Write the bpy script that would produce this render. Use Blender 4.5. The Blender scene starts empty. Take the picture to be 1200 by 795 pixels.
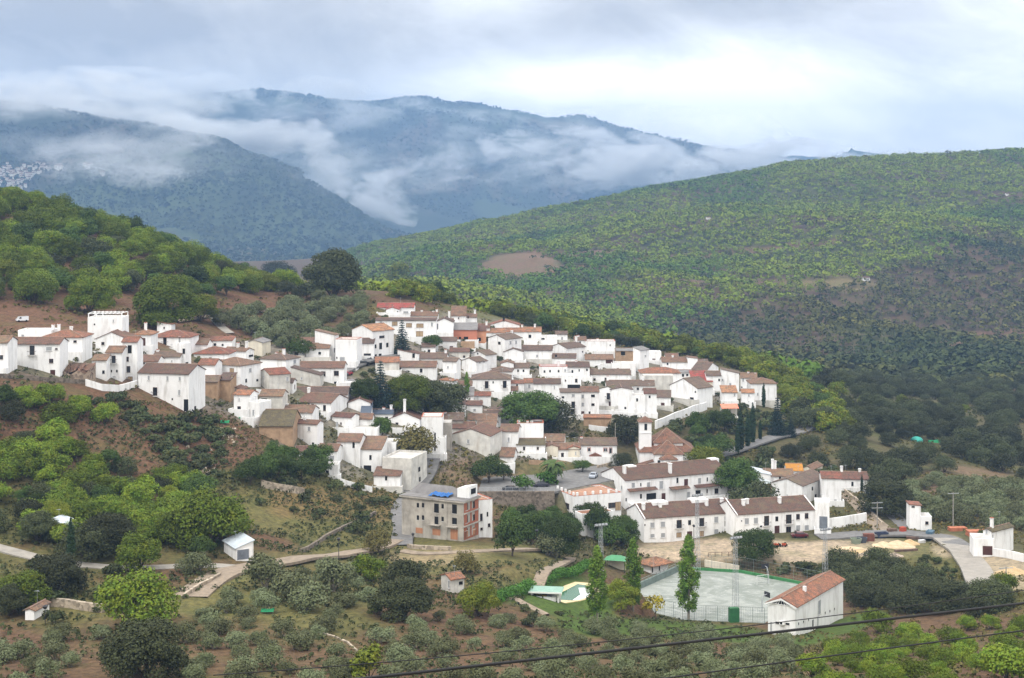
import bpy, bmesh, math, random
import numpy as np
from mathutils import Vector, Matrix
R = math.radians
F = 1800.0          # focal length in photo pixels (photo 1200 wide)
HZ = 230.0          # row of the horizon
ZC = 120.0          # camera altitude above the datum
HAZE = 1.3e-4
scene = bpy.context.scene
COL = scene.collection
rng = random.Random(7)
nrs = np.random.RandomState(11)

# ------------------------------------------------------------------ camera
cd = bpy.data.cameras.new('camera'); cam = bpy.data.objects.new('camera', cd); COL.objects.link(cam)
cam.location = (0, 0, ZC); cam.rotation_euler = (R(90), 0, 0)
cd.sensor_width = 36; cd.lens = 36 * F / 1200.0
cd.shift_y = -(397.5 - HZ) / 1200.0
cd.clip_start = 0.5; cd.clip_end = 40000
scene.camera = cam

# ------------------------------------------------------------------ look
scene.view_settings.view_transform = 'Standard'; scene.view_settings.look = 'None'
scene.view_settings.exposure = EXPOSURE = 0.13; scene.view_settings.gamma = 1
scene.view_settings.use_curve_mapping = False
cy = scene.cycles
cy.max_bounces = 5; cy.diffuse_bounces = 2; cy.glossy_bounces = 1; cy.transmission_bounces = 1
cy.transparent_max_bounces = 6; cy.volume_bounces = 1
cy.volume_step_rate = 1.0; cy.volume_max_steps = 128
cy.use_adaptive_sampling = True; cy.adaptive_threshold = 0.02
cy.use_denoising = True
cy.sample_clamp_indirect = 4

# ------------------------------------------------------------------ node helpers
class NT:
    def __init__(s, tree): s.t = tree; s.t.nodes.clear()
    def n(s, typ, **kw):
        x = s.t.nodes.new(typ)
        for k, v in kw.items(): setattr(x, k, v)
        return x
    def l(s, a, b): s.t.links.new(a, b)
    def put(s, sock, v):
        if hasattr(v, 'is_output') or hasattr(v, 'links'): s.l(v, sock)
        else: sock.default_value = v
    def m(s, op, a, b=None, c=None, clamp=False):
        x = s.n('ShaderNodeMath', operation=op); x.use_clamp = clamp
        s.put(x.inputs[0], a)
        if b is not None: s.put(x.inputs[1], b)
        if c is not None: s.put(x.inputs[2], c)
        return x.outputs[0]
    def mix(s, f, a, b, typ='MIX'):
        x = s.n('ShaderNodeMix', data_type='RGBA', blend_type=typ)
        s.put(x.inputs[0], f); s.put(x.inputs[6], a); s.put(x.inputs[7], b)
        return x.outputs[2]
    def ramp(s, f, stops):
        x = s.n('ShaderNodeValToRGB'); cr = x.color_ramp
        while len(cr.elements) < len(stops): cr.elements.new(0.5)
        for e, (p, c) in zip(cr.elements, stops):
            e.position = p; e.color = (c, c, c, 1) if isinstance(c, (int, float)) else (*c, 1)
        s.put(x.inputs[0], f); return x.outputs[0]
    def noise(s, scale, detail=3, rough=0.55, vec=None, dist=0):
        x = s.n('ShaderNodeTexNoise'); x.inputs['Scale'].default_value = scale
        x.inputs['Detail'].default_value = detail; x.inputs['Roughness'].default_value = rough
        x.inputs['Distortion'].default_value = dist
        if vec is not None: s.l(vec, x.inputs['Vector'])
        return x.outputs['Fac']
    def vscale(s, vec, sc):
        x = s.n('ShaderNodeMapping'); x.inputs['Scale'].default_value = sc; s.l(vec, x.inputs['Vector']); return x.outputs[0]
    def bsdf(s, col, rough=0.9, bump=None, bstr=0.3, bdist=0.1, metallic=0.0, spec=0.3):
        b = s.n('ShaderNodeBsdfPrincipled'); s.put(b.inputs['Base Color'], col if not isinstance(col, tuple) else (*col, 1)); s.put(b.inputs['Roughness'], rough)
        b.inputs['Metallic'].default_value = metallic; b.inputs['Specular IOR Level'].default_value = spec
        if bump is not None:
            u = s.n('ShaderNodeBump'); u.inputs['Strength'].default_value = bstr; u.inputs['Distance'].default_value = bdist
            s.l(bump, u.inputs['Height']); s.l(u.outputs[0], b.inputs['Normal'])
        o = s.n('ShaderNodeOutputMaterial'); s.l(b.outputs[0], o.inputs[0]); return b

# ------------------------------------------------------------------ sky (world)
SUN_EL, SUN_AZ = R(52), R(215)     # from behind-left of the camera; azimuth clockwise from +Y
w = bpy.data.worlds.new('World'); scene.world = w; w.use_nodes = True
nt = NT(w.node_tree)
tc = nt.n('ShaderNodeTexCoord'); sep = nt.n('ShaderNodeSeparateXYZ'); nt.l(tc.outputs['Generated'], sep.inputs[0])
X, Y, Z = sep.outputs
yy = nt.m('MAXIMUM', Y, 0.15)
U = nt.m('DIVIDE', X, yy); V = nt.m('DIVIDE', Z, yy)
def blob(px, py, sx, sy, a):
    u0, v0 = (px - 600) / F, (HZ - py) / F
    du = nt.m('DIVIDE', nt.m('SUBTRACT', U, u0), sx / F); dv = nt.m('DIVIDE', nt.m('SUBTRACT', V, v0), sy / F)
    e = nt.m('ADD', nt.m('MULTIPLY', du, du), nt.m('MULTIPLY', dv, dv))
    return nt.m('MULTIPLY', nt.m('EXPONENT', nt.m('MULTIPLY', e, -1.0)), a)
cv = nt.n('ShaderNodeCombineXYZ'); nt.l(nt.m('ADD', U, nt.m('MULTIPLY', V, 0.55)), cv.inputs[0]); nt.l(nt.m('MULTIPLY', V, 1.9), cv.inputs[1]); cv.inputs[2].default_value = 1.7
n1 = nt.noise(4.2, 7, 0.52, cv.outputs[0], 0.5)
n2 = nt.noise(13, 6, 0.6, cv.outputs[0], 0.8)
b = nt.m('ADD', 0.55, nt.m('MULTIPLY', nt.m('SUBTRACT', n1, 0.5), 1.5))
b = nt.m('ADD', b, nt.m('MULTIPLY', nt.m('SUBTRACT', n2, 0.5), 0.45))
for a in ((120, 50, 330, 100, -0.42), (60, 150, 300, 60, -0.12), (480, 60, 200, 40, -0.10), (860, 120, 330, 60, 0.52), (620, 95, 240, 28, 0.26),
          (560, 5, 90, 22, 0.14), (950, -10, 330, 46, -0.36), (1150, 60, 120, 60, -0.10), (700, 20, 180, 25, -0.10), (1200, 170, 120, 30, 0.12)):
    b = nt.m('ADD', b, blob(*a))
col = nt.ramp(nt.m('MULTIPLY', b, 1.0, clamp=True), [(0.0, (0.60, 0.59, 0.59)), (0.25, (0.90, 0.87, 0.83)), (0.55, (1.40, 1.37, 1.32)), (0.85, (2.15, 2.06, 1.95)), (1.0, (2.55, 2.42, 2.25))])
# overcast sky is brighter overhead
zen = nt.m('ADD', 1.0, nt.m('MULTIPLY', nt.m('SMOOTH_MAX', nt.m('SUBTRACT', Z, 0.16), 0.0, 0.08), 0.95))
sc_ = nt.n('ShaderNodeVectorMath', operation='SCALE'); nt.l(col, sc_.inputs[0]); nt.l(zen, sc_.inputs['Scale'])
sky = nt.n('ShaderNodeTexSky', sky_type='NISHITA'); sky.sun_disc = False; sky.sun_elevation = SUN_EL; sky.sun_rotation = SUN_AZ
bg1 = nt.n('ShaderNodeBackground'); nt.l(sky.outputs[0], bg1.inputs[0]); bg1.inputs[1].default_value = 0.05
bg2 = nt.n('ShaderNodeBackground'); nt.l(sc_.outputs[0], bg2.inputs[0]); bg2.inputs[1].default_value = 1.0
mx = nt.n('ShaderNodeMixShader'); mx.inputs[0].default_value = 0.97; nt.l(bg1.outputs[0], mx.inputs[1]); nt.l(bg2.outputs[0], mx.inputs[2])
wo = nt.n('ShaderNodeOutputWorld'); nt.l(mx.outputs[0], wo.inputs[0])

ld = bpy.data.lights.new('sun', 'SUN'); ld.energy = 1.5; ld.angle = R(10); ld.color = (1.0, 0.975, 0.94)
lo = bpy.data.objects.new('sun', ld); COL.objects.link(lo)
sd = Vector((math.sin(SUN_AZ) * math.cos(SUN_EL), math.cos(SUN_AZ) * math.cos(SUN_EL), math.sin(SUN_EL)))
lo.rotation_euler = sd.to_track_quat('Z', 'Y').to_euler()

# ------------------------------------------------------------------ basic object helpers
def link(o, parent=None):
    COL.objects.link(o)
    if parent is not None: o.parent = parent
    return o
def tag(o, label=None, cat=None, group=None, kind=None):
    if label: o['label'] = label
    if cat: o['category'] = cat
    if group: o['group'] = group
    if kind: o['kind'] = kind
    return o
def empty(name, loc, rz=0.0, parent=None):
    o = bpy.data.objects.new(name, None); o.location = loc; o.rotation_euler = (0, 0, rz); o.empty_display_size = 0.5
    return link(o, parent)
def mesh_np(name, verts, faces, mats=(), mi=None, smooth=False):
    me = bpy.data.meshes.new(name)
    me.from_pydata([tuple(v) for v in verts], [], [tuple(f) for f in faces])
    for m in mats: me.materials.append(m)
    if mi is not None: me.polygons.foreach_set('material_index', np.asarray(mi, dtype=np.int32))
    if smooth: me.polygons.foreach_set('use_smooth', [True] * len(me.polygons))
    me.update(); return me
class MB:
    """collects boxes, prisms and tubes; build() links ONE mesh object"""
    def __init__(s): s.v = []; s.f = []; s.m = []
    def add(s, vs, fs, mi=0):
        o = len(s.v); s.v += [tuple(v) for v in vs]; s.f += [tuple(i + o for i in f) for f in fs]; s.m += [mi] * len(fs); return s
    def box(s, x0, x1, y0, y1, z0, z1, mi=0):
        return s.add([(x0,y0,z0),(x1,y0,z0),(x1,y1,z0),(x0,y1,z0),(x0,y0,z1),(x1,y0,z1),(x1,y1,z1),(x0,y1,z1)],
                     [(0,3,2,1),(4,5,6,7),(0,1,5,4),(1,2,6,5),(2,3,7,6),(3,0,4,7)], mi)
    def bar(s, p, q, r, mi=0, n=4, r2=None):
        p = Vector(p); q = Vector(q); d = (q - p)
        if d.length < 1e-6: return s
        a = d.orthogonal().normalized(); c = d.normalized().cross(a); r2 = r if r2 is None else r2
        vs = []
        for base, rr in ((p, r), (q, r2)):
            for k in range(n):
                t = 2 * math.pi * (k + .5) / n; vs.append(base + (a * math.cos(t) + c * math.sin(t)) * rr)
        fs = [(k, (k + 1) % n, n + (k + 1) % n, n + k) for k in range(n)] + [tuple(range(n - 1, -1, -1)), tuple(range(n, 2 * n))]
        return s.add(vs, fs, mi)
    def tube(s, pts, rad, n=6, mi=0):
        pts = [Vector(p) for p in pts]; m = len(pts); vs = []
        for i, p in enumerate(pts):
            d = (pts[min(i + 1, m - 1)] - pts[max(i - 1, 0)]).normalized()
            a = d.cross(Vector((0.13, 0.97, 0.21))).normalized(); c = d.cross(a)
            rr = rad[i] if hasattr(rad, '__len__') else rad
            for k in range(n):
                t = 2 * math.pi * k / n; vs.append(p + (a * math.cos(t) + c * math.sin(t)) * rr)
        fs = [(i * n + k, i * n + (k + 1) % n, (i + 1) * n + (k + 1) % n, (i + 1) * n + k) for i in range(m - 1) for k in range(n)]
        fs += [tuple(range(n - 1, -1, -1)), tuple(range((m - 1) * n, m * n))]
        return s.add(vs, fs, mi)
    def build(s, name, mats, parent=None, smooth=False):
        if not isinstance(mats, (list, tuple)): mats = [mats]
        me = mesh_np(name, s.v, s.f, mats, s.m, smooth)
        return link(bpy.data.objects.new(name, me), parent)

# ------------------------------------------------------------------ value noise
_perm = nrs.rand(64, 64, 8)
def vnoise(x, y, k=0):
    xi = np.floor(x).astype(int); yi = np.floor(y).astype(int); fx = x - xi; fy = y - yi
    fx = fx * fx * (3 - 2 * fx); fy = fy * fy * (3 - 2 * fy)
    g = _perm[:, :, k % 8]; a = g[xi % 64, yi % 64]; b = g[(xi + 1) % 64, yi % 64]; c = g[xi % 64, (yi + 1) % 64]; d = g[(xi + 1) % 64, (yi + 1) % 64]
    return (a * (1 - fx) + b * fx) * (1 - fy) + (c * (1 - fx) + d * fx) * fy
def fbm(x, y, s, oct=4, k=0):
    r = 0; a = 0.5; t = 0
    for o in range(oct):
        r = r + a * (vnoise(x / s + 17 * o, y / s - 9 * o, k + o) - 0.5) * 2; t += a; a *= 0.5; s = s * 0.5
    return r / t
def sm(e0, e1, x):
    t = np.clip((x - e0) / (e1 - e0), 0, 1); return t * t * (3 - 2 * t)
# ================================================================== TERRAIN
# one height field; profiles (distance, photo row) given along nineteen bearings and lofted
TC = {   # bearing column: list of (Y, row)
 -300: [(190,800),(260,700),(315,560),(350,475),(390,420),(500,330),(620,180),(760,250),(950,330)],
    0: [(190,800),(245,715),(300,600),(345,450),(385,410),(480,330),(600,238),(740,290),(950,350)],
  150: [(190,800),(250,705),(305,605),(362,482),(405,415),(480,360),(590,282),(740,320),(950,355)],
  300: [(190,800),(260,690),(320,610),(375,520),(425,445),(490,400),(580,338),(740,350),(950,365)],
  450: [(190,800),(265,700),(330,640),(385,572),(440,470),(505,402),(600,343),(740,360),(950,372)],
  600: [(190,800),(260,720),(320,655),(378,606),(425,540),(510,450),(620,376),(760,395),(1000,385)],
  750: [(190,800),(265,745),(340,690),(385,637),(430,560),(520,465),(640,405),(800,425),(1020,400)],
  900: [(190,800),(270,755),(345,695),(385,632),(440,565),(530,480),(620,436),(780,445),(1020,415)],
 1050: [(190,800),(270,755),(340,690),(390,625),(440,575),(530,515),(650,475),(820,450),(1020,425)],
 1200: [(190,800),(265,745),(320,685),(370,640),(430,590),(530,540),(650,490),(820,455),(1020,425)],
 1500: [(190,800),(265,735),(320,670),(370,620),(430,580),(530,535),(650,490),(820,450),(1020,420)],
}
FC = {   # far part: far hill base .. crest, valley, mountain A crest, saddle, mountain B crest, behind
 -300: [(1500,345),(1900,350),(2300,345),(2900,345),(3700,300),(5000,118),(6000,170),(8300,118),(10500,190)],
    0: [(1500,345),(1900,345),(2300,345),(2900,345),(3700,290),(5000,120),(6000,165),(8300,112),(10500,190)],
  150: [(1500,345),(1900,345),(2300,345),(2900,340),(3700,285),(5000,146),(6000,190),(8300,112),(10500,190)],
  300: [(1500,345),(1900,345),(2300,335),(2900,330),(3700,290),(5000,184),(6000,225),(8300,107),(10500,190)],
  450: [(1450,332),(1850,310),(2300,284),(2900,305),(3700,300),(5000,272),(6100,250),(8300,119),(10500,190)],
  600: [(1450,325),(1850,290),(2300,254),(2900,300),(3700,300),(5000,290),(6200,262),(8300,136),(10500,190)],
  750: [(1400,335),(1800,275),(2300,224),(2900,300),(3700,300),(5000,295),(6300,265),(8300,154),(10500,200)],
  900: [(1400,345),(1800,265),(2300,201),(2900,290),(3700,300),(5000,295),(6300,270),(8300,182),(10500,210)],
 1050: [(1350,350),(1750,262),(2250,191),(2900,290),(3700,300),(5000,295),(6300,270),(8300,190),(10500,210)],
 1200: [(1350,350),(1750,262),(2200,184),(2900,290),(3700,300),(5000,295),(6300,270),(8300,184),(10500,210)],
 1500: [(1350,330),(1750,250),(2200,175),(2900,280),(3700,300),(5000,295),(6300,270),(8300,190),(10500,210)],
}
cols = sorted(TC); KN = np.array([[(9.0, None), (90.0, None)] and TC[c] + FC[c] for c in cols], dtype=float)   # (C, K, 2)
zk = ZC - KN[:, :, 0] * (KN[:, :, 1] - HZ) / F
def cub(xs, ys, x):          # monotone (Fritsch-Carlson) cubic, ys (n, ...)
    xs = np.asarray(xs, float); h = np.diff(xs); sh = (slice(None),) + (None,) * (ys.ndim - 1)
    d = np.diff(ys, axis=0) / h[sh]; m = np.zeros_like(ys); m[0] = d[0]; m[-1] = d[-1]
    same = d[:-1] * d[1:] > 0; hm = np.where(same, 2 * d[:-1] * d[1:] / np.where(np.abs(d[:-1] + d[1:]) < 1e-12, 1e-12, d[:-1] + d[1:]), 0); m[1:-1] = hm
    i = np.clip(np.searchsorted(xs, x) - 1, 0, len(xs) - 2); t = (x - xs[i]) / h[i]; t = t[sh]; hh = h[i][sh]
    return (2*t**3-3*t**2+1)*ys[i] + (t**3-2*t**2+t)*hh*m[i] + (-2*t**3+3*t**2)*ys[i+1] + (t**3-t**2)*hh*m[i+1]
def cat(xs, ys, x):          # smooth (Catmull-Rom like) across bearings
    xs = np.asarray(xs, float); m = np.gradient(ys, xs, axis=0); h = np.diff(xs); sh = (slice(None),) + (None,) * (ys.ndim - 1)
    x = np.clip(x, xs[0], xs[-1]); i = np.clip(np.searchsorted(xs, x) - 1, 0, len(xs) - 2); t = ((x - xs[i]) / h[i])[sh]; hh = h[i][sh]
    return (2*t**3-3*t**2+1)*ys[i] + (t**3-2*t**2+t)*hh*m[i] + (-2*t**3+3*t**2)*ys[i+1] + (t**3-t**2)*hh*m[i+1]
GX = np.concatenate([np.arange(-900, -60, 12), np.arange(-60, 1260, 4), np.arange(1260, 2101, 12)]).astype(float)
GY = np.concatenate([np.arange(4, 180, 6), np.arange(180, 720, 2), np.arange(720, 2500, 9), np.arange(2500, 10500, 45), [10500]]).astype(float)
dk = cat(cols, KN[:, :, 0], GX); zz = cat(cols, zk, GX)
GZ = np.zeros((len(GX), len(GY)))
for i in range(len(GX)):
    xs = np.concatenate([[0, 8, 60, 120], dk[i]]); z0 = zz[i][0]
    ys = np.concatenate([[ZC - 1.6, ZC - 3.0, ZC - 26, ZC - 44], zz[i]])
    GZ[i] = cub(xs, ys, GY)
PX, PY = np.meshgrid(GX, GY, indexing='ij'); WX = (PX - 600) / F * PY; WY = PY
# mountain crests follow the photograph's skyline
def crest(pts, Yc, lo, hi, k=1.0):
    pts = np.array(pts, float); target = ZC - Yc * (np.interp(GX, pts[:, 0], pts[:, 1]) - HZ) / F
    j = np.argmin(np.abs(GY - Yc)); delta = target - GZ[:, j]
    wgt = np.where(GY < Yc, sm(lo, Yc, GY), 1 - sm(Yc, hi, GY))
    GZ[:] = GZ + delta[:, None] * wgt[None, :] * k
crest([(-900,125),(0,122),(60,128),(110,138),(200,153),(262,165),(290,182),(330,196),(352,203),(356,212),(375,222),(400,236),(450,270),(520,285),(1200,292),(2100,292)], 4975, 4300, 5600)
crest([(-900,118),(150,122),(235,113),(300,107),(340,112),(380,119),(430,121),(490,114),(530,122),(560,124),(600,131),(640,140),(680,136),(720,148),(760,158),(800,166),(850,176),(900,183),(940,190),(975,186),(1000,177),(1030,182),(1060,190),(1110,188),(1135,180),(1170,186),(1200,192),(2100,190)], 8305, 7000, 9300)
crest([(-900,345),(400,300),(430,290),(500,277),(560,263),(600,257),(650,244),(700,236),(760,222),(820,212),(880,201),(920,193),(960,191),(1010,190),(1060,188),(1120,188),(1200,184),(1500,175),(2100,175)], 2300, 1900, 2700)
# relief
far = sm(3000, 4500, WY); mid = sm(800, 1300, WY) * (1 - sm(2400, 3200, WY)); near = (1 - sm(560, 900, WY))
notcrest = 1 - 0.75 * np.exp(-((WY - 2300) / 220) ** 2)
r1 = np.abs(fbm(WX, WY * 0.6, 1100, 4, 1)) - 0.22
GZ += far * (-170 * r1 + 12 * fbm(WX, WY, 160, 3, 3)) * (1 - np.exp(-((WY - 4975) / 260) ** 2)) * (1 - np.exp(-((WY - 8305) / 350) ** 2))
GZ += far * (11 * fbm(WX, WY, 70, 3, 2) - 42 * (np.abs(fbm(WX + 0.3 * WY, WY * 0.7, 420, 3, 5)) - 0.2) * (1 - np.exp(-((WY - 4975) / 200) ** 2)) * (1 - np.exp(-((WY - 8305) / 260) ** 2)))
GZ += mid * (30 * fbm(WX, WY, 420, 4, 2) - 42 * (np.abs(fbm(WX + 0.5 * WY, WY * 0.8, 330, 3, 5)) - 0.2)) * notcrest
GZ += sm(120, 200, WY) * near * (1.3 * fbm(WX, WY, 45, 3, 4) + 0.25 * fbm(WX, WY, 7, 2, 6))

def gz_w(px, Y):
    fi = np.interp(px, GX, np.arange(len(GX))); fj = np.interp(Y, GY, np.arange(len(GY)))
    i = np.clip(fi.astype(int) if hasattr(fi, 'astype') else int(fi), 0, len(GX) - 2); j = np.clip(fj.astype(int) if hasattr(fj, 'astype') else int(fj), 0, len(GY) - 2)
    a = fi - i; b = fj - j
    return GZ[i, j]*(1-a)*(1-b) + GZ[i+1, j]*a*(1-b) + GZ[i, j+1]*(1-a)*b + GZ[i+1, j+1]*a*b
def ground(x, y): return float(gz_w(600 + F * x / y, y))
def ray(px, py, ymin=150, ymax=3000, lift=0.0):
    """world point where the sight line through a photo pixel meets the terrain"""
    Ys = np.concatenate([np.arange(ymin, 900, 1.5), np.arange(900, ymax, 6)]) if ymax > 900 else np.arange(ymin, ymax, 1.5)
    zr = ZC - Ys * (py - HZ) / F; g = gz_w(np.full_like(Ys, px), Ys) + lift
    k = np.argmax(g >= zr)
    if not (g >= zr).any(): k = int(np.argmin(zr - g))
    elif k > 0:
        a = zr[k-1] - g[k-1]; b = g[k] - zr[k]; t = a / (a + b + 1e-9); Yv = Ys[k-1] + t * (Ys[k] - Ys[k-1])
        return Vector(((px - 600) / F * Yv, Yv, ZC - Yv * (py - HZ) / F))
    Yv = Ys[k]; return Vector(((px - 600) / F * Yv, Yv, float(g[k])))
def pix(v): return (600 + F * v[0] / v[1], HZ + F * (ZC - v[2]) / v[1])
def flatten(poly_px, z=None, soft=8.0, ymin=150):
    """level a platform whose corners are photo pixels on the ground"""
    P = [ray(px, py, ymin) for px, py in poly_px]
    if z is None: z = sum(p.z for p in P) / len(P)
    P = [Vector(((px - 600) / F * 1.0, 1.0, 0)) * ((ZC - z) * F / (py - HZ)) for px, py in poly_px]
    xs = np.array([p.x for p in P]); ys = np.array([p.y for p in P]); n = len(P)
    sel = (WX > xs.min() - 30) & (WX < xs.max() + 30) & (WY > ys.min() - 30) & (WY < ys.max() + 30)
    qx = WX[sel]; qy = WY[sel]; ins = np.zeros(qx.shape, bool); dist = np.full(qx.shape, 1e9)
    for a in range(n):
        b = (a + 1) % n; x1, y1, x2, y2 = xs[a], ys[a], xs[b], ys[b]
        c = ((y1 > qy) != (y2 > qy)) & (qx < (x2 - x1) * (qy - y1) / (y2 - y1 + 1e-12) + x1); ins ^= c
        t = np.clip(((qx - x1) * (x2 - x1) + (qy - y1) * (y2 - y1)) / ((x2 - x1) ** 2 + (y2 - y1) ** 2), 0, 1)
        dist = np.minimum(dist, np.hypot(qx - x1 - t * (x2 - x1), qy - y1 - t * (y2 - y1)))
    wt = np.where(ins, 1.0, 1 - sm(0, soft, dist)); GZ[sel] = GZ[sel] * (1 - wt) + z * wt
    return [Vector((p.x, p.y, z)) for p in P], z
# platforms of the place (before anything is put on the ground)
COURT, ZCOURT = flatten([(716,706),(800,668),(868,672),(962,690),(896,731),(800,727)], soft=7)
POOLP, ZPOOL = flatten([(616,706),(690,680),(745,690),(716,712),(700,716),(640,712)], soft=5)
PLAZA, ZPLAZA = flatten([(560,577),(648,577),(735,560),(705,545),(640,556),(566,560)], z=None, soft=4)
_w = (ZC - ZPLAZA) / (577 - HZ) * F
LOWP, _z = flatten([(560,600),(649,600),(652,608),(556,608)], z=ZPLAZA - 5.0, soft=3)
LOT, ZLOT = flatten([(742,642),(860,636),(960,628),(1085,632),(1080,655),(960,656),(850,650)], soft=6)
# ---- ground colour, painted where it lies
vpx = PX.copy(); vpy = HZ + F * (ZC - GZ) / PY
C = np.zeros(PX.shape + (3,)); C[:] = (0.115, 0.085, 0.05)
def paint(c, wgt):
    global C
    C = C * (1 - wgt[..., None]) + np.array(c) * wgt[..., None]
def ell(cx, cyy, rx, ry, y0=0, y1=99999, amp=1.0, ang=0):
    a = R(ang); dx = vpx - cx; dy = vpy - cyy; u = (dx*math.cos(a) + dy*math.sin(a)) / rx; v = (-dx*math.sin(a) + dy*math.cos(a)) / ry
    d = np.sqrt(u * u + v * v) + 0.25 * fbm(WX, WY, 12, 3, 5)
    return (1 - sm(0.75, 1.1, d)) * amp * ((PY > y0) & (PY < y1))
nA = fbm(WX, WY, 40, 4, 1); nB = fbm(WX, WY, 14, 4, 3); nC = fbm(WX, WY, 90, 3, 6)
nearz = (1 - sm(700, 900, WY))
RED = (0.125, 0.070, 0.046); GRASS = (0.085, 0.100, 0.030); DRY = (0.165, 0.135, 0.062); BROWN = (0.105, 0.066, 0.042)
paint(BROWN, nearz)
paint(RED, nearz * sm(-0.15, 0.25, nC + 0.15) * 0.8)
paint(GRASS, nearz * sm(0.0, 0.35, nA) * 0.75)
paint((0.085,0.080,0.042), nearz * sm(560, 700, vpx) * (1 - sm(655, 690, vpy)) * 0.85)
for e in ((60,380,230,42),(150,350,220,50),(290,365,90,40),(170,500,190,55),(230,520,80,35)): paint(RED, ell(*e, 300, 640, 0.85))
for e in ((345,595,75,38,0,500),(420,470,40,10),(600,665,90,22),(450,650,90,60),(160,720,70,30),(330,700,120,60),(110,705,110,22)): paint((0.125,0.115,0.045), ell(*e[:4], 0, 500, 0.75))
for e in ((355,590,50,22),(430,590,40,26)): paint((0.17,0.115,0.055), ell(*e, 0, 500, 0.7))
for e in ((560,680,100,24,-5),(520,720,90,20,0),(690,745,120,30,0)): paint(RED, ell(*e[:4], 0, 500, 0.55))
for e in ((1050,745,200,42),(900,775,200,22),(200,760,180,40),(560,765,200,30),(330,765,120,30),(700,780,160,20)): paint((0.122, 0.078, 0.048), ell(*e, 0, 400, 0.7))
for e in ((560,655,110,14,-8),(610,672,70,10,-12)): paint((0.13,0.12,0.05), ell(*e[:4], 0, 500, 0.8, e[4]))
for e in ((770,738,150,13,4),(690,724,40,22,10),(630,690,60,14,-12),(985,735,70,12,-18),(668,703,60,22,0)): paint((0.062,0.105,0.022), ell(*e[:4], 0, 420, 0.95, e[4]))
paint((0.26,0.21,0.13), ell(510,653,55,12,300,450,0.9))
paint((0.20,0.17,0.09), ell(525,645,60,6,300,450,0.6))
for e in ((850,644,125,14),(960,648,90,14),(1030,644,70,12),(800,648,60,10)): paint((0.36,0.295,0.225), ell(*e, 330, 450, 0.97))
for e in ((1075,665,75,34),(1010,670,60,20)): paint((0.10,0.098,0.035), ell(*e, 0, 420, 0.85))
for e in ((1110,585,60,26),(1180,600,50,25),(1130,560,60,15)): paint((0.17,0.115,0.08), ell(*e, 350, 560, 0.7))
for e in ((1180,668,45,26),(1110,640,20,14)): paint((0.36,0.30,0.22), ell(*e, 0, 400, 0.8))
for e in ((560,556,60,12),(650,520,60,30),(560,545,30,10)): paint((0.18,0.13,0.09), ell(*e, 380, 520, 0.7))
# village ground between the houses: pale concrete lanes
vill = np.zeros_like(PX)
for e in ((110,425,130,22),(380,450,190,60),(560,430,190,62),(720,450,130,45),(830,455,90,22),(450,520,130,40),(620,510,70,30),(790,575,140,35)):
    vill = np.maximum(vill, ell(*e, 330, 620))
paint((0.19,0.175,0.155), vill * 0.85); paint((0.10,0.095,0.05), vill * sm(0.0, 0.2, nB) * 0.5)
vm = sm(-0.25, 0.2, fbm(WX, WY, 9, 3, 2)); 
# mid hill
midz = sm(700, 900, WY) * (1 - sm(2500, 2900, WY))
paint((0.085,0.058,0.040), midz); paint((0.055,0.075,0.025), midz * sm(0.0, 0.3, nC) * 0.7)
for e in ((612,312,52,20,900,1900),(640,298,40,8,900,1900),(700,300,30,8,900,1900),(850,330,80,4,900,2500),(960,335,60,9,900,2500),(1075,440,20,8,800,1300)):
    paint((0.16,0.105,0.075), ell(*e[:4], e[4], e[5], 0.75))
paint((0.15,0.125,0.06), ell(970,332,60,10,900,2500,0.8))
for e in ((820,300,200,5,-6),(650,262,110,6,-8),(730,345,70,5,-12),(1150,395,70,6,-10)): paint((0.17,0.10,0.07), ell(*e[:4], 900, 2600, 0.7, e[4]))
# mountains
farz = sm(2600, 3000, WY); nM = fbm(WX, WY * 0.5, 500, 5, 2)
paint((0.022,0.034,0.022), farz); paint((0.050,0.074,0.030), farz * sm(-0.05, 0.2, nM + 0.15 * (GZ < 250)) * 0.8); paint((0.13,0.085,0.06), farz * sm(0.12, 0.3, fbm(WX, WY * 0.5, 260, 4, 7)) * 0.5); paint((0.012,0.022,0.016), farz * sm(0.0, 0.3, fbm(WX, WY, 120, 3, 1)) * 0.6)

nx, ny = PX.shape
V_ = np.stack([WX, WY, GZ], -1).reshape(-1, 3).astype(np.float32)
idx = np.arange(nx * ny).reshape(nx, ny)
Q = np.stack([idx[:-1, :-1], idx[1:, :-1], idx[1:, 1:], idx[:-1, 1:]], -1).reshape(-1, 4).astype(np.int32)
def big_mesh(name, V, Q, cols=None, smooth=True):
    me = bpy.data.meshes.new(name); k = Q.shape[1]
    me.vertices.add(len(V)); me.vertices.foreach_set('co', np.ascontiguousarray(V, dtype=np.float32).ravel())
    me.loops.add(Q.size); me.loops.foreach_set('vertex_index', Q.ravel())
    me.polygons.add(len(Q)); me.polygons.foreach_set('loop_start', np.arange(0, Q.size, k, dtype=np.int32))
    if cols is not None:
        a = me.color_attributes.new('tint', 'FLOAT_COLOR', 'POINT'); a.data.foreach_set('color', np.concatenate([cols, np.ones((len(V), 1))], 1).astype(np.float32).ravel())
    me.update(calc_edges=True)
    if smooth: me.polygons.foreach_set('use_smooth', np.ones(len(Q), bool))
    return me
gm = bpy.data.materials.new('earth'); gm.use_nodes = True; nt = NT(gm.node_tree)
at = nt.n('ShaderNodeVertexColor', layer_name='tint'); geo = nt.n('ShaderNodeNewGeometry'); P_ = geo.outputs['Position']
a1 = nt.noise(0.9, 6, 0.65, P_); a2 = nt.noise(0.12, 5, 0.6, P_); a3 = nt.noise(5.0, 3, 0.6, P_)
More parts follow.
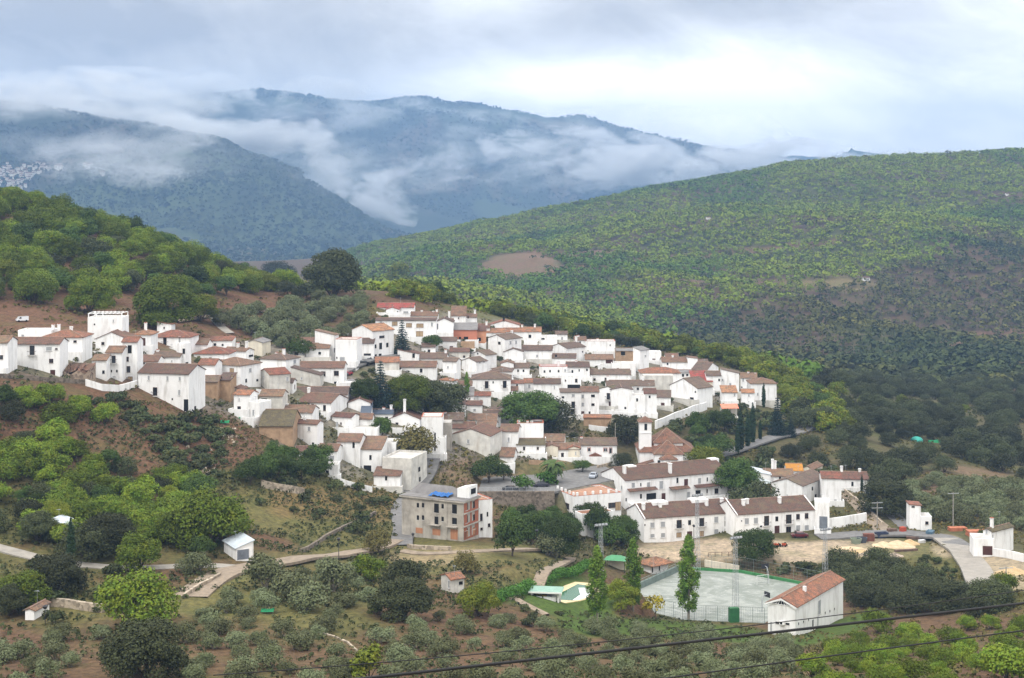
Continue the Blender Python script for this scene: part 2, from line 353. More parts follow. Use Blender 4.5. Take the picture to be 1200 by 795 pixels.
c1 = nt.mix(nt.ramp(a1, [(0.35, 0.0), (0.7, 1.0)]), nt.mix(1.0, at.outputs[0], (0.62, 0.62, 0.62, 1), 'MULTIPLY'), nt.mix(1.0, at.outputs[0], (1.45, 1.38, 1.25, 1), 'MULTIPLY'))
c2 = nt.mix(nt.m('MULTIPLY', nt.ramp(a2, [(0.48, 0.0), (0.62, 1.0)]), 0.28), c1, (0.085, 0.105, 0.03, 1))
c3 = nt.mix(nt.m('MULTIPLY', nt.ramp(a3, [(0.6, 0.0), (0.72, 1.0)]), 0.35), c2, (0.30, 0.25, 0.18, 1))
nt.bsdf(c3, 0.95, a1, 0.5, 0.6, spec=0.1)
terr = link(bpy.data.objects.new('ground', big_mesh('ground', V_, Q, C.reshape(-1, 3)))); terr.data.materials.append(gm)
tag(terr, kind='structure')

# ------------------------------------------------------------------ haze and mist
def volmat(name, color, dens, nodes=None):
    m = bpy.data.materials.new(name); m.use_nodes = True; t = NT(m.node_tree)
    v = t.n('ShaderNodeVolumePrincipled'); v.inputs['Color'].default_value = (*color, 1); v.inputs['Density'].default_value = dens
    v.inputs['Anisotropy'].default_value = 0.0
    o = t.n('ShaderNodeOutputMaterial'); t.l(v.outputs[0], o.inputs['Volume'])
    if nodes: t.l(nodes(t), v.inputs['Density'])
    return m
hz = MB().box(-9000, 9000, -60, 11500, -620, 790).build('haze', volmat('haze air', (0.28, 0.46, 0.76), HAZE))
tag(hz, kind='stuff')

def mistmat():
    m = bpy.data.materials.new('mist'); m.use_nodes = True; t = NT(m.node_tree)
    tc = t.n('ShaderNodeTexCoord'); ln = t.n('ShaderNodeVectorMath', operation='LENGTH'); t.l(tc.outputs['Object'], ln.inputs[0])
    ge = t.n('ShaderNodeNewGeometry')
    oi = t.n('ShaderNodeObjectInfo')
    sepc = t.n('ShaderNodeSeparateColor'); t.l(oi.outputs['Color'], sepc.inputs[0])
    big = t.noise(0.0032, 5, 0.62, t.vscale(ge.outputs['Position'], (1, 0.7, 1.9)), 0.6)
    fine = t.noise(0.011, 4, 0.65, t.vscale(ge.outputs['Position'], (1, 0.7, 2.2)), 0.4)
    r = t.m('MULTIPLY', ln.outputs['Value'], ln.outputs['Value'])
    v = t.m('SUBTRACT', t.m('ADD', t.m('MULTIPLY', t.m('SUBTRACT', big, 0.5), 5.2), t.m('ADD', 0.42, t.m('MULTIPLY', t.m('SUBTRACT', fine, 0.5), 2.2))), t.m('MULTIPLY', r, 0.9), clamp=True)
    d = t.m('MULTIPLY', t.m('MULTIPLY', v, sepc.outputs[0]), 0.0125)
    p = t.n('ShaderNodeVolumePrincipled'); p.inputs['Color'].default_value = (0.97, 0.985, 1.0, 1); t.l(d, p.inputs['Density'])
    o = t.n('ShaderNodeOutputMaterial'); t.l(p.outputs[0], o.inputs['Volume']); m.cycles.volume_step_rate = 0.35
    return m
MIST = mistmat()
bm = bmesh.new(); bmesh.ops.create_icosphere(bm, subdivisions=2, radius=1.0); mistme = bpy.data.meshes.new('mist'); bm.to_mesh(mistme); bm.free(); mistme.materials.append(MIST)
# (col, row, half width px, half height px, Y or None=in front of the slope, density, tilt)
for cx, cyy, rx, ry, Ym, dn, tilt in (
    (150,136,85,10,5700,0.9,8),(230,150,60,11,5700,0.8,12),(300,160,50,14,5750,0.8,10),(350,176,50,22,5800,0.9,25),(400,203,42,24,5900,0.9,35),(440,232,38,20,5900,0.7,35),
    (380,150,40,8,6200,0.4,0),(470,200,60,10,6600,0.45,-20),(500,215,50,9,6600,0.35,-25),
    (130,178,80,8,4650,0.6,-3),(235,182,40,12,4700,0.6,-5),(200,212,26,20,4500,0.4,0),(300,226,16,16,4600,0.55,-20),(225,178,45,7,4700,0.4,-6),
    (90,215,45,12,4300,0.8,5),(50,126,120,12,4650,0.35,3),(90,106,230,15,7300,0.8,0),(250,116,50,10,7500,0.35,8),(10,108,130,16,4600,0.8,0),(160,112,80,10,5300,0.4,8),
    (240,196,220,26,4350,0.14,0),(560,190,240,30,6400,0.16,-5),(120,172,150,14,4400,0.16,0),(330,130,200,14,7300,0.2,5),(520,140,90,10,7700,0.35,5),(620,185,60,16,6900,0.5,-10),(270,215,30,14,4300,0.4,-30),(160,205,50,14,4250,0.45,0),(170,140,110,8,4700,0.3,10),
    (592,166,32,13,7000,1.1,0),(485,124,26,9,7800,0.45,0),(540,190,45,10,7000,0.35,-10),(560,215,34,9,6800,0.5,0),(700,211,45,11,6900,1.0,0),
    (660,158,60,9,7500,0.8,5),(740,172,70,10,7500,0.9,10),(760,196,90,14,6900,1.1,0),(830,190,80,13,7100,1.3,-5),(900,182,70,12,7300,1.2,0),(960,192,80,9,7300,1.0,0),(1080,188,110,7,7600,0.9,0)):
    o = link(bpy.data.objects.new('mist', mistme))
    o.location = ((cx - 600) / F * Ym, Ym, ZC - Ym * (cyy - HZ) / F)
    o.scale = (rx / F * Ym * 1.6, min(300, rx / F * Ym * 1.2), ry / F * Ym * 2.0); o.rotation_euler = (0, R(tilt), 0); o.color = (dn, 0, 0, 1)
    tag(o, kind='stuff')
# ================================================================== MATERIALS
MATS = {}
def mat(name, col, rough=0.85, kind='plain', amt=0.25, scale=1.0, bump=0.15, spec=0.3, metallic=0.0, vary=0.0, stain=None):
    if name in MATS: return MATS[name]
    m = bpy.data.materials.new(name); m.use_nodes = True; t = NT(m.node_tree); m.diffuse_color = (*col, 1)
    g = t.n('ShaderNodeNewGeometry'); P = g.outputs['Position']
    n = t.noise(scale, 5, 0.6, P)
    lo_ = tuple(c * (1 - amt) for c in col) + (1,); hi = tuple(min(0.95, c * (1 + amt * 0.7)) for c in col) + (1,)
    c = t.mix(t.ramp(n, [(0.3, 0.0), (0.7, 1.0)]), lo_, hi)
    if kind == 'plaster':      # runs of dirt and bare patches
        n2 = t.noise(1.0, 5, 0.65, t.vscale(P, (0.9, 0.9, 0.16)))
        c = t.mix(t.m('MULTIPLY', t.ramp(n2, [(0.50, 0.0), (0.72, 1.0)]), 0.5), c, (*(stain or (0.36, 0.33, 0.29)), 1))
    if kind == 'tiles':
        tc = t.n('ShaderNodeTexCoord'); n2 = t.noise(0.8, 4, 0.7, P); n3 = t.noise(5.0, 2, 0.5, P)
        c = t.mix(t.m('MULTIPLY', t.ramp(n2, [(0.40, 0.0), (0.60, 1.0)]), 0.75), c, (0.062, 0.054, 0.046, 1))
        c = t.mix(t.m('MULTIPLY', t.ramp(n3, [(0.52, 0.0), (0.66, 1.0)]), 0.5), c, tuple(min(.9, v * 2.1) for v in col) + (1,))
        n5 = t.noise(0.33, 3, 0.6, P); c = t.mix(t.m('MULTIPLY', t.ramp(n5, [(0.52, 0.0), (0.66, 1.0)]), 0.35), c, (0.15, 0.13, 0.075, 1))
        wv = t.n('ShaderNodeTexWave', wave_type='BANDS', bands_direction='X'); wv.inputs['Scale'].default_value = 1.05; wv.inputs['Distortion'].default_value = 0.6; t.l(tc.outputs['Object'], wv.inputs['Vector'])
        wv2 = t.n('ShaderNodeTexWave', wave_type='BANDS', bands_direction='Y'); wv2.inputs['Scale'].default_value = 1.05; wv2.inputs['Distortion'].default_value = 0.6; t.l(tc.outputs['Object'], wv2.inputs['Vector'])
        n = t.m('ADD', t.m('MULTIPLY', wv.outputs['Fac'], 0.6), t.m('MULTIPLY', wv2.outputs['Fac'], 0.6)); bump = 0.6
    if kind == 'brick':
        bk = t.n('ShaderNodeTexBrick'); tc = t.n('ShaderNodeTexCoord'); bk.inputs['Scale'].default_value = 2.2
        t.l(t.vscale(tc.outputs['Object'], (1, 1, 1)), bk.inputs['Vector']); t.l(c, bk.inputs['Color1'])
        bk.inputs['Color2'].default_value = tuple(v * 0.8 for v in col) + (1,); bk.inputs['Mortar'].default_value = tuple(min(.6, v * 1.25 + .03) for v in col) + (1,); bk.inputs['Mortar Size'].default_value = 0.012
        c = bk.outputs['Color']
    if kind == 'stone':
        v = t.n('ShaderNodeTexVoronoi', feature='F1'); v.inputs['Scale'].default_value = 1.7; t.l(P, v.inputs['Vector'])
        sepv = t.n('ShaderNodeSeparateColor'); t.l(v.outputs['Color'], sepv.inputs[0])
        c = t.mix(0.75, c, t.mix(sepv.outputs[0], tuple(x * 0.45 for x in col) + (1,), tuple(min(.9, x * 1.6) for x in col) + (1,))); n = v.outputs['Distance']; bump = 0.7
    if vary:
        oi = t.n('ShaderNodeObjectInfo'); hs = t.n('ShaderNodeHueSaturation'); t.l(c, hs.inputs['Color'])
        t.l(t.m('ADD', 1 - vary / 2, t.m('MULTIPLY', oi.outputs['Random'], vary)), hs.inputs['Value'])
        t.l(t.m('ADD', 0.5 - vary * 0.03, t.m('MULTIPLY', oi.outputs['Random'], vary * 0.06)), hs.inputs['Hue']); c = hs.outputs[0]
    t.bsdf(c, rough, n, bump, 0.08, metallic, spec)
    MATS[name] = m; return m
WHITE = mat('white_plaster', (0.84, 0.835, 0.825), 0.85, 'plaster', 0.07, 0.35, vary=0.06)
CREAM = mat('cream_plaster', (0.72, 0.66, 0.54), 0.85, 'plaster', 0.10, 0.4, vary=0.05)
DIRTY = mat('weathered_plaster', (0.62, 0.60, 0.55), 0.9, 'plaster', 0.25, 0.5, vary=0.1, stain=(0.25, 0.22, 0.18))
TAN = mat('tan_render', (0.40, 0.27, 0.17), 0.95, 'plaster', 0.25, 0.8, stain=(0.22, 0.13, 0.08))
GREYW = mat('grey_render', (0.36, 0.33, 0.29), 0.95, 'plaster', 0.25, 0.6, stain=(0.15, 0.13, 0.11))
CONC = mat('bare_concrete', (0.42, 0.385, 0.335), 0.95, 'plaster', 0.30, 0.5, stain=(0.12, 0.11, 0.10))
BRICK = mat('red_brick', (0.36, 0.125, 0.07), 0.9, 'brick', 0.2, 1.0)
ORBRICK = mat('orange_brick', (0.46, 0.22, 0.12), 0.9, 'brick', 0.2, 1.0)
STONE = mat('rubble_stone', (0.17, 0.14, 0.11), 0.95, 'stone', 0.3)
PSTONE = mat('pale_stone', (0.36, 0.30, 0.23), 0.95, 'stone', 0.3)
ROOFS = {'b': ('brown tiled', mat('brown_tiles', (0.165, 0.086, 0.060), 0.9, 'tiles', 0.3, 1.5, vary=0.5)),
         'd': ('dark grey-brown tiled', mat('dark_tiles', (0.128, 0.082, 0.064), 0.9, 'tiles', 0.3, 1.5, vary=0.4)),
         't': ('terracotta tiled', mat('terracotta_tiles', (0.26, 0.105, 0.062), 0.9, 'tiles', 0.3, 1.5, vary=0.4)),
         'o': ('orange tiled', mat('orange_tiles', (0.34, 0.155, 0.085), 0.9, 'tiles', 0.25, 1.5, vary=0.25)),
         'r': ('red tiled', mat('red_tiles', (0.30, 0.055, 0.045), 0.85, 'tiles', 0.2, 1.5)),
         'y': ('ochre orange', mat('ochre_tiles', (0.42, 0.19, 0.035), 0.9, 'plaster', 0.25, 1.0, stain=(0.2, 0.12, 0.04))),
         'm': ('mossy brown tiled', mat('mossy_tiles', (0.105, 0.085, 0.045), 0.95, 'tiles', 0.3, 1.0)),
         'g': ('grey sheet', mat('grey_sheet', (0.19, 0.18, 0.175), 0.8, 'plain', 0.25, 0.6)),
         'n': ('pale metal', mat('pale_metal', (0.48, 0.53, 0.57), 0.5, 'plain', 0.15, 0.6)),
         'u': ('blue-grey', mat('slate_blue', (0.075, 0.095, 0.13), 0.6, 'plain', 0.15, 0.8)),
         'c': ('brown', mat('church_tiles', (0.20, 0.095, 0.062), 0.9, 'tiles', 0.35, 2.5)),
         'p': ('plum brown', mat('apartment_tiles', (0.115, 0.062, 0.046), 0.9, 'tiles', 0.15, 1.5))}
RIDGE = mat('pale_ridge_tiles', (0.27, 0.18, 0.135), 0.9, amt=0.3, scale=1.5)
TERR = mat('terrace_tiles', (0.36, 0.20, 0.13), 0.9, 'plain', 0.3, 0.8)
PALE = mat('pale_terrace', (0.52, 0.50, 0.47), 0.9, 'plaster', 0.2, 0.5)
GLASS = mat('window_glass', (0.018, 0.02, 0.024), 0.12, spec=0.5, amt=0.1)
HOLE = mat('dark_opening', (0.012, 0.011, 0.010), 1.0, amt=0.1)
FRAME = mat('brown_frame', (0.10, 0.045, 0.03), 0.6)
WFRAME = mat('white_frame', (0.7, 0.7, 0.7), 0.6)
BLIND = mat('pale_blind', (0.33, 0.34, 0.35), 0.7, amt=0.15)
TBLIND = mat('tan_blind', (0.38, 0.28, 0.17), 0.7, amt=0.15)
DOORM = mat('brown_door', (0.075, 0.028, 0.022), 0.5)
GDOOR = mat('grey_door', (0.17, 0.19, 0.22), 0.5)
IRON = mat('dark_iron', (0.035, 0.035, 0.038), 0.5)
GALV = mat('galvanised_steel', (0.42, 0.44, 0.46), 0.45, metallic=0.4)
RTRIM = mat('terracotta_trim', (0.40, 0.13, 0.075), 0.8)
SLAB = mat('slab_edge', (0.55, 0.53, 0.50), 0.9)

# ------------------------------------------------------------------ windows
_wc = {}
def win_mesh(t, w_, h_):
    key = (t, round(w_ * 5), round(h_ * 5))
    if key in _wc: return _wc[key]
    w_ = max(0.3, key[1] / 5); h_ = max(0.3, key[2] / 5); a = w_ / 2; b = h_ / 2; mb = MB()
    if t in 'wsyW':       # framed window with sill; the pane is set back behind the frame
        f = 0.07
        fm = WFRAME if t in 'sW' else FRAME
        mb.box(-a, a, -0.02, 0.012, -b, b, 0)
        for x0, x1, z0, z1 in ((-a, -a+f, -b, b), (a-f, a, -b, b), (-a+f, a-f, b-f, b), (-a+f, a-f, -b, -b+f)): mb.box(x0, x1, -0.06, 0.013, z0, z1, 1)
        if w_ > 0.8 and t != 's': mb.box(-0.035, 0.035, -0.05, 0.013, -b+f, b-f, 1)
        mb.box(-a-0.1, a+0.1, -0.16, 0.014, -b-0.09, -b-0.002, 2)
        if t == 'W':
            for s in (-1, 1): mb.box(s*a, s*a+s*0.12, -0.05, 0.01, -b, b, 3) if s > 0 else mb.box(-a-0.12, -a, -0.05, 0.01, -b, b, 3)
            mb.box(-a-0.12, a+0.12, -0.05, 0.01, b+0.002, b+0.13, 3)
        ms = [{'w': GLASS, 's': BLIND, 'y': TBLIND, 'W': GLASS}[t], fm, SLAB, RTRIM]
    elif t in 'dgb':
        mb.box(-a, a, -0.03, 0.012, -b, b, 0); f = 0.08
        for x0, x1, z0, z1 in ((-a-f, -a-0.002, -b, b+f), (a+0.002, a+f, -b, b+f), (-a, a, b+0.002, b+f)): mb.box(x0, x1, -0.07, 0.013, z0, z1, 1)
        ms = [{'d': DOORM, 'g': GDOOR, 'b': GLASS}[t], WFRAME if t == 'g' else FRAME]
        if t != 'b' : mb.box(-a*0.7, a*0.7, -0.045, -0.03, -b*0.1, b*0.8, 0)
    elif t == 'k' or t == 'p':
        mb.box(-a, a, -0.012, 0.012, -b, b, 0); mb.box(-a-0.04, a+0.04, -0.07, 0.01, -b-0.1, -b-0.001, 1); ms = [HOLE, SLAB]  # uncut wall: flat black panel carries the shade inside the opening
    elif t == 'B':
        mb.box(-a, a, -0.03, 0.01, -b, b, 0); ms = [ORBRICK]
    me = mesh_np('window', mb.v, mb.f, ms, mb.m); _wc[key] = me; return me
_rc = {}
def rail_mesh(w_):
    k = round(w_ * 4)
    if k in _rc: return _rc[k]
    w_ = k / 4; a = w_ / 2; mb = MB(); mb.box(-a, a, -0.75, 0, -0.14, 0, 0)
    for p, q in (((-a, -0.72), (a, -0.72)), ((-a, -0.72), (-a, 0)), ((a, -0.72), (a, 0))):
        mb.bar((p[0], p[1], 0.95), (q[0], q[1], 0.95), 0.035, 1)
    for i in range(int(w_ / 0.16) + 1): x = -a + i * w_ / max(1, int(w_ / 0.16)); mb.bar((x, -0.72, 0), (x, -0.72, 0.95), 0.014, 1, 3)
    _rc[k] = mesh_np('balcony', mb.v, mb.f, [SLAB, IRON], mb.m); return _rc[k]
NAMEOF = {'w': 'window', 's': 'window', 'y': 'window', 'W': 'window', 'k': 'opening', 'p': 'porch_opening', 'd': 'door', 'g': 'garage_door', 'b': 'balcony_door', 'B': 'bricked_opening'}

class House:
    def __init__(s, xl, xc, xr, ye, yb, th=0, depth=None, C=None):
        s.th = th; a = R(th)
        g = ray(xc, yb); s.C = g; Y0 = g.y
        s.h = (yb - ye) * Y0 / F
        s.dL = Vector((-math.cos(a), math.sin(a), 0)); s.dR = Vector((math.sin(a), math.cos(a), 0))
        aL = (xl - 600) / F; s.L = (g.x - aL * Y0) / (math.cos(a) + aL * math.sin(a))
        if depth: s.M = depth
        elif xr is None: s.M = 7.5
        else:
            b = (xr - 600) / F; den = math.sin(a) - b * math.cos(a); s.M = (b * Y0 - g.x) / den if abs(den) > 0.05 else 8
            if not 2.5 < s.M < 60: s.M = 8
        s.L = min(60, max(1.5, s.L)); s.root = None
    def local(s, px, py, face, off=0.0):
        """local point on facade 'L' (y=off) or 'R' (x=off) seen at a photo pixel"""
        d = Vector(((px - 600) / F, 1, -(py - HZ) / F)); n = Vector((-s.dR.x, -s.dR.y, 0)) if face == 'L' else Vector((-s.dL.x, -s.dL.y, 0))
        P0 = s.C + (s.dR * off if face == 'L' else -s.dL * off); cz = Vector((0, 0, ZC))
        t = (P0 - cz).dot(n) / d.dot(n); P = cz + d * t; q = P - s.C
        return Vector((-q.dot(s.dL), q.dot(s.dR), q.z))
    def make(s, name='house'):
        s.root = empty(name, s.C, -R(s.th)); return s
    def walls(s, wm, roof, pitch, found=3.5):
        L, M, h = s.L, s.M, s.h; f = -found; mb = MB()
        v = [(-L,0,f),(0,0,f),(0,M,f),(-L,M,f),(-L,0,h),(0,0,h),(0,M,h),(-L,M,h)]
        if roof == 'L':
            rz = h + pitch * M / 2; v += [(0,M/2,rz),(-L,M/2,rz)]; fs = [(0,1,5,4),(1,2,6,8,5),(2,3,7,6),(3,0,4,9,7),(4,5,8,9),(7,9,8,6)]
        elif roof == 'R':
            rz = h + pitch * L / 2; v += [(-L/2,0,rz),(-L/2,M,rz)]; fs = [(0,1,5,8,4),(1,2,6,5),(2,3,7,9,6),(3,0,4,7),(5,6,9,8),(4,8,9,7)]
        elif roof == 'SL':
            v[6] = (0,M,h+pitch*M); v[7] = (-L,M,h+pitch*M); fs = [(0,1,5,4),(1,2,6,5),(2,3,7,6),(3,0,4,7),(4,5,6,7)]
        elif roof == 'SR':
            v[4] = (-L,0,h+pitch*L); v[7] = (-L,M,h+pitch*L); fs = [(0,1,5,4),(1,2,6,5),(2,3,7,6),(3,0,4,7),(4,5,6,7)]
        else: fs = [(0,1,5,4),(1,2,6,5),(2,3,7,6),(3,0,4,7),(4,5,6,7)]
        return mb.add(v, fs).build('wall', wm, s.root)
    def roof(s, roof, rm, pitch, o=0.35, t=0.16):
        L, M, h = s.L, s.M, s.h; mb = MB(); e = 0.02; g = 0.18
        if roof in 'LR':
            W_, K = (M, L) if roof == 'L' else (L, M)
            def P(a, b, z): return (-b, a, z) if roof == 'L' else (-a, b, z)     # a across, b along ridge
            rz = h + pitch * W_ / 2 + e; le = h - pitch * o + e; x0, x1 = -g, K + g
            pr = [(-o, le), (W_/2, rz), (W_+o, le), (W_+o, le+t), (W_/2, rz+t), (-o, le+t)]
            vs = [P(a, x0, z) for a, z in pr] + [P(a, x1, z) for a, z in pr]
            fs = [(i, (i+1) % 6, 6 + (i+1) % 6, 6 + i) for i in range(6)] + [(0, 5, 4, 1), (1, 4, 3, 2), (6, 7, 10, 11), (7, 8, 9, 10)]
            mb.add(vs, fs); mb.bar(P(W_/2, x0, rz+t+0.02), P(W_/2, x1, rz+t+0.02), 0.13, 1, 6)
        elif roof in 'HP':
            le = h - pitch * o + e; k = min(L, M) / 2 + o; z1 = le + t + pitch * k
            if roof == 'P': z1 = le + t + pitch * k; r0 = r1 = (-L/2, M/2)
            elif L >= M: r0, r1 = (-L + M/2, M/2), (-M/2, M/2)
            else: r0, r1 = (-L/2, L/2), (-L/2, M - L/2)
            b = [(-L-o,-o),(o,-o),(o,M+o),(-L-o,M+o)]
            vs = [(x, y, le) for x, y in b] + [(x, y, le+t) for x, y in b] + [(*r0, z1), (*r1, z1)]
            if L >= M or roof == 'P': top = [(4,5,9,8),(5,6,9),(6,7,8,9),(7,4,8)]; hips = [(4,8),(7,8),(5,9),(6,9)]
            else: top = [(4,5,8),(5,6,9,8),(6,7,9),(7,4,8,9)]; hips = [(4,8),(5,8),(6,9),(7,9)]
            mb.add(vs, [(0,3,2,1),(0,1,5,4),(1,2,6,5),(2,3,7,6),(3,0,4,7)] + top)
            for a, c in hips: mb.bar(vs[a], vs[c], 0.12, 1, 5)
            if r0 != r1: mb.bar(vs[8], vs[9], 0.13, 1, 6)
        elif roof == 'SL':
            z0 = h - pitch*o + e; z1 = h + pitch*(M+0.2) + e
            vs = [(-L-g,-o,z0),(g,-o,z0),(g,M+0.2,z1),(-L-g,M+0.2,z1)]; vs += [(x,y,z+t) for x,y,z in vs]
            mb.add(vs, [(0,3,2,1),(4,5,6,7),(0,1,5,4),(1,2,6,5),(2,3,7,6),(3,0,4,7)])
        elif roof == 'SR':
            z0 = h - pitch*o + e; z1 = h + pitch*(L+0.2) + e
            vs = [(-L-.2,-g,z1),(o,-g,z0),(o,M+g,z0),(-L-.2,M+g,z1)]; vs += [(x,y,z+t) for x,y,z in vs]
            mb.add(vs, [(0,3,2,1),(4,5,6,7),(0,1,5,4),(1,2,6,5),(2,3,7,6),(3,0,4,7)])
        else: return None
        s.ro = mb.build('roof', [rm, RIDGE], s.root); return s.ro
    def flat(s, wm, floor, cap=None, ph=0.5):
        L, M, h = s.L, s.M, s.h; t = 0.22
        MB().box(-L+t, -t, t, M-t, h+0.003, h+0.06).build('terrace', floor, s.root)
        mb = MB()
        for b in ((-L, 0, 0, t), (-L, 0, M-t, M), (-L, -L+t, t, M-t), (-t, 0, t, M-t)):
            mb.box(b[0], b[1], b[2], b[3], h-0.002, h+ph, 0)
            if cap: mb.box(b[0]-0.04, b[1]+0.04, b[2]-0.04, b[3]+0.04, h+ph, h+ph+0.09, 1)
        mb.build('parapet', [wm, cap or wm], s.root)
    def opening(s, t, px, py, wpx, hpx, face=None):
        if face is None:
            face = 'L' if px <= 600 + F * s.C.x / s.C.y else 'R'
        p = s.local(px, py, face); Y0 = (s.C + s.dL * (-p.x if face == 'L' else 0) + s.dR * (p.y if face == 'R' else 0)).y
        k = Y0 / F; cosv = math.cos(R(s.th)) if face == 'L' else math.sin(R(s.th)) ; cosv = max(0.35, abs(cosv))
        return s.put(t, p, face, wpx * k / cosv, hpx * k)
    def put(s, t, p, face, w_, h_):
        a = w_ / 2 + 0.1; tt = 'b' if t == 'b' else t
        if face == 'L': p.x = min(-a, max(-s.L + a, p.x)); p.y = 0
        else: p.y = min(s.M - a, max(a, p.y)); p.x = 0
        rz = 0 if face == 'L' else R(90)
        o = link(bpy.data.objects.new(NAMEOF[t], win_mesh(tt, w_, h_)), s.root); o.location = p; o.rotation_euler = (0, 0, rz)
        if t == 'b':
            r = link(bpy.data.objects.new('balcony', rail_mesh(max(1.2, w_ + 0.9))), o); r.location = (0, 0, -h_/2 - 0.02)
        return o
    def auto(s, face, rnd, dens=0.75, t='w', skip_low=False):
        n = s.L if face == 'L' else s.M; fl = max(1, int(round(s.h / 2.9))); cols_ = max(1, int(n / 3.0)); fh = s.h / fl
        for f in range(fl):
            for c in range(cols_):
                if rnd.random() > dens: continue
                u = (c + 0.5) / cols_ * n + rnd.uniform(-0.25, 0.25); z = f * fh + fh * 0.55
                k = rnd.random(); tt = t; ww, hh = rnd.choice(((0.7, 0.9), (0.8, 1.1), (0.9, 1.1), (0.5, 0.6)))
                if f == 0 and k < 0.3: tt = 'd'; ww, hh = 0.95, 2.0; z = 1.05
                elif f > 0 and k < 0.18: tt = 'b'; ww, hh = 0.9, 1.95; z = f * fh + 1.1
                elif k > 0.86: tt = 's'
                if z + hh / 2 > s.h - 0.15: z = s.h - 0.2 - hh / 2
                if z - hh / 2 < 0: continue
                s.put(tt, Vector((-u, 0, z)) if face == 'L' else Vector((0, u, z)), face, ww, hh)
    def chimney(s, px, ptop, roof, size=0.7, hh=None, m=None):
        face, off = ('R', -s.L / 2) if roof in ('R', 'SR') else ('L', s.M / 2)
        p = s.local(px, ptop, face, off)
        p.x = min(-0.5, max(-s.L + 0.5, p.x)); p.y = min(s.M - 0.5, max(0.5, p.y))
        top = max(p.z, s.h + 0.6); top = min(top, s.h + 5.5)
        mb = MB(); a = size / 2; x, y = p.x, p.y; z0 = s.h - 0.3
        mb.box(x-a, x+a, y-a*0.8, y+a*0.8, z0, top-0.35); mb.box(x-a-.08, x+a+.08, y-a*0.8-.08, y+a*0.8+.08, top-0.35, top-0.25)
        for dx in (-1, 1):
            for dy in (-1, 1): mb.box(x+dx*a*0.8-.07, x+dx*a*0.8+.07, y+dy*a*0.6-.07, y+dy*a*0.6+.07, top-0.25, top-0.08)
        mb.box(x-a-.06, x+a+.06, y-a*0.8-.06, y+a*0.8+.06, top-0.08, top, 1)
        return mb.build('chimney', [m or WHITE, RTRIM if rng.random() < .4 else WHITE], getattr(s, 'ro', None) or s.root)
def z2(ox, oy, txt, s=4.967):
    out = []
    for e in txt.split(';'):
        e = e.split()
        if e: out.append((e[0], ox + float(e[1]) / s, oy + float(e[2]) / s, float(e[3]) / s, float(e[4]) / s))
    return out
HOUSES = []
VILLAGE = 'houses of the hillside village'
def house(xl, xc, xr, ye, yb, th, roof, rc, label, wins='a', chim='', wm=None, pitch=0.32, depth=None, cap=None, floor=None, ph=0.5, dens=0.95, o=0.35, group=VILLAGE, cat='house', name='house', z=(0, 0)):
    rnd = random.Random(int(xl * 7 + ye * 13)); wm = wm or WHITE
    H = House(xl, xc, xr, ye, yb, th, depth).make(name)
    tag(H.root, label, cat, group)
    H.walls(wm, roof, pitch)
    if roof == 'F': H.flat(wm, floor or PALE, cap, ph)
    else: H.roof(roof, ROOFS[rc][1], pitch, o)
    if isinstance(wins, str):
        if wins.startswith('a'):
            H.auto('L', rnd, dens)
            if H.M > 2 and (th > 8 or xc < 560): H.auto('R', rnd, dens * 0.8)
        elif wins != 'n': 
            for q in z2(z[0], z[1], wins): H.opening(*q)
    if wins == 'n' and wm is WHITE and 'blank' not in label: H.auto('L', rnd, 0.45)
    for c in chim.split(';'):
        c = c.split()
        if c: H.chimney(z[0] + float(c[0]) / 4.967, z[1] + float(c[1]) / 4.967, roof)
    if rnd.random() < .5:
        x, y = -H.L * rnd.uniform(.2, .8), H.M * rnd.uniform(.3, .7); z0 = H.h; z1 = z0 + (pitch * H.M / 2 if roof != 'F' else 0) + rnd.uniform(1.3, 2.2); am = MB().bar((x, y, z0), (x, y, z1), .025, 0, 4)
        for k in range(4): am.bar((x - .5 + .1 * k, y + .12 * k - .2, z1 - .12), (x + .5 - .1 * k, y + .12 * k - .2, z1 - .12), .014, 0, 3)
        am.bar((x, y - .3, z1 - .12), (x, y + .4, z1 - .12), .016, 0, 3); am.build('tv_aerial', GALV, getattr(H, 'ro', None) or H.root)
    HOUSES.append((H, label)); return H
# ================================================================== HOUSES
A = (0, 340); B_ = (220, 340); C_ = (380, 330); D_ = (560, 350); E_ = (740, 380); G_ = (240, 430); I_ = (440, 430); K_ = (640, 470); N_ = (860, 520); S_ = (960, 560)
# ---- left end of the village
house(-18,9,None,402,438,0,'L','b','end stretch of the long low white house cut by the picture edge', 'w 8 392 20 26', depth=7, z=A)
house(9,70,None,403.4,442,0,'L','b','long white house with one balcony above the green bank, beside the collapsed ruin', 'b 187 352 26 52;w 298 413 24 24;d 307 482 26 30;y 60 462 20 38;s 285 343 36 22;k 90 440 8 8;w 328 343 14 10', depth=7, z=A)
house(21,60,None,388.5,413,0,'F','', 'flat white box behind the long balcony house, beside the hipped roof', 's 133 268 20 18', depth=7, z=A, ph=0.3)
house(50,96.6,None,395.5,425,0,'H','t','white house with terracotta hip roof and dark red door behind the long balcony house', 'k 377 300 11 13;w 437 300 17 15;d 438 392 22 44;k 378 382 9 10', '310 198;343 195;415 212', depth=9, z=A)
house(102.7,143.4,None,373.5,412,0,'F','', 'tall flat white block carrying a roof pergola, highest on the left slope', 's 660 180 10 16;k 550 200 7 8', depth=7, z=A, ph=0.35)
PERG = HOUSES[-1][0]
house(112,149,None,397.5,421,0,'R','b','gabled white house tucked under the tall pergola block', 'n', depth=9, z=A, pitch=0.42)
house(107.7,124.8,None,422.5,447,0,'L','b','lowest brown roofed wing, left part of the three storey white house', 'k 602 478 14 20', depth=6, z=A)
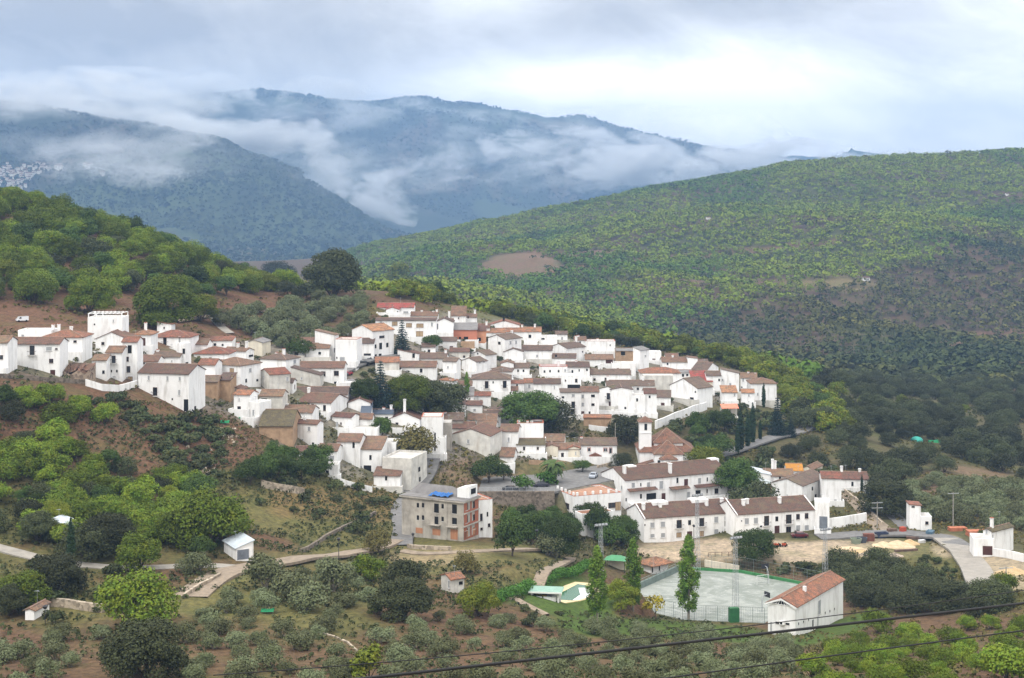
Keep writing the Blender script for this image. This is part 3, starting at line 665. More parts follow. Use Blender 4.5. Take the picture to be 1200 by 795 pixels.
house(124,143,None,413.5,448,0,'L','b','middle wing with the tiny dormer of the three storey white house', 'b 662 405 20 40;k 648 472 10 16;k 680 472 10 16;s 665 505 20 10;k 650 523 8 10', depth=7, z=A)
house(143,161,None,401,448.5,0,'L','t','tall wing with an open top terrace, right part of the three storey white house', 'p 755 345 22 46;w 738 403 25 30;w 740 462 38 36;w 732 521 20 30;y 758 518 28 30;y 693 524 24 18', depth=6, z=A)
house(155,177,None,392.5,414,0,'H','t','white house with a hipped red-brown roof just right of the pergola block', 'd 838 303 13 44', '848 188', depth=8, z=A)
house(177,222,None,395.5,416,5,'H','t','broad white house with two chimneys and long hip roof below the big dark walnut trees', 's 888 306 14 36;b 960 300 16 40;s 1045 290 14 40', '968 232', depth=9, z=A)
house(184,201,None,380.5,398,0,'SR','t','small high white box rising behind the two hip roofed houses', 'n', depth=5, z=A, pitch=0.15)
house(161,185,None,424,441,0,'L','b','narrow brown roofed house squeezed left of the big plain white house roof', 'w 838 425 8 14', depth=7, z=A)
house(179,211,None,418.5,438,3,'L','d','low white house with a dark roof directly behind the big plain white house', 's 915 418 20 24;s 1000 415 10 12', '890 345', depth=6, z=A)
house(207,217,224,404,438,25,'F','', 'slim white tower house with a dark side window behind the big plain white house', 'k 1077 357 14 32;k 1080 432 12 20', z=A, ph=0.3)
house(162,221.5,240.5,438.6,485,12,'L','p','big plain white house on the edge of the slope with one small iron balcony', 's 866 512 16 28;s 975 515 15 26;s 1047 518 14 24;b 903 592 22 46;s 1043 597 13 34;k 1003 635 7 9;k 1083 672 26 70;k 1136 688 10 22', z=A, pitch=0.34, cat='house')
# ---- second group
house(245,272,None,399.5,413,0,'SL','t','small white cottage with a thin terracotta roof line at the foot of the olive slope', 'k 158 318 14 16;k 203 320 12 12', depth=6, z=B_, pitch=0.12)
house(223,243,None,404,418,0,'L','b','small white gabled house at the left foot of the thin roofed cottage', 'n', depth=7, z=B_)
house(262,288,297.5,412,427,25,'L','b','brown roofed house with two chimneys beside the beige gabled barn', 'k 368 383 18 12', '293 305;343 298', z=B_)
house(288,307,None,402,418,10,'R','g','beige gabled barn standing where the olive slope meets the houses', 'n', wm=CREAM, z=B_, depth=8, cat='barn')
house(227,268,None,415,430,3,'H','t','white house with a wide terracotta hip roof behind the twin chimney house', 'n', depth=9, z=B_)
house(232,252,None,428,450,5,'L','t','narrow terracotta roofed wing left of the big square hip roofed house', 'n', depth=7, z=B_)
house(246,281.5,305.5,429,454,27,'H','b','big square white house with a pale-ridged hip roof and two chimneys left', 'k 185 482 20 22;y 257 475 26 38;s 363 468 12 26;k 340 528 8 22;k 405 525 10 14', '143 400;170 397', z=B_)
house(232,255,None,448,470,0,'L','d','brown unplastered block beside the big plain white house', 'n', wm=TAN, depth=7, z=B_, cat='outbuilding')
house(255,270,None,446,472,5,'SL','d','tall tan unplastered block in the middle of the brown ruins', 'y 257 500 16 20', wm=TAN, depth=6, z=B_, cat='outbuilding', pitch=0.2)
house(268,283,None,457,471,8,'R','b','small shed with a sagging roof at the right end of the brown ruins', 'n', wm=GREYW, depth=5, z=B_, cat='shed')
house(303.5,316,340,439.5,460,58,'R','t','off-white house with a bright terracotta roof sloping to the viewer, centre left', 's 580 518 16 26;s 442 505 10 10', wm=DIRTY, z=B_)
house(305,335,351,422,440,22,'H','d','white house with a grey hip roof and two chimneys before the dark trees', 's 623 418 12 26', '518 362;560 340', z=B_)
house(351,403,None,431.5,453,0,'L','b','long white two storey house with four dark windows above the parked cars', 'w 788 488 28 28;w 865 485 28 28;k 788 543 24 14;k 862 540 20 14', depth=8, z=B_)
house(341,375,None,440,455,5,'SR','d','low white lean-to in front of the long four window house', 's 663 515 14 16', wm=DIRTY, depth=5, z=B_, pitch=0.25)
house(359,386,None,408.5,425,0,'L','b','white cottage with one window left of the tall stepped white house', 'k 768 368 14 16', depth=7, z=B_)
house(369,392,397,393,424,15,'SR','b','tall stepped white house with a sloping roof line beside the one window cottage', 's 855 350 28 25', z=B_, pitch=0.2)
house(393,418,None,400,432,8,'F','', 'white terraced block with terracotta edging above the steep street', 's 900 405 30 30;k 868 395 9 10', cap=RTRIM, depth=7, z=B_, floor=TERR)
house(418,438,None,402.5,422,0,'L','d','narrow white house with a roofed balcony above the parked dark car', 'w 1045 383 40 26', depth=7, z=B_)
# ---- top of the village
house(412.5,436.5,461.5,388.4,419,42,'R','o','white house with a faded orange roof and five dark windows left of the tall spruce', 'w 335 323 26 15;k 297 378 13 22;k 328 376 14 36;k 367 370 13 24;k 325 430 14 18;k 297 432 14 16', z=C_, pitch=0.34)
house(442,485,None,360.5,372,0,'L','r','highest white house with a bright red roof at the top of the village', 'n', depth=8, z=C_)
house(452.5,467,None,363,373,0,'R','r','white gabled wing in front of the bright red roof at the village top', 'k 430 175 8 6', depth=7, z=C_)
house(441,480,None,368,378,0,'F','', 'upper flat white storey just below the bright red roofed house', 's 475 180 30 12', depth=6, z=C_)
house(440,511,None,375.8,409,0,'L','d','long white block of flats with large tan shuttered windows behind the tall spruce', 'y 493 255 36 24;y 557 257 40 25;y 555 305 40 30;y 410 245 30 24;s 330 240 16 16;s 627 250 12 24', depth=8, z=C_, pitch=0.12)
house(510,531,None,378,398,0,'R','d','white gabled house with one dark balcony window beside the red brick building', 'k 655 262 15 34', depth=9, z=C_, pitch=0.42)
house(481,513,None,370.5,384,0,'L','b','brown roofed house with three chimneys behind the long block of flats', 'n', '568 168;635 172;655 160', depth=7, z=C_)
house(516,531,None,378,390,0,'L','b','small brown roofed house between the gabled house and the tall stepped house', 'n', '727 170', depth=6, z=C_)
house(529,546,None,370,384,0,'SL','b','tall white house with a steep brown roof plane at the village top', 'n', depth=5, z=C_, pitch=0.6)
house(544,558.5,None,372,386,0,'L','b','narrow white house with roof terrace directly above the red brick building', 'k 838 208 10 14', '877 165', depth=6, z=C_)
house(530.6,559,None,386.8,406,0,'SL','g','red brick building under a grey sheet roof, the only brick house of the upper village', 'k 790 333 14 20;k 825 340 26 36;k 897 337 20 22', wm=BRICK, depth=8, z=C_, pitch=0.22)
house(559.3,569.5,None,388,407,0,'SL','b','low orange-brown annexe stuck on the right side of the brick building', 'k 897 337 20 20', wm=ORBRICK, depth=6, z=C_, pitch=0.2)
house(560,574,None,384.5,396,0,'L','b','tiny brown roofed house peeping over the brick building annexe', 'n', '945 245', depth=7, z=C_)
house(573,609,None,381.5,394,0,'R','t','low white gabled house with a tall thin chimney on the village skyline', 'k 1045 222 12 20', '1080 188', depth=9, z=C_, pitch=0.3)
house(590,634.5,None,389,402,0,'L','t','long brown-red roofed white house at the right end of the village top', 'k 303 220 14 18', '258 150;332 148', depth=8, z=D_)
house(568,592,None,390,403,0,'L','t','low terracotta roofed house between the skyline gable and the long brown-red roof', 'n', '50 130', depth=7, z=D_)
house(572,592,611,398,422,42,'R','d','white gabled house with grey roof turned at an angle below the long brown-red roof', 'k 125 260 14 18;s 190 258 12 20;s 222 255 12 18', '207 185', z=D_)
house(634,653,None,396,408,0,'F','', 'flat white terraces stepping beside the long brown-red roofed house', 'k 345 235 20 8', depth=7, z=D_)
house(612,647,None,411,428,3,'L','d','white house with a straight dark roof over blank walls right of the angled gable', 's 345 335 12 16', depth=8, z=D_)
house(591,613,None,412.5,428,-3,'R','d','blank white gabled wing joined left of the straight dark roof', 'n', depth=8, z=D_)
house(552,569,582,416.5,432,42,'R','d','white angled house with dark grey roof below the red brick building', 'k 893 420 8 10', z=C_)
house(541,558,571,424.5,443,42,'R','d','white house with grey-brown roof between the brick building and the twin-door house', 's 905 470 10 12;s 930 466 10 12', z=C_)
house(490,523,None,420.5,436,3,'L','d','grey-brown roofed house right behind the dense tree grove', 'n', '707 395', depth=8, z=C_)
house(519,535,540,424,446,15,'L','d','white house with a grey roof and bare walls left of the young poplar', 's 720 500 10 14', z=C_)
house(466,490,None,415,430,0,'SR','b','low white wall and lean-to right of the round dark tree below the flats', 'k 520 432 16 24', depth=6, z=C_, pitch=0.2)
house(462,511,None,430.5,448,0,'L','b','long brown roof over a plain white wall just above the tree grove', 'n', depth=8, z=C_)
house(440,468,None,424.5,440,-6,'L','t','low house with a tan-brown roof beside the street of parked cars', 'n', wm=DIRTY, depth=7, z=C_)
house(516,529,536,446.5,459,38,'H','t','small house with a red-brown hip roof and blue shutters at the grove', 's 738 580 10 20;s 762 575 10 20', z=C_)
house(553,598.5,None,444.5,469.5,0,'H','d','white house with twin tall doors upstairs and a pale-ridged hip roof', 'b 945 602 20 40;b 1050 600 20 40;k 983 587 9 11;k 940 655 14 18;k 1055 655 14 18;d 980 658 16 36', depth=10, z=C_)
house(598,614,None,449.5,468,0,'L','t','narrow wing with thin terracotta edge joined to the twin door house', 'k 1122 606 10 14', depth=6, z=C_, pitch=0.15)
house(600,620,None,431.5,444,2,'L','d','small dark roofed white house behind the right shoulder of the twin-door house', 'k 1128 520 10 14;k 1160 520 10 14', depth=7, z=C_)
house(574,599,None,436,449,5,'H','d','dark roofed house directly behind the hip of the twin-door house', 'n', depth=8, z=C_)
house(587,602,None,426.5,440,0,'R','b','low brown roofed house in the crowd above the twin-door house', 'n', depth=7, z=C_)
# ---- centre right
house(645,664,686,408.5,426,48,'R','d','white gabled house with a long dark roof at the rear right of the village', 's 415 288 10 16;k 610 310 6 8', '585 215', z=D_)
house(673,687,None,399,412,0,'L','b','small turret-like white house on the rear skyline', 'k 595 255 8 8', '585 213', depth=6, z=D_)
house(686,721,None,401.5,419,0,'F','', 'flat white house with a thin red parapet line at the rear of the village', 'k 770 272 6 8', '697 232', cap=RTRIM, depth=7, z=D_)
house(686,719,None,421.5,434,0,'L','b','brown roofed house in front of the red parapet house', 'd 765 365 40 26', depth=8, z=D_)
house(722,743,None,411.5,430,0,'L','g','tan unfinished house with a dark loggia beside the tall white gable', 'p 845 320 26 22', wm=TAN, depth=7, z=D_, pitch=0.15)
house(742,750,760.5,411,437,38,'SR','g','tall blank white house sloping to the right beside the tan unfinished house', 's 975 335 10 14', z=D_, pitch=0.3)
house(717,745,None,427.5,441,0,'F','', 'wide white roof terrace below the tan unfinished house', 'n', depth=7, z=D_)
house(647,675,None,420,436,3,'L','d','dark roofed low house between the rear gable and the red terrace building', 'w 455 335 14 16', depth=7, z=D_)
house(632,665,None,431.5,446,0,'F','', 'white building with the round red tiled roof terrace', 'k 388 425 9 13;k 420 423 9 13;k 470 423 9 14;s 508 420 10 16', '470 362', cap=RTRIM, depth=7, z=D_, floor=ROOFS['r'][1])
house(664,691,None,430.5,447,0,'L','d','white house with dark roof and small windows joined right of the red roof terrace', 'k 550 425 9 16;k 590 418 8 12;k 635 415 9 14', '572 362', depth=8, z=D_)
house(691,739,None,439,452,0,'L','d','low long dark brown roof behind the red awning house, centre right', 'n', '705 385;720 378', depth=8, z=D_)
house(625.5,657,None,450,476,0,'L','d','white three storey house with a straight dark roof right of the big central tree', 's 445 518 9 22;s 442 575 9 24;k 462 620 20 14', depth=7, z=D_)
house(614,626,None,449,466,0,'L','t','low terracotta strip roof left of the straight dark roofed three storey house', 'n', depth=6, z=D_)
house(657,681,None,442,470,0,'F','', 'upper flat white storey behind the shaded balcony house', 'n', depth=6, z=D_)
house(656.5,681,None,460,491,0,'SL','d','tall white house with a deep shaded top balcony at the heart of the village', 'k 495 575 16 12;s 555 565 18 18;b 555 620 18 36;b 553 660 18 34', depth=6, z=D_, pitch=0.06)
house(665,680.5,None,450,470,0,'F','', 'shaded top balcony room with a pale awning above the tall white house', 'p 563 512 76 20', depth=4, z=D_, ph=0.2)
house(681,702,None,459.5,490,0,'L','b','tall narrow white house with a red-and-brown roof facing the grove', 'k 670 567 22 14;s 607 570 16 24;s 607 617 16 24;k 670 618 20 16;k 650 665 12 16;d 607 680 16 46', depth=7, z=D_)
house(702,722,729,457.5,483,28,'R','m','white gabled house with a mossy roof right of the tall narrow house', 'b 760 570 16 36;d 772 622 16 40', z=D_)
house(711,742,None,452.5,466,0,'L','d','dark wide roof behind the mossy gable', 'n', '755 450', depth=8, z=D_)
house(716,741,None,457,485,0,'R','d','blank white house with a low gable over the lane', 'k 858 638 10 14', depth=8, z=D_, pitch=0.2)
house(741,756,None,465,487,0,'F','', 'white house with a red railed balcony at the lower right of the old core', 'k 927 590 12 18', depth=6, z=D_, ph=0.3)
house(755,769.5,None,461.5,488,0,'L','b','white tower-like house with a small brown roof beside the red railed balcony', 'k 1000 572 12 16', depth=7, z=D_)
house(741,767,None,452.5,468,3,'L','d','pair of uneven dark roofs behind the red railed balcony', 'n', '962 455;990 480', depth=8, z=D_)
house(751,797,None,437.5,455,0,'H','t','wide brown hip roof above the curved grey wall', 'n', depth=9, z=D_)
house(754,789,None,440.5,464,0,'F','', 'curved-looking weathered grey wall block under the wide brown hip roof', 'n', wm=DIRTY, depth=5, z=D_, ph=0.1)
# ---- right end
house(776,806,None,424.5,438,0,'L','b','long brown roofed house with a thick white chimney on the right skyline', 'k 210 232 10 12', '240 178;170 190', depth=8, z=E_)
house(806,817.5,None,420.5,440,0,'SR','b','plain white end block right of the thick chimney house', 'n', depth=6, z=E_, pitch=0.12)
house(794,811,None,437,450,0,'L','g','small white house with a glazed balcony below the thick chimney house', 'k 300 298 14 16;k 325 296 12 14', depth=6, z=E_, pitch=0.2)
house(810,828,842,434.8,451,26,'L','d','white house with a dark rear roof and two slim windows near the right end', 'k 372 285 10 26;k 395 290 10 22', z=E_)
house(785,817,835,455.5,478,48,'R','d','large white gable end facing left with a grey roof above the garden trees', 'b 352 440 16 26;k 372 395 8 10', '348 330', z=E_, pitch=0.45)
house(811,835,None,447.5,462,0,'SL','r','low annexe with a bright red roof plane behind the large white gable', 'n', depth=8, z=E_, wm=CREAM, pitch=0.35)
house(828,845,None,440.5,464,0,'L','d','narrow white house with a grey roof right of the bright red plane', 's 482 408 8 18;k 510 325 10 12', depth=7, z=E_)
house(845,866,None,438,466,5,'SR','d','stepped white house falling to the right near the road end of the village', 's 530 325 10 14;s 575 350 12 14', depth=7, z=E_, pitch=0.22)
house(846,864,None,460,476,0,'SL','o','low white wing with a thin orange tile edge under the stepped white house', 's 600 412 10 16', depth=5, z=E_)
house(868,887,None,443.5,462,8,'L','b','white house with a brown roof and white chimney beside the last hip roofed house', 's 650 325 8 20;k 633 370 8 14', '735 284;680 275', depth=8, z=E_)
house(880,910,None,449.7,478,0,'H','b','last white house at the right end of the village with a low hip roof', 'k 810 455 34 18;s 735 408 10 18', depth=9, z=E_)
house(869,884,None,460.5,478,5,'L','o','small white house with an orange eave between the tall cypresses', 's 683 415 10 14;s 683 455 8 14', depth=5, z=E_)
# ---- lower left cluster
house(274,293,302,463,491,14,'L','o','narrow white house with an orange roof at the left tip of the lower cluster', 's 200 190 10 18;b 200 250 16 36', z=G_)
house(291,304,318,474,500,24,'F','', 'low white terraced house with a railing beside the narrow orange roof', 's 283 268 14 36', z=G_)
house(304,331,None,464.5,487,3,'L','b','white house with a deep porch and brown roof behind the low terraced one', 'k 345 195 36 22', depth=7, z=G_, wm=DIRTY)
house(350,388,407,472.7,489,18,'L','b','white house with three brown windows in a row and a long brown roof', 'w 567 225 18 36;w 628 232 16 36;w 697 240 17 36', '602 120', z=G_)
house(337,407,None,462.5,476,0,'L','d','very long grey-brown roof behind the house with three brown windows', 'k 510 197 10 18', depth=9, z=G_)
house(304,343,None,499.5,526,0,'L','m','round-cornered tan brick barn under a broad mossy roof', 'y 355 412 12 40', wm=TAN, depth=15, z=G_, cat='barn', pitch=0.4)
house(330,366,None,484,505,5,'L','b','dark brown roof behind the tan brick barn', 'n', '470 215;415 235', depth=8, z=G_)
house(343,372,379,497.4,528,18,'L','b','white house with a small window pair joined right of the tan brick barn', 's 607 362 18 26;s 568 432 14 24;k 630 450 12 20', '582 292', z=G_)
house(389,412,421,489.5,507,22,'L','b','small white gabled house with brown roof above the white terraces', 'n', z=G_)
house(408,434,None,472.5,488,0,'R','b','white gable end facing the viewer left of the dark conifer', 'n', depth=9, z=G_, pitch=0.4)
house(418,436,None,491.5,508,0,'L','b','white cottage with a railed terrace left of the blue-grey roofs', 'k 890 325 14 34', depth=6, z=G_)
house(423,434.5,None,484,495,0,'SL','u','little house with a steep blue-grey roof', 'n', depth=5, z=G_, pitch=0.4)
house(434,460,None,485.5,496,0,'L','u','long low blue-grey roof below the tree grove', 'n', '1085 222;1042 235', depth=7, z=G_, pitch=0.2)
house(383,442,None,504,527,5,'F','', 'broad white stepped terraces between the upper and lower white houses', 's 770 335 14 30;k 757 437 12 18', depth=10, z=G_)
house(372,395,None,529,548,5,'L','b','low white house with reddish roof left of the two-porch house', 's 740 530 26 26', depth=7, z=G_)
house(395,422,None,518,549,5,'L','b','upper brown roofed part of the two-porch white house', 'k 866 452 12 42', depth=8, z=G_)
house(398,447,None,527,558,6,'SL','b','white house with two dark porch openings at the lower edge of the cluster', 'k 826 525 12 26;k 881 532 17 28;k 964 528 15 28;k 833 593 20 28;p 889 600 46 46;p 947 597 46 44', depth=8, z=G_, pitch=0.25)
house(436,464,None,521,548,5,'F','', 'white flat block with round chimneys above the plain long white wall', 'k 1045 505 8 16', '1057 410;1088 488', depth=7, z=G_)
house(448,482,500.5,540,577,16,'F','', 'plain long white building with a slanting top right above the concrete shell', 'k 255 597 12 28;k 258 655 10 26', wm=DIRTY, z=I_)
house(438,469,None,558,577,5,'SL','b','low white annexe with a brown lean-to roof against the plain long building', 'k 62 650 12 22', depth=5, z=I_, pitch=0.25)
# ---- centre bottom
house(456,492,None,491.5,506,2,'R','b','white house with a brown double roof just below the dark grove', 'n', '90 225;290 285', depth=9, z=I_, pitch=0.4)
house(494,518.5,None,491,535,0,'F','', 'white block with tall dark window strips right of the big autumn willow', 'k 347 410 10 50;k 346 470 10 40', cap=RTRIM, depth=8, z=I_)
house(511,543,None,492.5,512,0,'L','d','grey-brown roofed house in the middle of the weathered stone walls', 'n', '405 262', depth=8, z=I_, wm=GREYW)
house(518,529,None,496,529,0,'F','', 'narrow weathered grey stone house right of the window strip block', 'n', wm=GREYW, depth=6, z=I_, ph=0.1)
house(511,522.5,None,513.5,536,0,'F','', 'small white cube house at the foot of the window strip block', 'n', '380 385', depth=5, z=I_, ph=0.2)
house(524,556,None,502,520,0,'L','b','low brown roofed house behind the large blank gable', 'n', '500 350', depth=7, z=I_, wm=DIRTY)
house(529.6,574,588,511.5,539,16,'R','b','large weathered white gable with one window above the plaza trees', 's 540 435 18 26;s 545 505 10 10', wm=mat('aged_white', (0.70, 0.68, 0.63), 0.9, 'plaster', 0.2, 0.5, stain=(0.4, 0.33, 0.25)), z=I_, pitch=0.32, depth=12)
house(575,601,None,483,499,0,'R','d','white gable end facing the viewer left of the big central tree', 'n', depth=9, z=I_, pitch=0.4)
house(566,587,None,487.5,501,3,'L','d','dark roofed house joined left of the white gable end by the central tree', 'n', '603 250', depth=7, z=I_)
house(548,582,None,492.5,506,4,'L','b','low white house with a flat-pitched brown roof above the stepped terraces', 'n', depth=7, z=I_)
house(559,581,None,500,514,4,'L','b','brown roof between the large blank gable and the stepped terraces', 'n', depth=7, z=I_)
house(586,607,None,506,530,6,'L','b','white house with a brown roof right of the large blank gable', 's 775 425 14 30', depth=8, z=I_)
house(606,637,None,498,522,0,'F','', 'white stepped terrace house with three thick chimneys above the tan roof', 's 760 385 12 14', '825 332;885 312;910 340', cap=RTRIM, depth=7, z=I_, floor=ROOFS['t'][1])
house(605.5,639,None,521.5,536.5,0,'L','m','white house with a tan-brown roof split by a pale ridge beside the plaza', 'w 865 475 14 20;w 945 475 14 18;k 928 516 10 20', depth=7, z=I_)
house(586,602,None,535.5,547,8,'L','b','small house with a steep brown roof behind the plaza trees', 'n', depth=7, z=I_, pitch=0.5)
house(637,661,None,517.5,531,5,'L','b','brown roofs stepping down right of the terrace chimneys', 'n', depth=8, z=I_)
house(640,654,None,524,537,0,'R','b','cream house with a low gable right of the tan roofed one', 'n', wm=CREAM, depth=6, z=I_)
house(651,680,None,527,541,0,'L','b','wide brown roof behind the palm tree', 'n', depth=7, z=I_)
house(666,679.5,None,525.5,541.5,0,'R','t','little cream gabled house with a red roof line next to the maroon framed windows', 's 172 305 8 20', wm=CREAM, depth=6, z=K_)
H97 = house(679,723,None,522,544,0,'L','d','white house with maroon framed windows and a small tiled porch on the plaza', 'W 250 284 18 20;W 345 285 20 22;W 375 290 16 32;k 352 355 16 10;s 172 300 8 18', '205 208', depth=8, z=K_)
# ---- lower right
house(896,930,None,558.5,572,4,'L','b','white house with a brown roof and many small chimneys behind the car park houses', 'k 268 205 12 24', '225 90;240 100', depth=8, z=N_)
house(882,903,None,557,572,5,'SR','n','low house with a pale metal roof left of the many chimneys', 'k 228 215 10 12', depth=7, z=N_, pitch=0.2)
house(922,941,None,552,565,5,'L','y','low building with a bright ochre orange roof', 'k 370 185 14 28', depth=8, z=N_)
house(940,952,964,550.5,561,30,'R','b','cream gabled house joined to the ochre orange roof', 'k 462 180 8 12;k 475 180 8 12', wm=CREAM, z=N_, pitch=0.5)
house(904,940,969,570,593,34,'R','d','big white house with a dark grey roof above the garage door', 'k 457 262 13 22;k 476 316 13 40;s 508 332 12 24;s 310 300 8 10;s 385 300 10 10', z=N_, pitch=0.34)
house(963,986,None,561,591,6,'L','t','tall plain white house with a reddish roof above the steep lane', 's 590 335 16 20', depth=7, z=N_)
house(984,1018,None,562,577,4,'L','b','white house with a brown roof left of the dark pointed cypress', 'k 690 235 12 24', '627 130;732 145', depth=8, z=N_)
house(878,890,904,569,587,45,'SR','n','orange brick shed with a pale metal roof', 'n', wm=ORBRICK, z=N_, cat='shed', pitch=0.2)
house(955,972,None,590,622,10,'F','', 'white entrance block with a railed balcony and blue-black gate', 'g 521 465 44 84', depth=6, z=N_, ph=0.2)
house(1066,1079,None,593,621,5,'SR','t','tall end of the roofless white ruin by the road junction', 'k 547 170 16 10', depth=5, z=S_, pitch=0.05, cat='ruin')
house(1079,1092,None,606,622,5,'F','', 'low end of the roofless white ruin by the road junction', 'n', depth=5, z=S_, ph=0.1, cat='ruin')
house(1152,1162,1187.5,623.5,651,50,'R','m','isolated white house with an olive-brown gable roof at the right edge', 's 1005 345 12 24;s 975 315 10 24', '1005 232', z=S_, pitch=0.4)
house(1141,1165,None,633,652,8,'F','', 'low white garage block with a dark door left of the isolated white house', 'd 980 425 50 50', depth=6, z=S_, ph=0.2)
house(262.5,277,297,643,657.5,62,'SL','n','white garage with a grey door beside the track', '', z=(0, 560), cat='garage')
HOUSES[-1][0].opening('g', 284, 650, 13, 11, 'R')
house(59,73,None,616,629,10,'SR','n','small white hut half hidden behind dark oaks above the track', 'n', depth=5, cat='hut')
house(517,528,544,679.5,695,60,'R','t','tiny pale hut with a terracotta roof in the field below the concrete shell', '', z=(440,540), cat='hut', wm=DIRTY)
HOUSES[-1][0].opening('k', 540, 683.5, 5, 4, 'R'); HOUSES[-1][0].opening('s', 526, 685, 2.2, 9, 'L')
house(30,40,None,716,727,10,'R','b','little white hut among olive trees at the lower left edge', 'n', depth=5, cat='hut')
house(345,370,None,401,413,0,'L','b','low white house at the edge of the olives, left of the tall stepped house','n',depth=6)
house(511,535,None,400,413,0,'L','d','low white house with a grey roof under the single dark balcony gable','a',depth=6)
house(527,550,None,412.5,425,0,'L','b','small brown roofed house in the rubble just below the brick building','a',depth=5.5, wm=DIRTY)
house(540,556,None,403,412,0,'F','','unplastered tan terrace wall directly under the brick building','n',depth=4, wm=TAN)
house(757,775,None,414,427,0,'F','','flat white house left of the thick chimney house on the right skyline','a',depth=6)
house(531,553,None,452,464,0,'L','b','low white house with a brown roof behind the slender young poplar','a',depth=5.5)
house(529,555,None,464,478,0,'SL','g','white shed with a grey lean-to roof below the slender young poplar','a',depth=5.5)
house(519,545,None,474,487,0,'L','d','dark roofed white house at the right foot of the dark grove','a',depth=5.5)
house(473,496,None,478,490,0,'L','b','brown roofed low house at the bottom edge of the dark grove','n',depth=5.5)
house(346,371,None,530,545,0,'L','b','small white house under the window-pair house right of the tan barn','a',depth=5.5)
house(371,396,None,547,561,0,'F','','low white terrace block in front of the lowest lower-cluster houses','a',depth=5)
house(684,716,None,490,503,4,'L','t','tan roofless looking shed at the foot of the tall narrow house','n',depth=5, wm=TAN, pitch=0.2, cat='shed')
house(768,786,None,466,480,6,'SL','d','small white house at the top of the long climbing white wall','a',depth=5)
house(585,607,None,458,470,0,'L','b','white house at the right foot of the twin door house','a',depth=5)
house(318,343,None,449,462,4,'L','d','white house squeezed between the terracotta slope roof and the lean-to','a',depth=5)
house(338,355,None,409,421,0,'L','b','little white house at the left foot of the one window cottage','a',depth=5)
house(494,510,None,407,418,0,'L','d','small white house between the round dark tree and the brick building','a',depth=5)
house(780,795,None,418,430,0,'L','b','small brown roofed house at the far rear of the right skyline','a',depth=5)
house(816,830,None,425,436,0,'L','d','small grey roofed house at the rear right edge of the village','a',depth=5)
house(394,415,None,451,463,0,'F','','low white parking terrace under the steep street cars','n',depth=5)
house(554,575,None,464,478,0,'L','t','small white house with a terracotta roof below the twin door house','a',depth=5)
house(546,565,None,475,488,0,'L','b','brown roofed white house left of the white gable by the central tree','a',depth=5)
house(614,630,None,402,412,0,'F','','small flat white house behind the straight dark roof and blank walls','a',depth=5)
house(651,665,None,392,403,0,'L','d','small dark roofed house on the rear skyline left of the turret-like house','a',depth=5)
# ================================================================== THE LARGER BUILDINGS BELOW
M_ = (440, 540); P_z = (600, 620); Q_ = (800, 620)
def special(xl, xc, xr, ye, yb, th, name, label, cat, wm, L=None, M=None):
    H = House(xl, xc, xr, ye, yb, th)
    if L: H.L = L
    if M: H.M = M
    H.make(name); tag(H.root, label, cat); HOUSES.append((H, label)); return H
def boxp(H, name, x0, x1, y0, y1, z0, z1, m, parent=None):
    o = MB().box(x0, x1, y0, y1, z0, z1).build(name, m, H.root); return o
# ---- long apartments above
HA = special(705, 732.6, 852.5, 563.6, 597, 65, 'apartment_building', 'long white apartment building with brown roof and mid-height canopies, directly under the church', 'apartments', WHITE)
HA.L = min(HA.L, 15); HA.walls(WHITE, 'R', 0.36); HA.roof('R', ROOFS['p'][1], 0.36, 0.25)
for q in z2(*K_, 's 507 492 18 32;k 551 487 8 18;s 596 488 18 30;s 670 490 24 46;k 764 463 10 30;d 814 480 20 46;s 893 466 18 34;k 938 457 8 20;s 993 458 18 30;k 552 555 12 24;p 612 555 58 34;d 683 560 18 42;s 828 550 20 44;p 884 535 30 30;k 937 525 8 20;w 991 525 22 28;k 462 575 8 18;s 365 478 12 50;k 390 485 10 46;k 341 458 9 20;s 440 505 8 24'): HA.opening(*q)
def canopy(H, p0, p1, wz, m, name='canopy_roof', out=1.5):
    a = H.local(*p0, 'R'); b = H.local(*p1, 'R'); mb = MB(); y0, y1, z = a.y, b.y, (a.z + b.z) / 2
    vs = [(0.0, y0, z+.5), (0.0, y1, z+.5), (out, y1, z), (out, y0, z)]; vs += [(x, y, zz - 0.14) for x, y, zz in vs]
    mb.add(vs, [(0,3,2,1),(4,5,6,7),(0,1,5,4),(1,2,6,5),(2,3,7,6),(3,0,4,7)]); return mb.build(name, m, H.root)
for a, b in (((735, 574.5), (768, 573)), ((784, 573), (806, 571)), ((813, 571), (854, 566.5))): canopy(HA, a, b, 0, ROOFS['b'][1])
for a, b in (((736, 593), (770, 590)), ((812, 586), (855, 582))):
    p = HA.local(*a, 'R'); q = HA.local(*b, 'R'); boxp(HA, 'balcony', 0.01, 1.6, p.y, min(q.y, HA.M), min(p.z, q.z) - .15, min(p.z, q.z) + 0.9, WHITE)
for px, pt in ((726, 547.5), (787, 545)):
    p = HA.local(px, pt, 'L', 0); y = HA.M * (0.05 if px < 740 else 0.46); x = -HA.L * (0.12 if px > 740 else 0.25); z0 = HA.h
    MB().box(x-.45, x+.45, y-.35, y+.35, z0, z0+3.2).box(x-.55, x+.55, y-.45, y+.45, z0+3.2, z0+3.35).build('chimney', WHITE, HA.root)
for yf in (0.13, 0.52, 0.95): boxp(HA, 'parapet', -HA.L*0.62, -HA.L*0.44, HA.M*yf, HA.M*yf+0.3 if yf == .52 else HA.M*yf+2.6, HA.h+0.5, HA.h+HA.L*0.36/2+0.25, WHITE)
boxp(HA, 'garden_wall', 2.0, 2.2, 0, HA.M, -3, HA.local(760, 606, 'R').z + 1.0 if False else 1.1, WHITE)
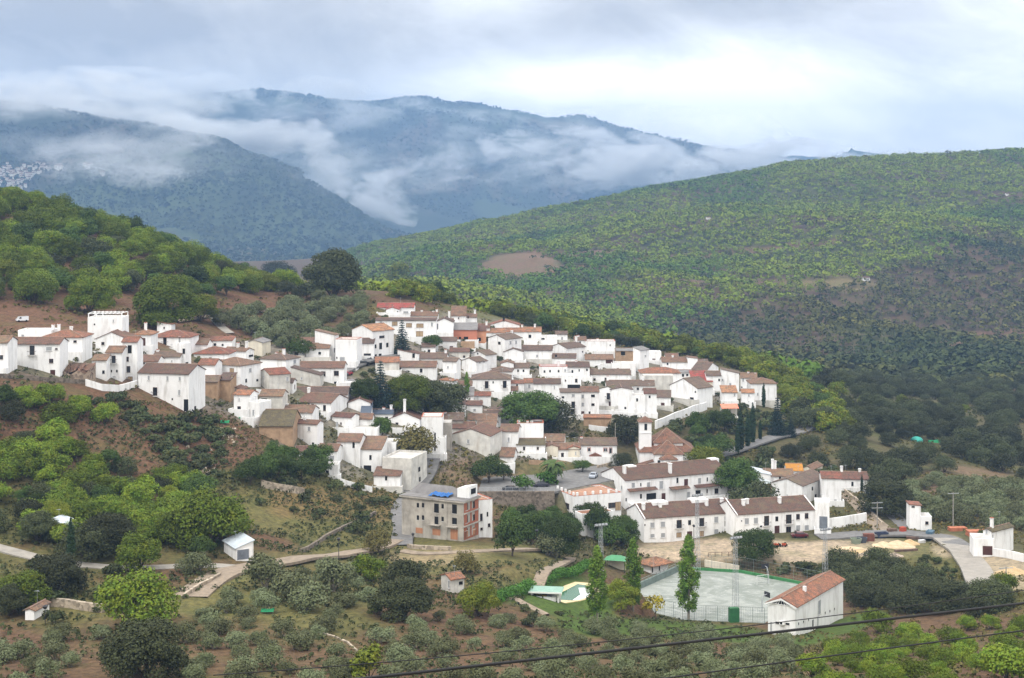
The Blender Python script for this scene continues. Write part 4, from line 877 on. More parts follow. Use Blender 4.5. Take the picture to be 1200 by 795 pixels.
# ---- long apartments below, two houses in line
HBb = special(734.6, 754.8, 862.3, 608, 636, 73, 'apartment_building', 'left one of the two long white apartment rows on the car park', 'apartments', WHITE)
HBb.L = min(HBb.L, 13); HBb.walls(WHITE, 'R', 0.40); HBb.roof('R', ROOFS['p'][1], 0.40, 0.25)
for q in z2(*K_, 's 619 723 26 32;s 680 718 26 34;b 774 718 28 44;k 835 708 18 26;b 905 706 28 46;s 990 692 26 38;k 1049 708 22 40;s 1049 684 24 28;s 619 785 26 24;s 680 782 26 26;y 773 780 32 28;d 835 786 26 50;y 905 773 28 34;s 990 762 28 34;s 1050 755 28 32;k 575 722 6 8'): HBb.opening(*q)
HCc = special(862.6, 863.0, 955.6, 603.6, 631, 73, 'apartment_building', 'right one of the two long white apartment rows, next to the garage gate', 'apartments', WHITE, L=HBb.L)
HCc.walls(WHITE, 'R', 0.40); HCc.roof('R', ROOFS['p'][1], 0.40, 0.25)
for q in z2(*N_, 's 75 452 26 36;s 128 449 26 38;b 190 450 26 54;k 250 438 16 26;b 319 440 30 52;w 373 426 20 30;w 423 421 22 30;s 190 513 30 34;d 251 510 28 60;w 318 502 30 36;s 374 493 26 38;s 424 490 28 34;k 45 450 6 6;k 158 482 12 10'): HCc.opening(*q)
for H_, ys in ((HBb, (0.03, 0.22, 0.72, 0.9)), (HCc, (0.14, 0.2, 0.6))):
    for k, yf in enumerate(ys):
        y = H_.M * yf + .5; x = -H_.L * (0.3 + 0.05 * (k % 2)); MB().box(x-.4, x+.4, y-.35, y+.35, H_.h, H_.h+2.9).box(x-.5, x+.5, y-.45, y+.45, H_.h+2.9, H_.h+3.05).build('chimney', WHITE, H_.root)
for y0, y1 in ((0.17, 0.34), (0.60, 0.78)): boxp(HBb, 'roof_terrace', -HBb.L*0.66, -HBb.L*0.40, HBb.M*y0, HBb.M*y1, HBb.h+0.5, HBb.h+HBb.L*0.2+0.5, WHITE)
for H_ in (HBb, HCc):
    for yy_ in (0.0, H_.M - 0.25):
        v = [(-H_.L-.1, yy_, H_.h+.1), (-H_.L/2, yy_, H_.h+.40*H_.L/2+.32), (0.3, yy_, H_.h+.1), (0.3, yy_, H_.h-.15), (-H_.L/2, yy_, H_.h+.40*H_.L/2), (-H_.L-.1, yy_, H_.h-.15)]
        v += [(x, y + .25, z) for x, y, z in v]; MB().add(v, [(i, (i+1) % 6, 6+(i+1) % 6, 6+i) for i in range(6)] + [(0,5,4,1),(1,4,3,2),(6,7,10,11),(7,8,9,10)]).build('gable_coping', WHITE, H_.root)
# ---- roof terrace building by the plaza
HD = special(650, 673, 728, 583.5, 607, 66, 'terrace_building', 'white flat roofed building with a terracotta tiled terrace and small white piers under the plaza', 'building', WHITE)
HD.L = min(HD.L, 16); HD.walls(WHITE, 'F', 0); HD.flat(WHITE, TERR, RTRIM, 0.35)
for q in z2(*K_, 'w 220 622 42 32;w 382 608 40 32;y 431 611 34 50;k 85 595 14 22;w 123 613 20 34'): HD.opening(*q)
for k in range(6): y = HD.M * (k + .3) / 6; boxp(HD, 'pier', -0.45, 0.05, y, y + .5, HD.h + .44, HD.h + 1.25, WHITE)
for k in range(5): x = -HD.L * (k + .5) / 5; boxp(HD, 'pier', x, x + .5, 0.0, 0.45, HD.h + .44, HD.h + 1.25, WHITE)
HE = special(678, 682, 719, 603, 628, 66, 'annexe', 'low white annexe with reddish roof tiles in front of the terrace building', 'building', WHITE)
HE.L = 4; HE.walls(WHITE, 'F', 0); HE.flat(WHITE, ROOFS['t'][1], None, 0.12)
# ---- the unfinished concrete block
HF = special(471, 542.7, 560.8, 588.3, 634.8, 28, 'concrete_shell', 'unfinished grey concrete block with empty window holes and red brick end wall', 'building', CONC)
HF.walls(CONC, 'F', 0)
for q in z2(*M_, 'k 247 260 13 28;k 277 260 12 28;k 355 277 26 52;k 391 266 12 26;k 460 282 26 56;k 247 332 13 24;k 277 332 13 24;k 355 350 24 48;k 391 340 12 24;k 460 352 26 40;B 255 407 42 30;B 355 416 46 38;B 458 430 42 60;k 530 268 12 40;k 575 262 12 52;k 530 342 12 40;k 575 336 12 50;B 527 432 20 44;B 576 414 20 48;k 528 402 18 12;k 575 394 18 12'): HF.opening(*q)
L, M, h = HF.L, HF.M, HF.h; e = 0.03
bm_ = MB()
for z0, z1 in ((0.2, h * 0.34), (h * 0.38, h * 0.66), (h * 0.70, h - 0.25)):
    for y0, y1 in ((0.4, M*0.25), (M*0.45, M*0.55), (M*0.75, M - 0.1)): bm_.box(0.0, e, y0, y1, z0, z1)
    bm_.box(0.0, e, M*0.25, M*0.45, z0, z0 + 0.4).box(0.0, e, M*0.55, M*0.75, z0, z0 + 0.4)
bm_.build('brick_infill', BRICK, HF.root)
cs = MB(); cs.box(-L-0.5, 0.45, -0.45, 0, h-0.28, h+0.05).box(0.003, 0.45, 0, M+.3, h-0.28, h+0.05)
for z0 in (h*0.345, h*0.67): cs.box(0.0, 0.25, 0, M, z0, z0+0.22)
cs.box(-L*0.53, -L*0.36, -0.9, 0, h*0.335, h*0.335+.18).box(-L*0.25, -L*0.08, -0.9, 0, h*0.335, h*0.335+.18).box(-L*0.28, -L*0.25, -0.08, 0, 0, h-.3)
cs.build('slab_edge', CONC, HF.root)
rf = MB(); vs = [(-L-.5,-.4,h+.06),(0.4,-.4,h+.06),(0.4,M+.3,h+.06),(-L-.5,M+.3,h+.06)]
rf.box(-L-.5, .4, -.4, M+.3, h+.055, h+.16); rf.add([(-L-.2, 3.2, h+.17), (-3.5, 3.2, h+.17), (-0.2, M-1, h+.17), (-L-.2, M+6, h+.17), (-L*0.9, M*0.75, h+2.1), (-L*0.35, M*0.7, h+2.1)], [(0,1,5,4),(1,2,5),(2,3,4,5),(3,0,4)])
rf.build('roof', ROOFS['g'][1], HF.root)
pv = MB(); x0, x1, y0, y1, z0 = -3.2, -0.2, 3.0, M-.2, h+.2; pv.add([(x0,y0,z0),(x1,y0,z0),(x1,y1,z0),(x0,y1,z0),(x0,y0,z0+2.0),(x1,y0,z0+2.6),(x1,y1,z0+2.6),(x0,y1,z0+2.0)], [(0,1,5,4),(1,2,6,5),(2,3,7,6),(3,0,4,7),(4,5,6,7)]); pv.build('roof_room', WHITE, HF.root)
for k in range(3):
    w_ = link(bpy.data.objects.new('opening', win_mesh('k', 0.7, 1.1)), HF.root); w_.location = (-0.2, y0 + 1.2 + k * (y1 - y0 - 2) / 2.4, h + 1.5); w_.rotation_euler = (0, 0, R(90))
# blue tarpaulin, crumpled on the roof
tb = MB(); n = 12; rt = random.Random(4)
for i in range(n + 1):
    for j in range(6): tb.v.append((i * 0.42, j * 0.5 + rt.uniform(-.12, .12), 0.12 + 0.55 * rt.random() * (0.4 + math.sin(i * .5) ** 2)))
for i in range(n):
    for j in range(5): a = i * 6 + j; tb.f.append((a, a + 6, a + 7, a + 1)); tb.m.append(0)
tp = tb.build('tarpaulin', mat('blue_tarpaulin', (0.02, 0.12, 0.36), 0.5, amt=0.2)); tp.location = HF.C + HF.dL * 9.0 + HF.dR * 2.9 + Vector((0, 0, HF.h + .2)); tp.rotation_euler = (R(8), 0, -R(28)); tp.location = HF.C + HF.dL * 9.5 + HF.dR * 1.0 + Vector((0, 0, HF.h + .2))
tag(tp, 'crumpled blue tarpaulin lying on the roof of the concrete shell', 'tarpaulin')
HG = special(560.6, 561.2, 577, 588, 630, 62, 'house', 'narrow white house with red edged flat roof beside the concrete shell', 'house', WHITE, L=7)
HG.walls(WHITE, 'F', 0); HG.flat(WHITE, TERR, RTRIM, 0.3)
for q in z2(*M_, 'w 616 330 12 44;k 652 312 8 26;w 661 376 12 20;w 617 398 12 16'): HG.opening(*q)
# ---- church
ch = House(749.6, 763.5, None, 494, 549, 0, 3.4); ch.make('church'); tag(ch.root, 'white parish church with a square bell tower and stepped brown hip roofs', 'church'); ch.walls(WHITE, 'P', 0.6); 
for o in list(ch.root.children): o.name = 'tower'
o = ch.roof('P', ROOFS['c'][1], 0.62, 0.45, 0.12); o.name = 'tower_roof'
op = ch.opening('k', 756.8, 500.5, 3.2, 7.2, 'L'); op.name = 'belfry_opening'
o = MB().box(-ch.L-.15, .15, -.15, 0.0, ch.h-.5, ch.h-.3).box(-ch.L-.15, .15, -.15, 0.0, ch.h-3.4, ch.h-3.2).build('cornice', WHITE, ch.root)
mb = MB().bar((-ch.L/2, 1.7, ch.h+1), (-ch.L/2, 1.7, ch.h+2.6), 0.05, 0, 4).bar((-ch.L/2-.35, 1.7, ch.h+2.2), (-ch.L/2+.35, 1.7, ch.h+2.2), 0.05, 0, 4); mb.build('cross', IRON, ch.root)
def block(xl, xc, ye, yb_dummy, front, depth, roof, pitch, wname, rname, rc='c', openings='', o=0.35):
    """one block of the church: front face at church-depth `front`, spanning photo columns xl..xc, eave at row ye"""
    Yf = ch.C.y + front; C = Vector(((xc - 600) / F * Yf, Yf, ch.C.z)); H = House.__new__(House); H.th = 0; H.C = C; H.dL = Vector((-1, 0, 0)); H.dR = Vector((0, 1, 0))
    H.L = (xc - xl) / F * Yf; H.M = depth; H.h = ZC - Yf * (ye - HZ) / F - C.z; H.root = ch.root; before = set(ch.root.children)
    H.walls(WHITE, roof, pitch).name = wname
    if roof == 'F': H.flat(WHITE, PALE, None, .2)
    else: H.roof(roof, ROOFS[rc][1], pitch, o).name = rname
    for q in z2(*K_, openings): H.opening(q[0], q[1], q[2], q[3], q[4], 'L')
    for c in ch.root.children:
        if c not in before: c.location = c.location + (C - ch.C)
    HOUSES.append((H, 'church')); return H
block(766, 800, 518.5, 0, 0.5, 9, 'P', 0.80, 'nave_wall', 'nave_roof')
block(749.5, 815.5, 529.5, 0, -1.5, 14, 'H', 0.62, 'aisle_wall', 'aisle_roof')
block(767, 800.5, 532, 0, -6.5, 10, 'P', 0.72, 'chancel_wall', 'chancel_roof', openings='k 657 356 18 22')
block(774.5, 793, 538.5, 0, -8.6, 5, 'P', 0.55, 'apse_wall', 'apse_roof', openings='k 718 360 7 12')
block(748.5, 768, 541, 0, -5.0, 3.4, 'SR', -0.28, 'sacristy_wall', 'sacristy_roof')
block(800, 815, 536, 0, -4.0, 2.4, 'F', 0, 'side_chapel_wall', '')
HOUSES.append((ch, 'church'))
# porch of the house with the maroon window frames
pb = MB(); p = H97.local(697.5, 549.5, 'L'); x = p.x
pb.box(x-1.5, x-1.1, -1.6, 0, -0.5, 2.5, 0).box(x+1.1, x+1.5, -1.6, 0, -0.5, 2.5, 0).box(x-1.1, x+1.1, -1.55, -1.5, 2.0, 2.5, 0)
pb.add([(x-1.8,-1.8,2.45),(x,-1.8,3.35),(x+1.8,-1.8,2.45),(x-1.8,0,2.45),(x,0,3.35),(x+1.8,0,2.45)], [(0,1,2),(0,3,4,1),(1,4,5,2),(3,5,4)], 1); pb.build('porch', [WHITE, ROOFS['t'][1]], H97.root)
# ---- sports pavilion
HS = special(900, 932, 988, 711, 745, 33, 'sports_pavilion', 'white sports pavilion with a red-brown tiled roof beside the court', 'pavilion', WHITE)
HS.walls(WHITE, 'R', 0.42); HS.roof('R', ROOFS['t'][1], 0.42, 0.5)
for q in z2(*Q_, 's 795 457 22 84;k 830 488 6 12;k 857 478 6 12;k 883 466 6 12;k 675 551 7 12;k 703 540 7 12;k 733 528 7 12;k 758 550 10 44;s 786 540 10 54;k 552 547 20 12;k 610 553 22 14;s 515 570 10 60'): HS.opening(*q)
L, h = HS.L, HS.h; tr = MB().add([(-L+.4, -.03, h-.1), (-.5, -.03, h-.1), (-L/2, -.03, h+.42*L/2-.45), (-L+.4, 0.005, h-.1), (-.5, 0.005, h-.1), (-L/2, 0.005, h+.42*L/2-.45)], [(0,1,2),(3,5,4),(0,3,4,1),(1,4,5,2),(2,5,3,0)])  # flat dark panel painted in for the shade inside the open gable
tr.build('gable_shade_panel', HOLE, HS.root); tb = MB()
for k in range(1, 8): x = -L + L * k / 8; tb.bar((x, -.08, h-.05), (-L/2 + (x + L/2) * .6, -.08, h+.42*(L/2-abs(x+L/2))-.35), 0.05)
tb.bar((-L, -.08, h-.05), (0, -.08, h-.05), 0.06); tb.build('gable_truss', WHITE, HS.root)
for s in (-1, 1): MB().add([(-L/2, -.55, h+.42*L/2+.1), (-L/2+s*(L/2+.5), -.55, h-.42*.5+.1), (-L/2+s*(L/2+.5), -.55, h-.42*.5-.2), (-L/2, -.55, h+.42*L/2-.2), (-L/2, -.5, h+.42*L/2+.1), (-L/2+s*(L/2+.5), -.5, h-.42*.5+.1), (-L/2+s*(L/2+.5), -.5, h-.42*.5-.2), (-L/2, -.5, h+.42*L/2-.2)], [(0,1,2,3),(7,6,5,4),(0,4,5,1),(3,2,6,7)]).build('barge_board', WHITE, HS.root)
MB().box(-L*.55, -L*.55+.9, -.45, -.03, 1.7, 2.4, 0).box(-L*.55+.15, -L*.55+.6, -.47, -.45, 1.8, 2.3, 1).build('air_conditioner', [WHITE, HOLE], HS.root)
MB().bar((-L*.62, HS.M*.45, h+1), (-L*.62, HS.M*.45, h+2.9), .25, 0, 8).build('roof_vent', WHITE, HS.root) if False else MB().box(-L*.3-.3, -L*.3+.3, HS.M*.35-.3, HS.M*.35+.3, h, h+1.75).build('roof_vent', WHITE, HS.root)
# ---- pool kiosk with pyramid roof
HK = special(751, 765.5, 783, 661.5, 673, 50, 'pool_kiosk', 'small white kiosk with an orange-brown pyramid roof at the corner of the court', 'kiosk', WHITE)
HK.walls(WHITE, 'H', 0.4, 1.0); HK.roof('H', mat('kiosk_tiles', (0.30, 0.14, 0.075), 0.9, 'tiles', 0.2, 1.5), 0.4, 1.0)
for q in z2(*P_z, 'k 858 225 8 36;k 822 235 5 40'): HK.opening(*q)
# ---- pool bar with green roof
pbp = ray(621, 707); HP = special(622, 655, None, 694.5, 707, 8, 'pool_bar', 'open white pool bar with a flat pale green roof', 'pool bar', WHITE)
HP.M = 3.5; L, h = HP.L, HP.h; GREENR = mat('green_roof', (0.24, 0.38, 0.31), 0.7, amt=0.15)
MB().box(-L-.4, .6, -.6, 3.9, h, h+.12, 0).box(-L-.45, .65, -.65, -.6, h-.15, h+.14, 1).build('roof', [GREENR, WHITE], HP.root)
MB().box(-L, 0, 3.2, 3.5, -1, h).box(-L, -L+.3, 0, 3.2, -1, h).box(-L*.55, -.6, 0, .2, -1, 1.1).box(-.3, 0, 0, 0.3, -1, h).box(-L*.85, -L*.6, 0, .2, -1, 1.1).box(-L*.30, -.3, 2.0, 3.2, -1, h).build('wall', WHITE, HP.root)
MB().box(-L*.9, -L*.7, 2.2, 3.0, 0, .95, 0).box(-L*.68, -L*.5, 2.3, 3.0, 0, .8, 0).build('counter', mat('yellow_panel', (.6, .42, .08), .6), HP.root)
# green roofed shelter near the hedge
p = ray(722, 667); sh = empty('shelter', p, R(-15)); tag(sh, 'small shelter with a bright green hipped roof behind the left poplars', 'shelter')
mb = MB(); mb.add([(-2.6,-1.9,2.3),(2.6,-1.9,2.3),(2.6,1.9,2.3),(-2.6,1.9,2.3),(-1,0,3.2),(1,0,3.2)], [(0,1,5,4),(1,2,5),(2,3,4,5),(3,0,4),(0,3,2,1)]); mb.build('roof', mat('green_metal', (0.07, 0.26, 0.12), .5, amt=.1), sh)
for x in (-2.2, 2.2):
    for y in (-1.5, 1.5): MB().bar((x, y, -.5), (x, y, 2.35), .08).build('post', IRON, sh)
MB().box(-2.1, 2.1, 1.2, 1.4, -.4, 2.28).build('back_wall', CREAM, sh)
# tiny houses of the far hillside
for (px, py, w_, lab) in ((1014, 329, 9, 'lonely white farmhouse in the clearing on the far wooded hill'), (1180, 229, 4, 'tiny white house high up on the far right hillside'), (830, 257, 5, 'tiny pale hut in the woods high on the far hill'), (981, 493, 15, 'white farm shed with a rusty roof among the oaks right of the curving road')):
    p = ray(px, py, 600 if w_ != 15 else 400); s = w_ * p.y / F; r_ = empty('farmhouse', p, R(20)); tag(r_, lab, 'farmhouse')
    MB().add([(-s/2,-s*.3,-2),(s/2,-s*.3,-2),(s/2,s*.3,-2),(-s/2,s*.3,-2),(-s/2,-s*.3,s*.38),(s/2,-s*.3,s*.38),(s/2,s*.3,s*.38),(-s/2,s*.3,s*.38),(-s/2,0,s*.5),(s/2,0,s*.5)], [(0,1,5,4),(1,2,6,9,5),(2,3,7,6),(3,0,4,8,7),(4,5,9,8),(6,7,8,9)]).build('wall', WHITE, r_)
    MB().add([(-s*.54,-s*.36,s*.37),(s*.54,-s*.36,s*.37),(s*.54,0,s*.53),(-s*.54,0,s*.53),(s*.54,s*.36,s*.37),(-s*.54,s*.36,s*.37)], [(0,1,2,3),(3,2,4,5)]).build('roof', ROOFS['b' if w_ != 15 else 't'][1], r_)
    for k in (-.25, .1, .3): o = link(bpy.data.objects.new('window', win_mesh('k', s*.1, s*.13)), r_); o.location = (s*k, -s*.3, s*.2)
# distant town on the mountain side
rt = random.Random(3); meT = []
for k in range(4):
    a, b, c = rt.uniform(7, 13), rt.uniform(6, 9), rt.uniform(6, 11); mb = MB().box(-a/2, a/2, -b/2, b/2, -8, c, 0)
    mb.add([(-a/2-.4,-b/2-.4,c+.02),(a/2+.4,-b/2-.4,c+.02),(a/2+.4,b/2+.4,c+.02),(-a/2-.4,b/2+.4,c+.02),(-a/2,0,c+2),(a/2,0,c+2)], [(0,1,5,4),(1,2,5),(2,3,4,5),(3,0,4)], 1)
    for i in range(3): mb.box(-a/2+1+i*a/3, -a/2+2+i*a/3, -b/2-.03, -b/2, c*.55, c*.55+1.4, 2)
    meT.append(mesh_np('town_house', mb.v, mb.f, [DIRTY, ROOFS['b'][1], HOLE], mb.m))
def in_town(px, py): return (-8 < px < 62 and 194 + 0.02 * px < py < 219 - 0.04 * px)
n = 0
while n < 110:
    px = rt.uniform(-14, 61); py = rt.uniform(193, 222)
    if px > 30 and py > 215 - (px - 30) * .45: continue
    p = ray(px, py, 3000, 6000); o = link(bpy.data.objects.new('town_house', meT[n % 4])); o.location = p; o.rotation_euler = (0, 0, rt.uniform(-.6, .6)); o.scale = (1.0,) * 3
    tag(o, 'tiny white house in the distant town on the misty mountainside', 'house', 'houses of the distant town'); n += 1
for px, py, lab in ((67, 199, 'tiny white house set apart at the right end of the distant town'), (71, 199, 'tiny house touching the one set apart from the distant town'), (100, 196, 'small white house group member left of the lone distant chapel'), (103.5, 197.5, 'larger distant white building on the misty slope'), (106, 196, 'white annexe on the right of the larger distant building'), (120, 206, 'lone distant white building lowest on the misty slope')):
    p = ray(px, py, 3000, 6000); o = link(bpy.data.objects.new('distant_house', meT[int(px) % 4])); o.location = p; o.scale = (1.4,) * 3; tag(o, lab, 'house')
# walled yards and terraces in front of the village houses
def _free(H, me):
    for G, _l in HOUSES:
        if G is me: continue
        for fx in (0.1, 0.5, 0.9):
            q = H.C + H.dL * (H.L * fx) - H.dR * 2.6 - G.C
            if -0.3 < q.dot(G.dL) < G.L + .3 and -0.3 < q.dot(G.dR) < G.M + .3: return False
    return True
ry = random.Random(21)
for H, lab in list(HOUSES):
    if H.root is None or H.root.get('group') != VILLAGE or H.C.y > 640 or 'big plain' in lab or 'long white house' in lab or H.root.get('category') != 'house' or 'isolated' in lab or ry.random() < .12: continue
    if not _free(H, H): continue
    d = ry.uniform(1.8, 3.4); x0, x1 = -H.L - ry.uniform(0, 1.2), ry.uniform(0, 1.0)
    zs = [ground(*(H.C + H.dL * (-x) - H.dR * d).xy) - H.C.z for x in (x0, (x0 + x1) / 2, x1)]
    top = min(max(zs) + ry.uniform(0.7, 1.7), H.h * 0.45); bot = min(zs) - 2.0
    mb = MB().box(x0, x1, -d, -d + .22, bot, top).box(x0, x0 + .22, -d + .22, -.02, bot, top).box(x1 - .22, x1, -d + .22, -.02, bot, top)
    mb.build('yard_wall', WHITE if ry.random() < .85 else DIRTY, H.root)
    MB().box(x0 + .22, x1 - .22, -d + .22, -.03, bot, max(zs) + .12 if max(zs) + .12 < top - .3 else top - .3).build('yard_paving', PALE, H.root)
# ================================================================== ROADS, PATHS, PLATFORM SURFACES
ASPH = mat('asphalt', (0.17, 0.165, 0.16), 0.9, amt=0.25, scale=0.8)
CONCR = mat('pale_concrete_road', (0.30, 0.275, 0.24), 0.9, amt=0.2, scale=0.5)
TRACK = mat('earth_track', (0.27, 0.215, 0.16), 0.95, amt=0.3, scale=0.9)
DRIVE = mat('paved_drive', (0.34, 0.29, 0.25), 0.9, amt=0.2, scale=0.8)
def road(name, pts, wid, m, lift=0.12, thick=0.5, ymin=150):
    P = [ray(a, b, ymin) for a, b in pts]; D = []
    for i in range(len(P) - 1):
        n = max(1, int((P[i+1] - P[i]).length / 3))
        for k in range(n): D.append(P[i].lerp(P[i+1], k / n))
    D.append(P[-1]); 
    for _ in range(3): D = [D[0]] + [(D[i-1] + D[i] * 2 + D[i+1]) / 4 for i in range(1, len(D) - 1)] + [D[-1]]
    vs = []; fs = []; wl = wid if hasattr(wid, '__len__') else (wid, wid)
    for i, p in enumerate(D):
        d = (D[min(i+1, len(D)-1)] - D[max(i-1, 0)]); d.z = 0; d.normalize(); s = Vector((d.y, -d.x, 0)); w_ = wl[0] + (wl[1] - wl[0]) * i / max(1, len(D) - 1)
        z = max(ground(*(p + s * w_ * f).xy) for f in (-.5, -.25, 0, .25, .5)) + lift
        a = p - s * w_ / 2; b = p + s * w_ / 2
        vs += [(a.x, a.y, z), (b.x, b.y, z), (a.x, a.y, z - thick), (b.x, b.y, z - thick)]
    for i in range(len(D) - 1):
        o = i * 4; fs += [(o, o+1, o+5, o+4), (o+2, o, o+4, o+6), (o+1, o+3, o+7, o+5)]
    o_ = link(bpy.data.objects.new(name, mesh_np(name, vs, fs, [m]))); tag(o_, kind='structure'); return o_
def platform(name, P, z, m, thick=0.6):
    n = len(P); vs = [(p.x, p.y, z) for p in P] + [(p.x, p.y, z - thick) for p in P]
    o = link(bpy.data.objects.new(name, mesh_np(name, vs, [tuple(range(n))[::-1] if False else tuple(range(n))] + [(i, (i+1) % n, n + (i+1) % n, n + i) for i in range(n)], [m]))); return tag(o, kind='structure')
road('road', [(800,545),(862,530),(905,514),(935,508),(960,498),(975,502)], 5.0, ASPH)
road('road', [(1108,632),(1128,646),(1143,666),(1155,692)], (6.0, 7.0), CONCR)
road('road', [(958,630),(1010,628),(1060,624),(1100,628),(1125,640)], (6, 6), ASPH)
road('road', [(985,575),(1005,590),(1018,606),(1036,622)], (4.2, 5.0), TRACK)
road('road', [(1062,618),(1052,608),(1040,598),(1030,592)], 4.0, ASPH)
road('track', [(-25,637),(0,643),(40,654),(90,664),(150,666),(215,664),(260,664),(300,666)], 3.2, CONCR)
road('track', [(222,700),(240,684),(262,672),(300,664),(340,660),(400,652),(440,644),(470,632)], (6, 3.2), TRACK)
road('road', [(470,640),(474,618),(468,600),(485,575),(500,560),(506,540)], (5, 4.5), ASPH)
road('path', [(470,646),(520,650),(560,648),(610,646),(660,645)], 2.6, TRACK)
road('path', [(668,656),(640,672),(610,690),(595,702),(560,706)], 2.6, TRACK)
road('path', [(600,700),(616,712),(640,722)], 1.4, TRACK)
road('street', [(402,436),(412,430),(430,424),(452,420),(470,418)], 5, ASPH)
road('street', [(402,448),(430,452),(450,458)], 4, PALE)
road('path', [(205,378),(250,370),(290,366),(330,362)], 2.6, TRACK)
road('path', [(248,372),(262,388),(270,392)], 3.0, CONCR)
road('path', [(1035,600),(1060,598),(1085,590)], 2.0, TRACK)
plz = platform('plaza', PLAZA, ZPLAZA + 0.10, ASPH)
# ================================================================== TREES
def leafmat(name, col, vary=0.5, hue=0.05, tips=None, tip_amt=0.35):
    m = bpy.data.materials.new(name); m.use_nodes = True; t = NT(m.node_tree)
    g = t.n('ShaderNodeNewGeometry'); oi = t.n('ShaderNodeObjectInfo'); tc = t.n('ShaderNodeTexCoord')
    r = g.outputs['Random Per Island']; ro = oi.outputs['Random']
    cl = t.noise(0.55, 3, 0.6, g.outputs['Position'])
    c = (*col, 1)
    if tips: c = t.mix(t.m('MULTIPLY', t.ramp(t.m('ADD', cl, t.m('MULTIPLY', t.m('SUBTRACT', ro, 0.5), 0.22)), [(0.47, 0.0), (0.62, 1.0)]), tip_amt), c, (*tips, 1))
    hs = t.n('ShaderNodeHueSaturation'); t.put(hs.inputs['Color'], c)
    t.l(t.m('ADD', 0.5 - hue / 2, t.m('ADD', t.m('MULTIPLY', r, hue * 0.35), t.m('MULTIPLY', ro, hue * 0.65))), hs.inputs['Hue'])
    v = t.m('ADD', 1 - vary * 0.6, t.m('ADD', t.m('MULTIPLY', r, vary * 0.4), t.m('MULTIPLY', ro, vary * 0.85)))
    t.l(v, hs.inputs['Value'])
    b = t.n('ShaderNodeBsdfPrincipled'); t.l(hs.outputs[0], b.inputs['Base Color']); b.inputs['Roughness'].default_value = 0.75; b.inputs['Specular IOR Level'].default_value = 0.12
    o = t.n('ShaderNodeOutputMaterial'); t.l(b.outputs[0], o.inputs[0]); m.diffuse_color = (*col, 1); return m
LM = {'walnut': leafmat('walnut_leaves', (0.088, 0.132, 0.014), 0.95, 0.05, (0.180, 0.190, 0.016), 0.5),
      'orchard': leafmat('orchard_leaves', (0.095, 0.145, 0.015), 0.95, 0.05, (0.180, 0.190, 0.018), 0.5),
      'ridge': leafmat('ridge_leaves', (0.095, 0.130, 0.013), 0.95, 0.07, (0.185, 0.155, 0.014), 0.55),
      'oak': leafmat('holm_oak_leaves', (0.046, 0.053, 0.022), 0.95, 0.04, (0.062, 0.068, 0.028), 0.4),
      'park': leafmat('dark_green_leaves', (0.045, 0.074, 0.016), 0.95, 0.04, (0.068, 0.095, 0.016), 0.4),
      'olive': leafmat('olive_leaves', (0.108, 0.122, 0.056), 0.7, 0.06, (0.160, 0.175, 0.098), 0.5),
      'willow': leafmat('willow_leaves', (0.120, 0.105, 0.035), 0.5, 0.04, (0.16, 0.13, 0.04), 0.4),
      'yellow': leafmat('yellow_leaves', (0.30, 0.24, 0.025), 0.5, 0.05),
      'lime': leafmat('yellow_green_leaves', (0.110, 0.140, 0.016), 0.6, 0.05, (0.20, 0.19, 0.02), 0.5),
      'poplar': leafmat('poplar_leaves', (0.085, 0.150, 0.020), 0.7, 0.05, (0.15, 0.19, 0.025), 0.5),
      'cypress': leafmat('cypress_needles', (0.026, 0.048, 0.020), 0.5, 0.03),
      'spruce': leafmat('spruce_needles', (0.026, 0.046, 0.040), 0.5, 0.03),
      'palm': leafmat('palm_fronds', (0.060, 0.085, 0.025), 0.5, 0.04),
      'shrub': leafmat('shrub_leaves', (0.052, 0.068, 0.026), 0.7, 0.08, (0.105, 0.095, 0.035), 0.5),
      'hedge': leafmat('hedge_leaves', (0.060, 0.140, 0.020), 0.6, 0.05)}
BARK = mat('bark', (0.085, 0.065, 0.050), 0.95, amt=0.3, scale=3.0, bump=0.5)
PBARK = mat('pale_bark', (0.26, 0.23, 0.19), 0.95, amt=0.3, scale=3.0)

def leaves(lobes, n, size, rs, inner=0.35, drop=0.0, flat=0.5):
    """small rhombic leaf sprays spread through the volume of a set of ellipsoids -> (verts, quads)"""
    lob = np.array(lobes, float); wgt = (lob[:, 3] * lob[:, 4] * lob[:, 5]) ** (2 / 3); k = rs.choice(len(lob), n, p=wgt / wgt.sum())
    d = rs.normal(size=(n, 3)); d /= np.linalg.norm(d, axis=1)[:, None]; d[:, 2] = np.where(d[:, 2] < -0.65, -d[:, 2] * 0.6, d[:, 2])
    rad = 1 - inner * rs.rand(n) ** 1.6; c = lob[k, :3] + d * rad[:, None] * lob[k, 3:6]
    if drop: c[:, 2] -= drop * rs.rand(n)
    nrm = d * 0.9 + rs.normal(size=(n, 3)) * 0.55 + np.array([0, 0, flat]); nrm /= np.linalg.norm(nrm, axis=1)[:, None]
    a = np.cross(nrm, rs.normal(size=(n, 3))); a /= np.linalg.norm(a, axis=1)[:, None] + 1e-9; b = np.cross(nrm, a)
    s = size * (0.6 + 0.8 * rs.rand(n)); s1 = s[:, None] * a; s2 = (s * (0.5 + 0.3 * rs.rand(n)))[:, None] * b
    V = np.stack([c - s1, c - s2 * 0.9, c + s1, c + s2], 1).reshape(-1, 3); Q = np.arange(4 * n).reshape(n, 4)
    return V, Q
def crown_obj_mesh(name, V, Q, m): 
    me = big_mesh(name, V, Q.astype(np.int32), None, False); me.materials.append(m); return me
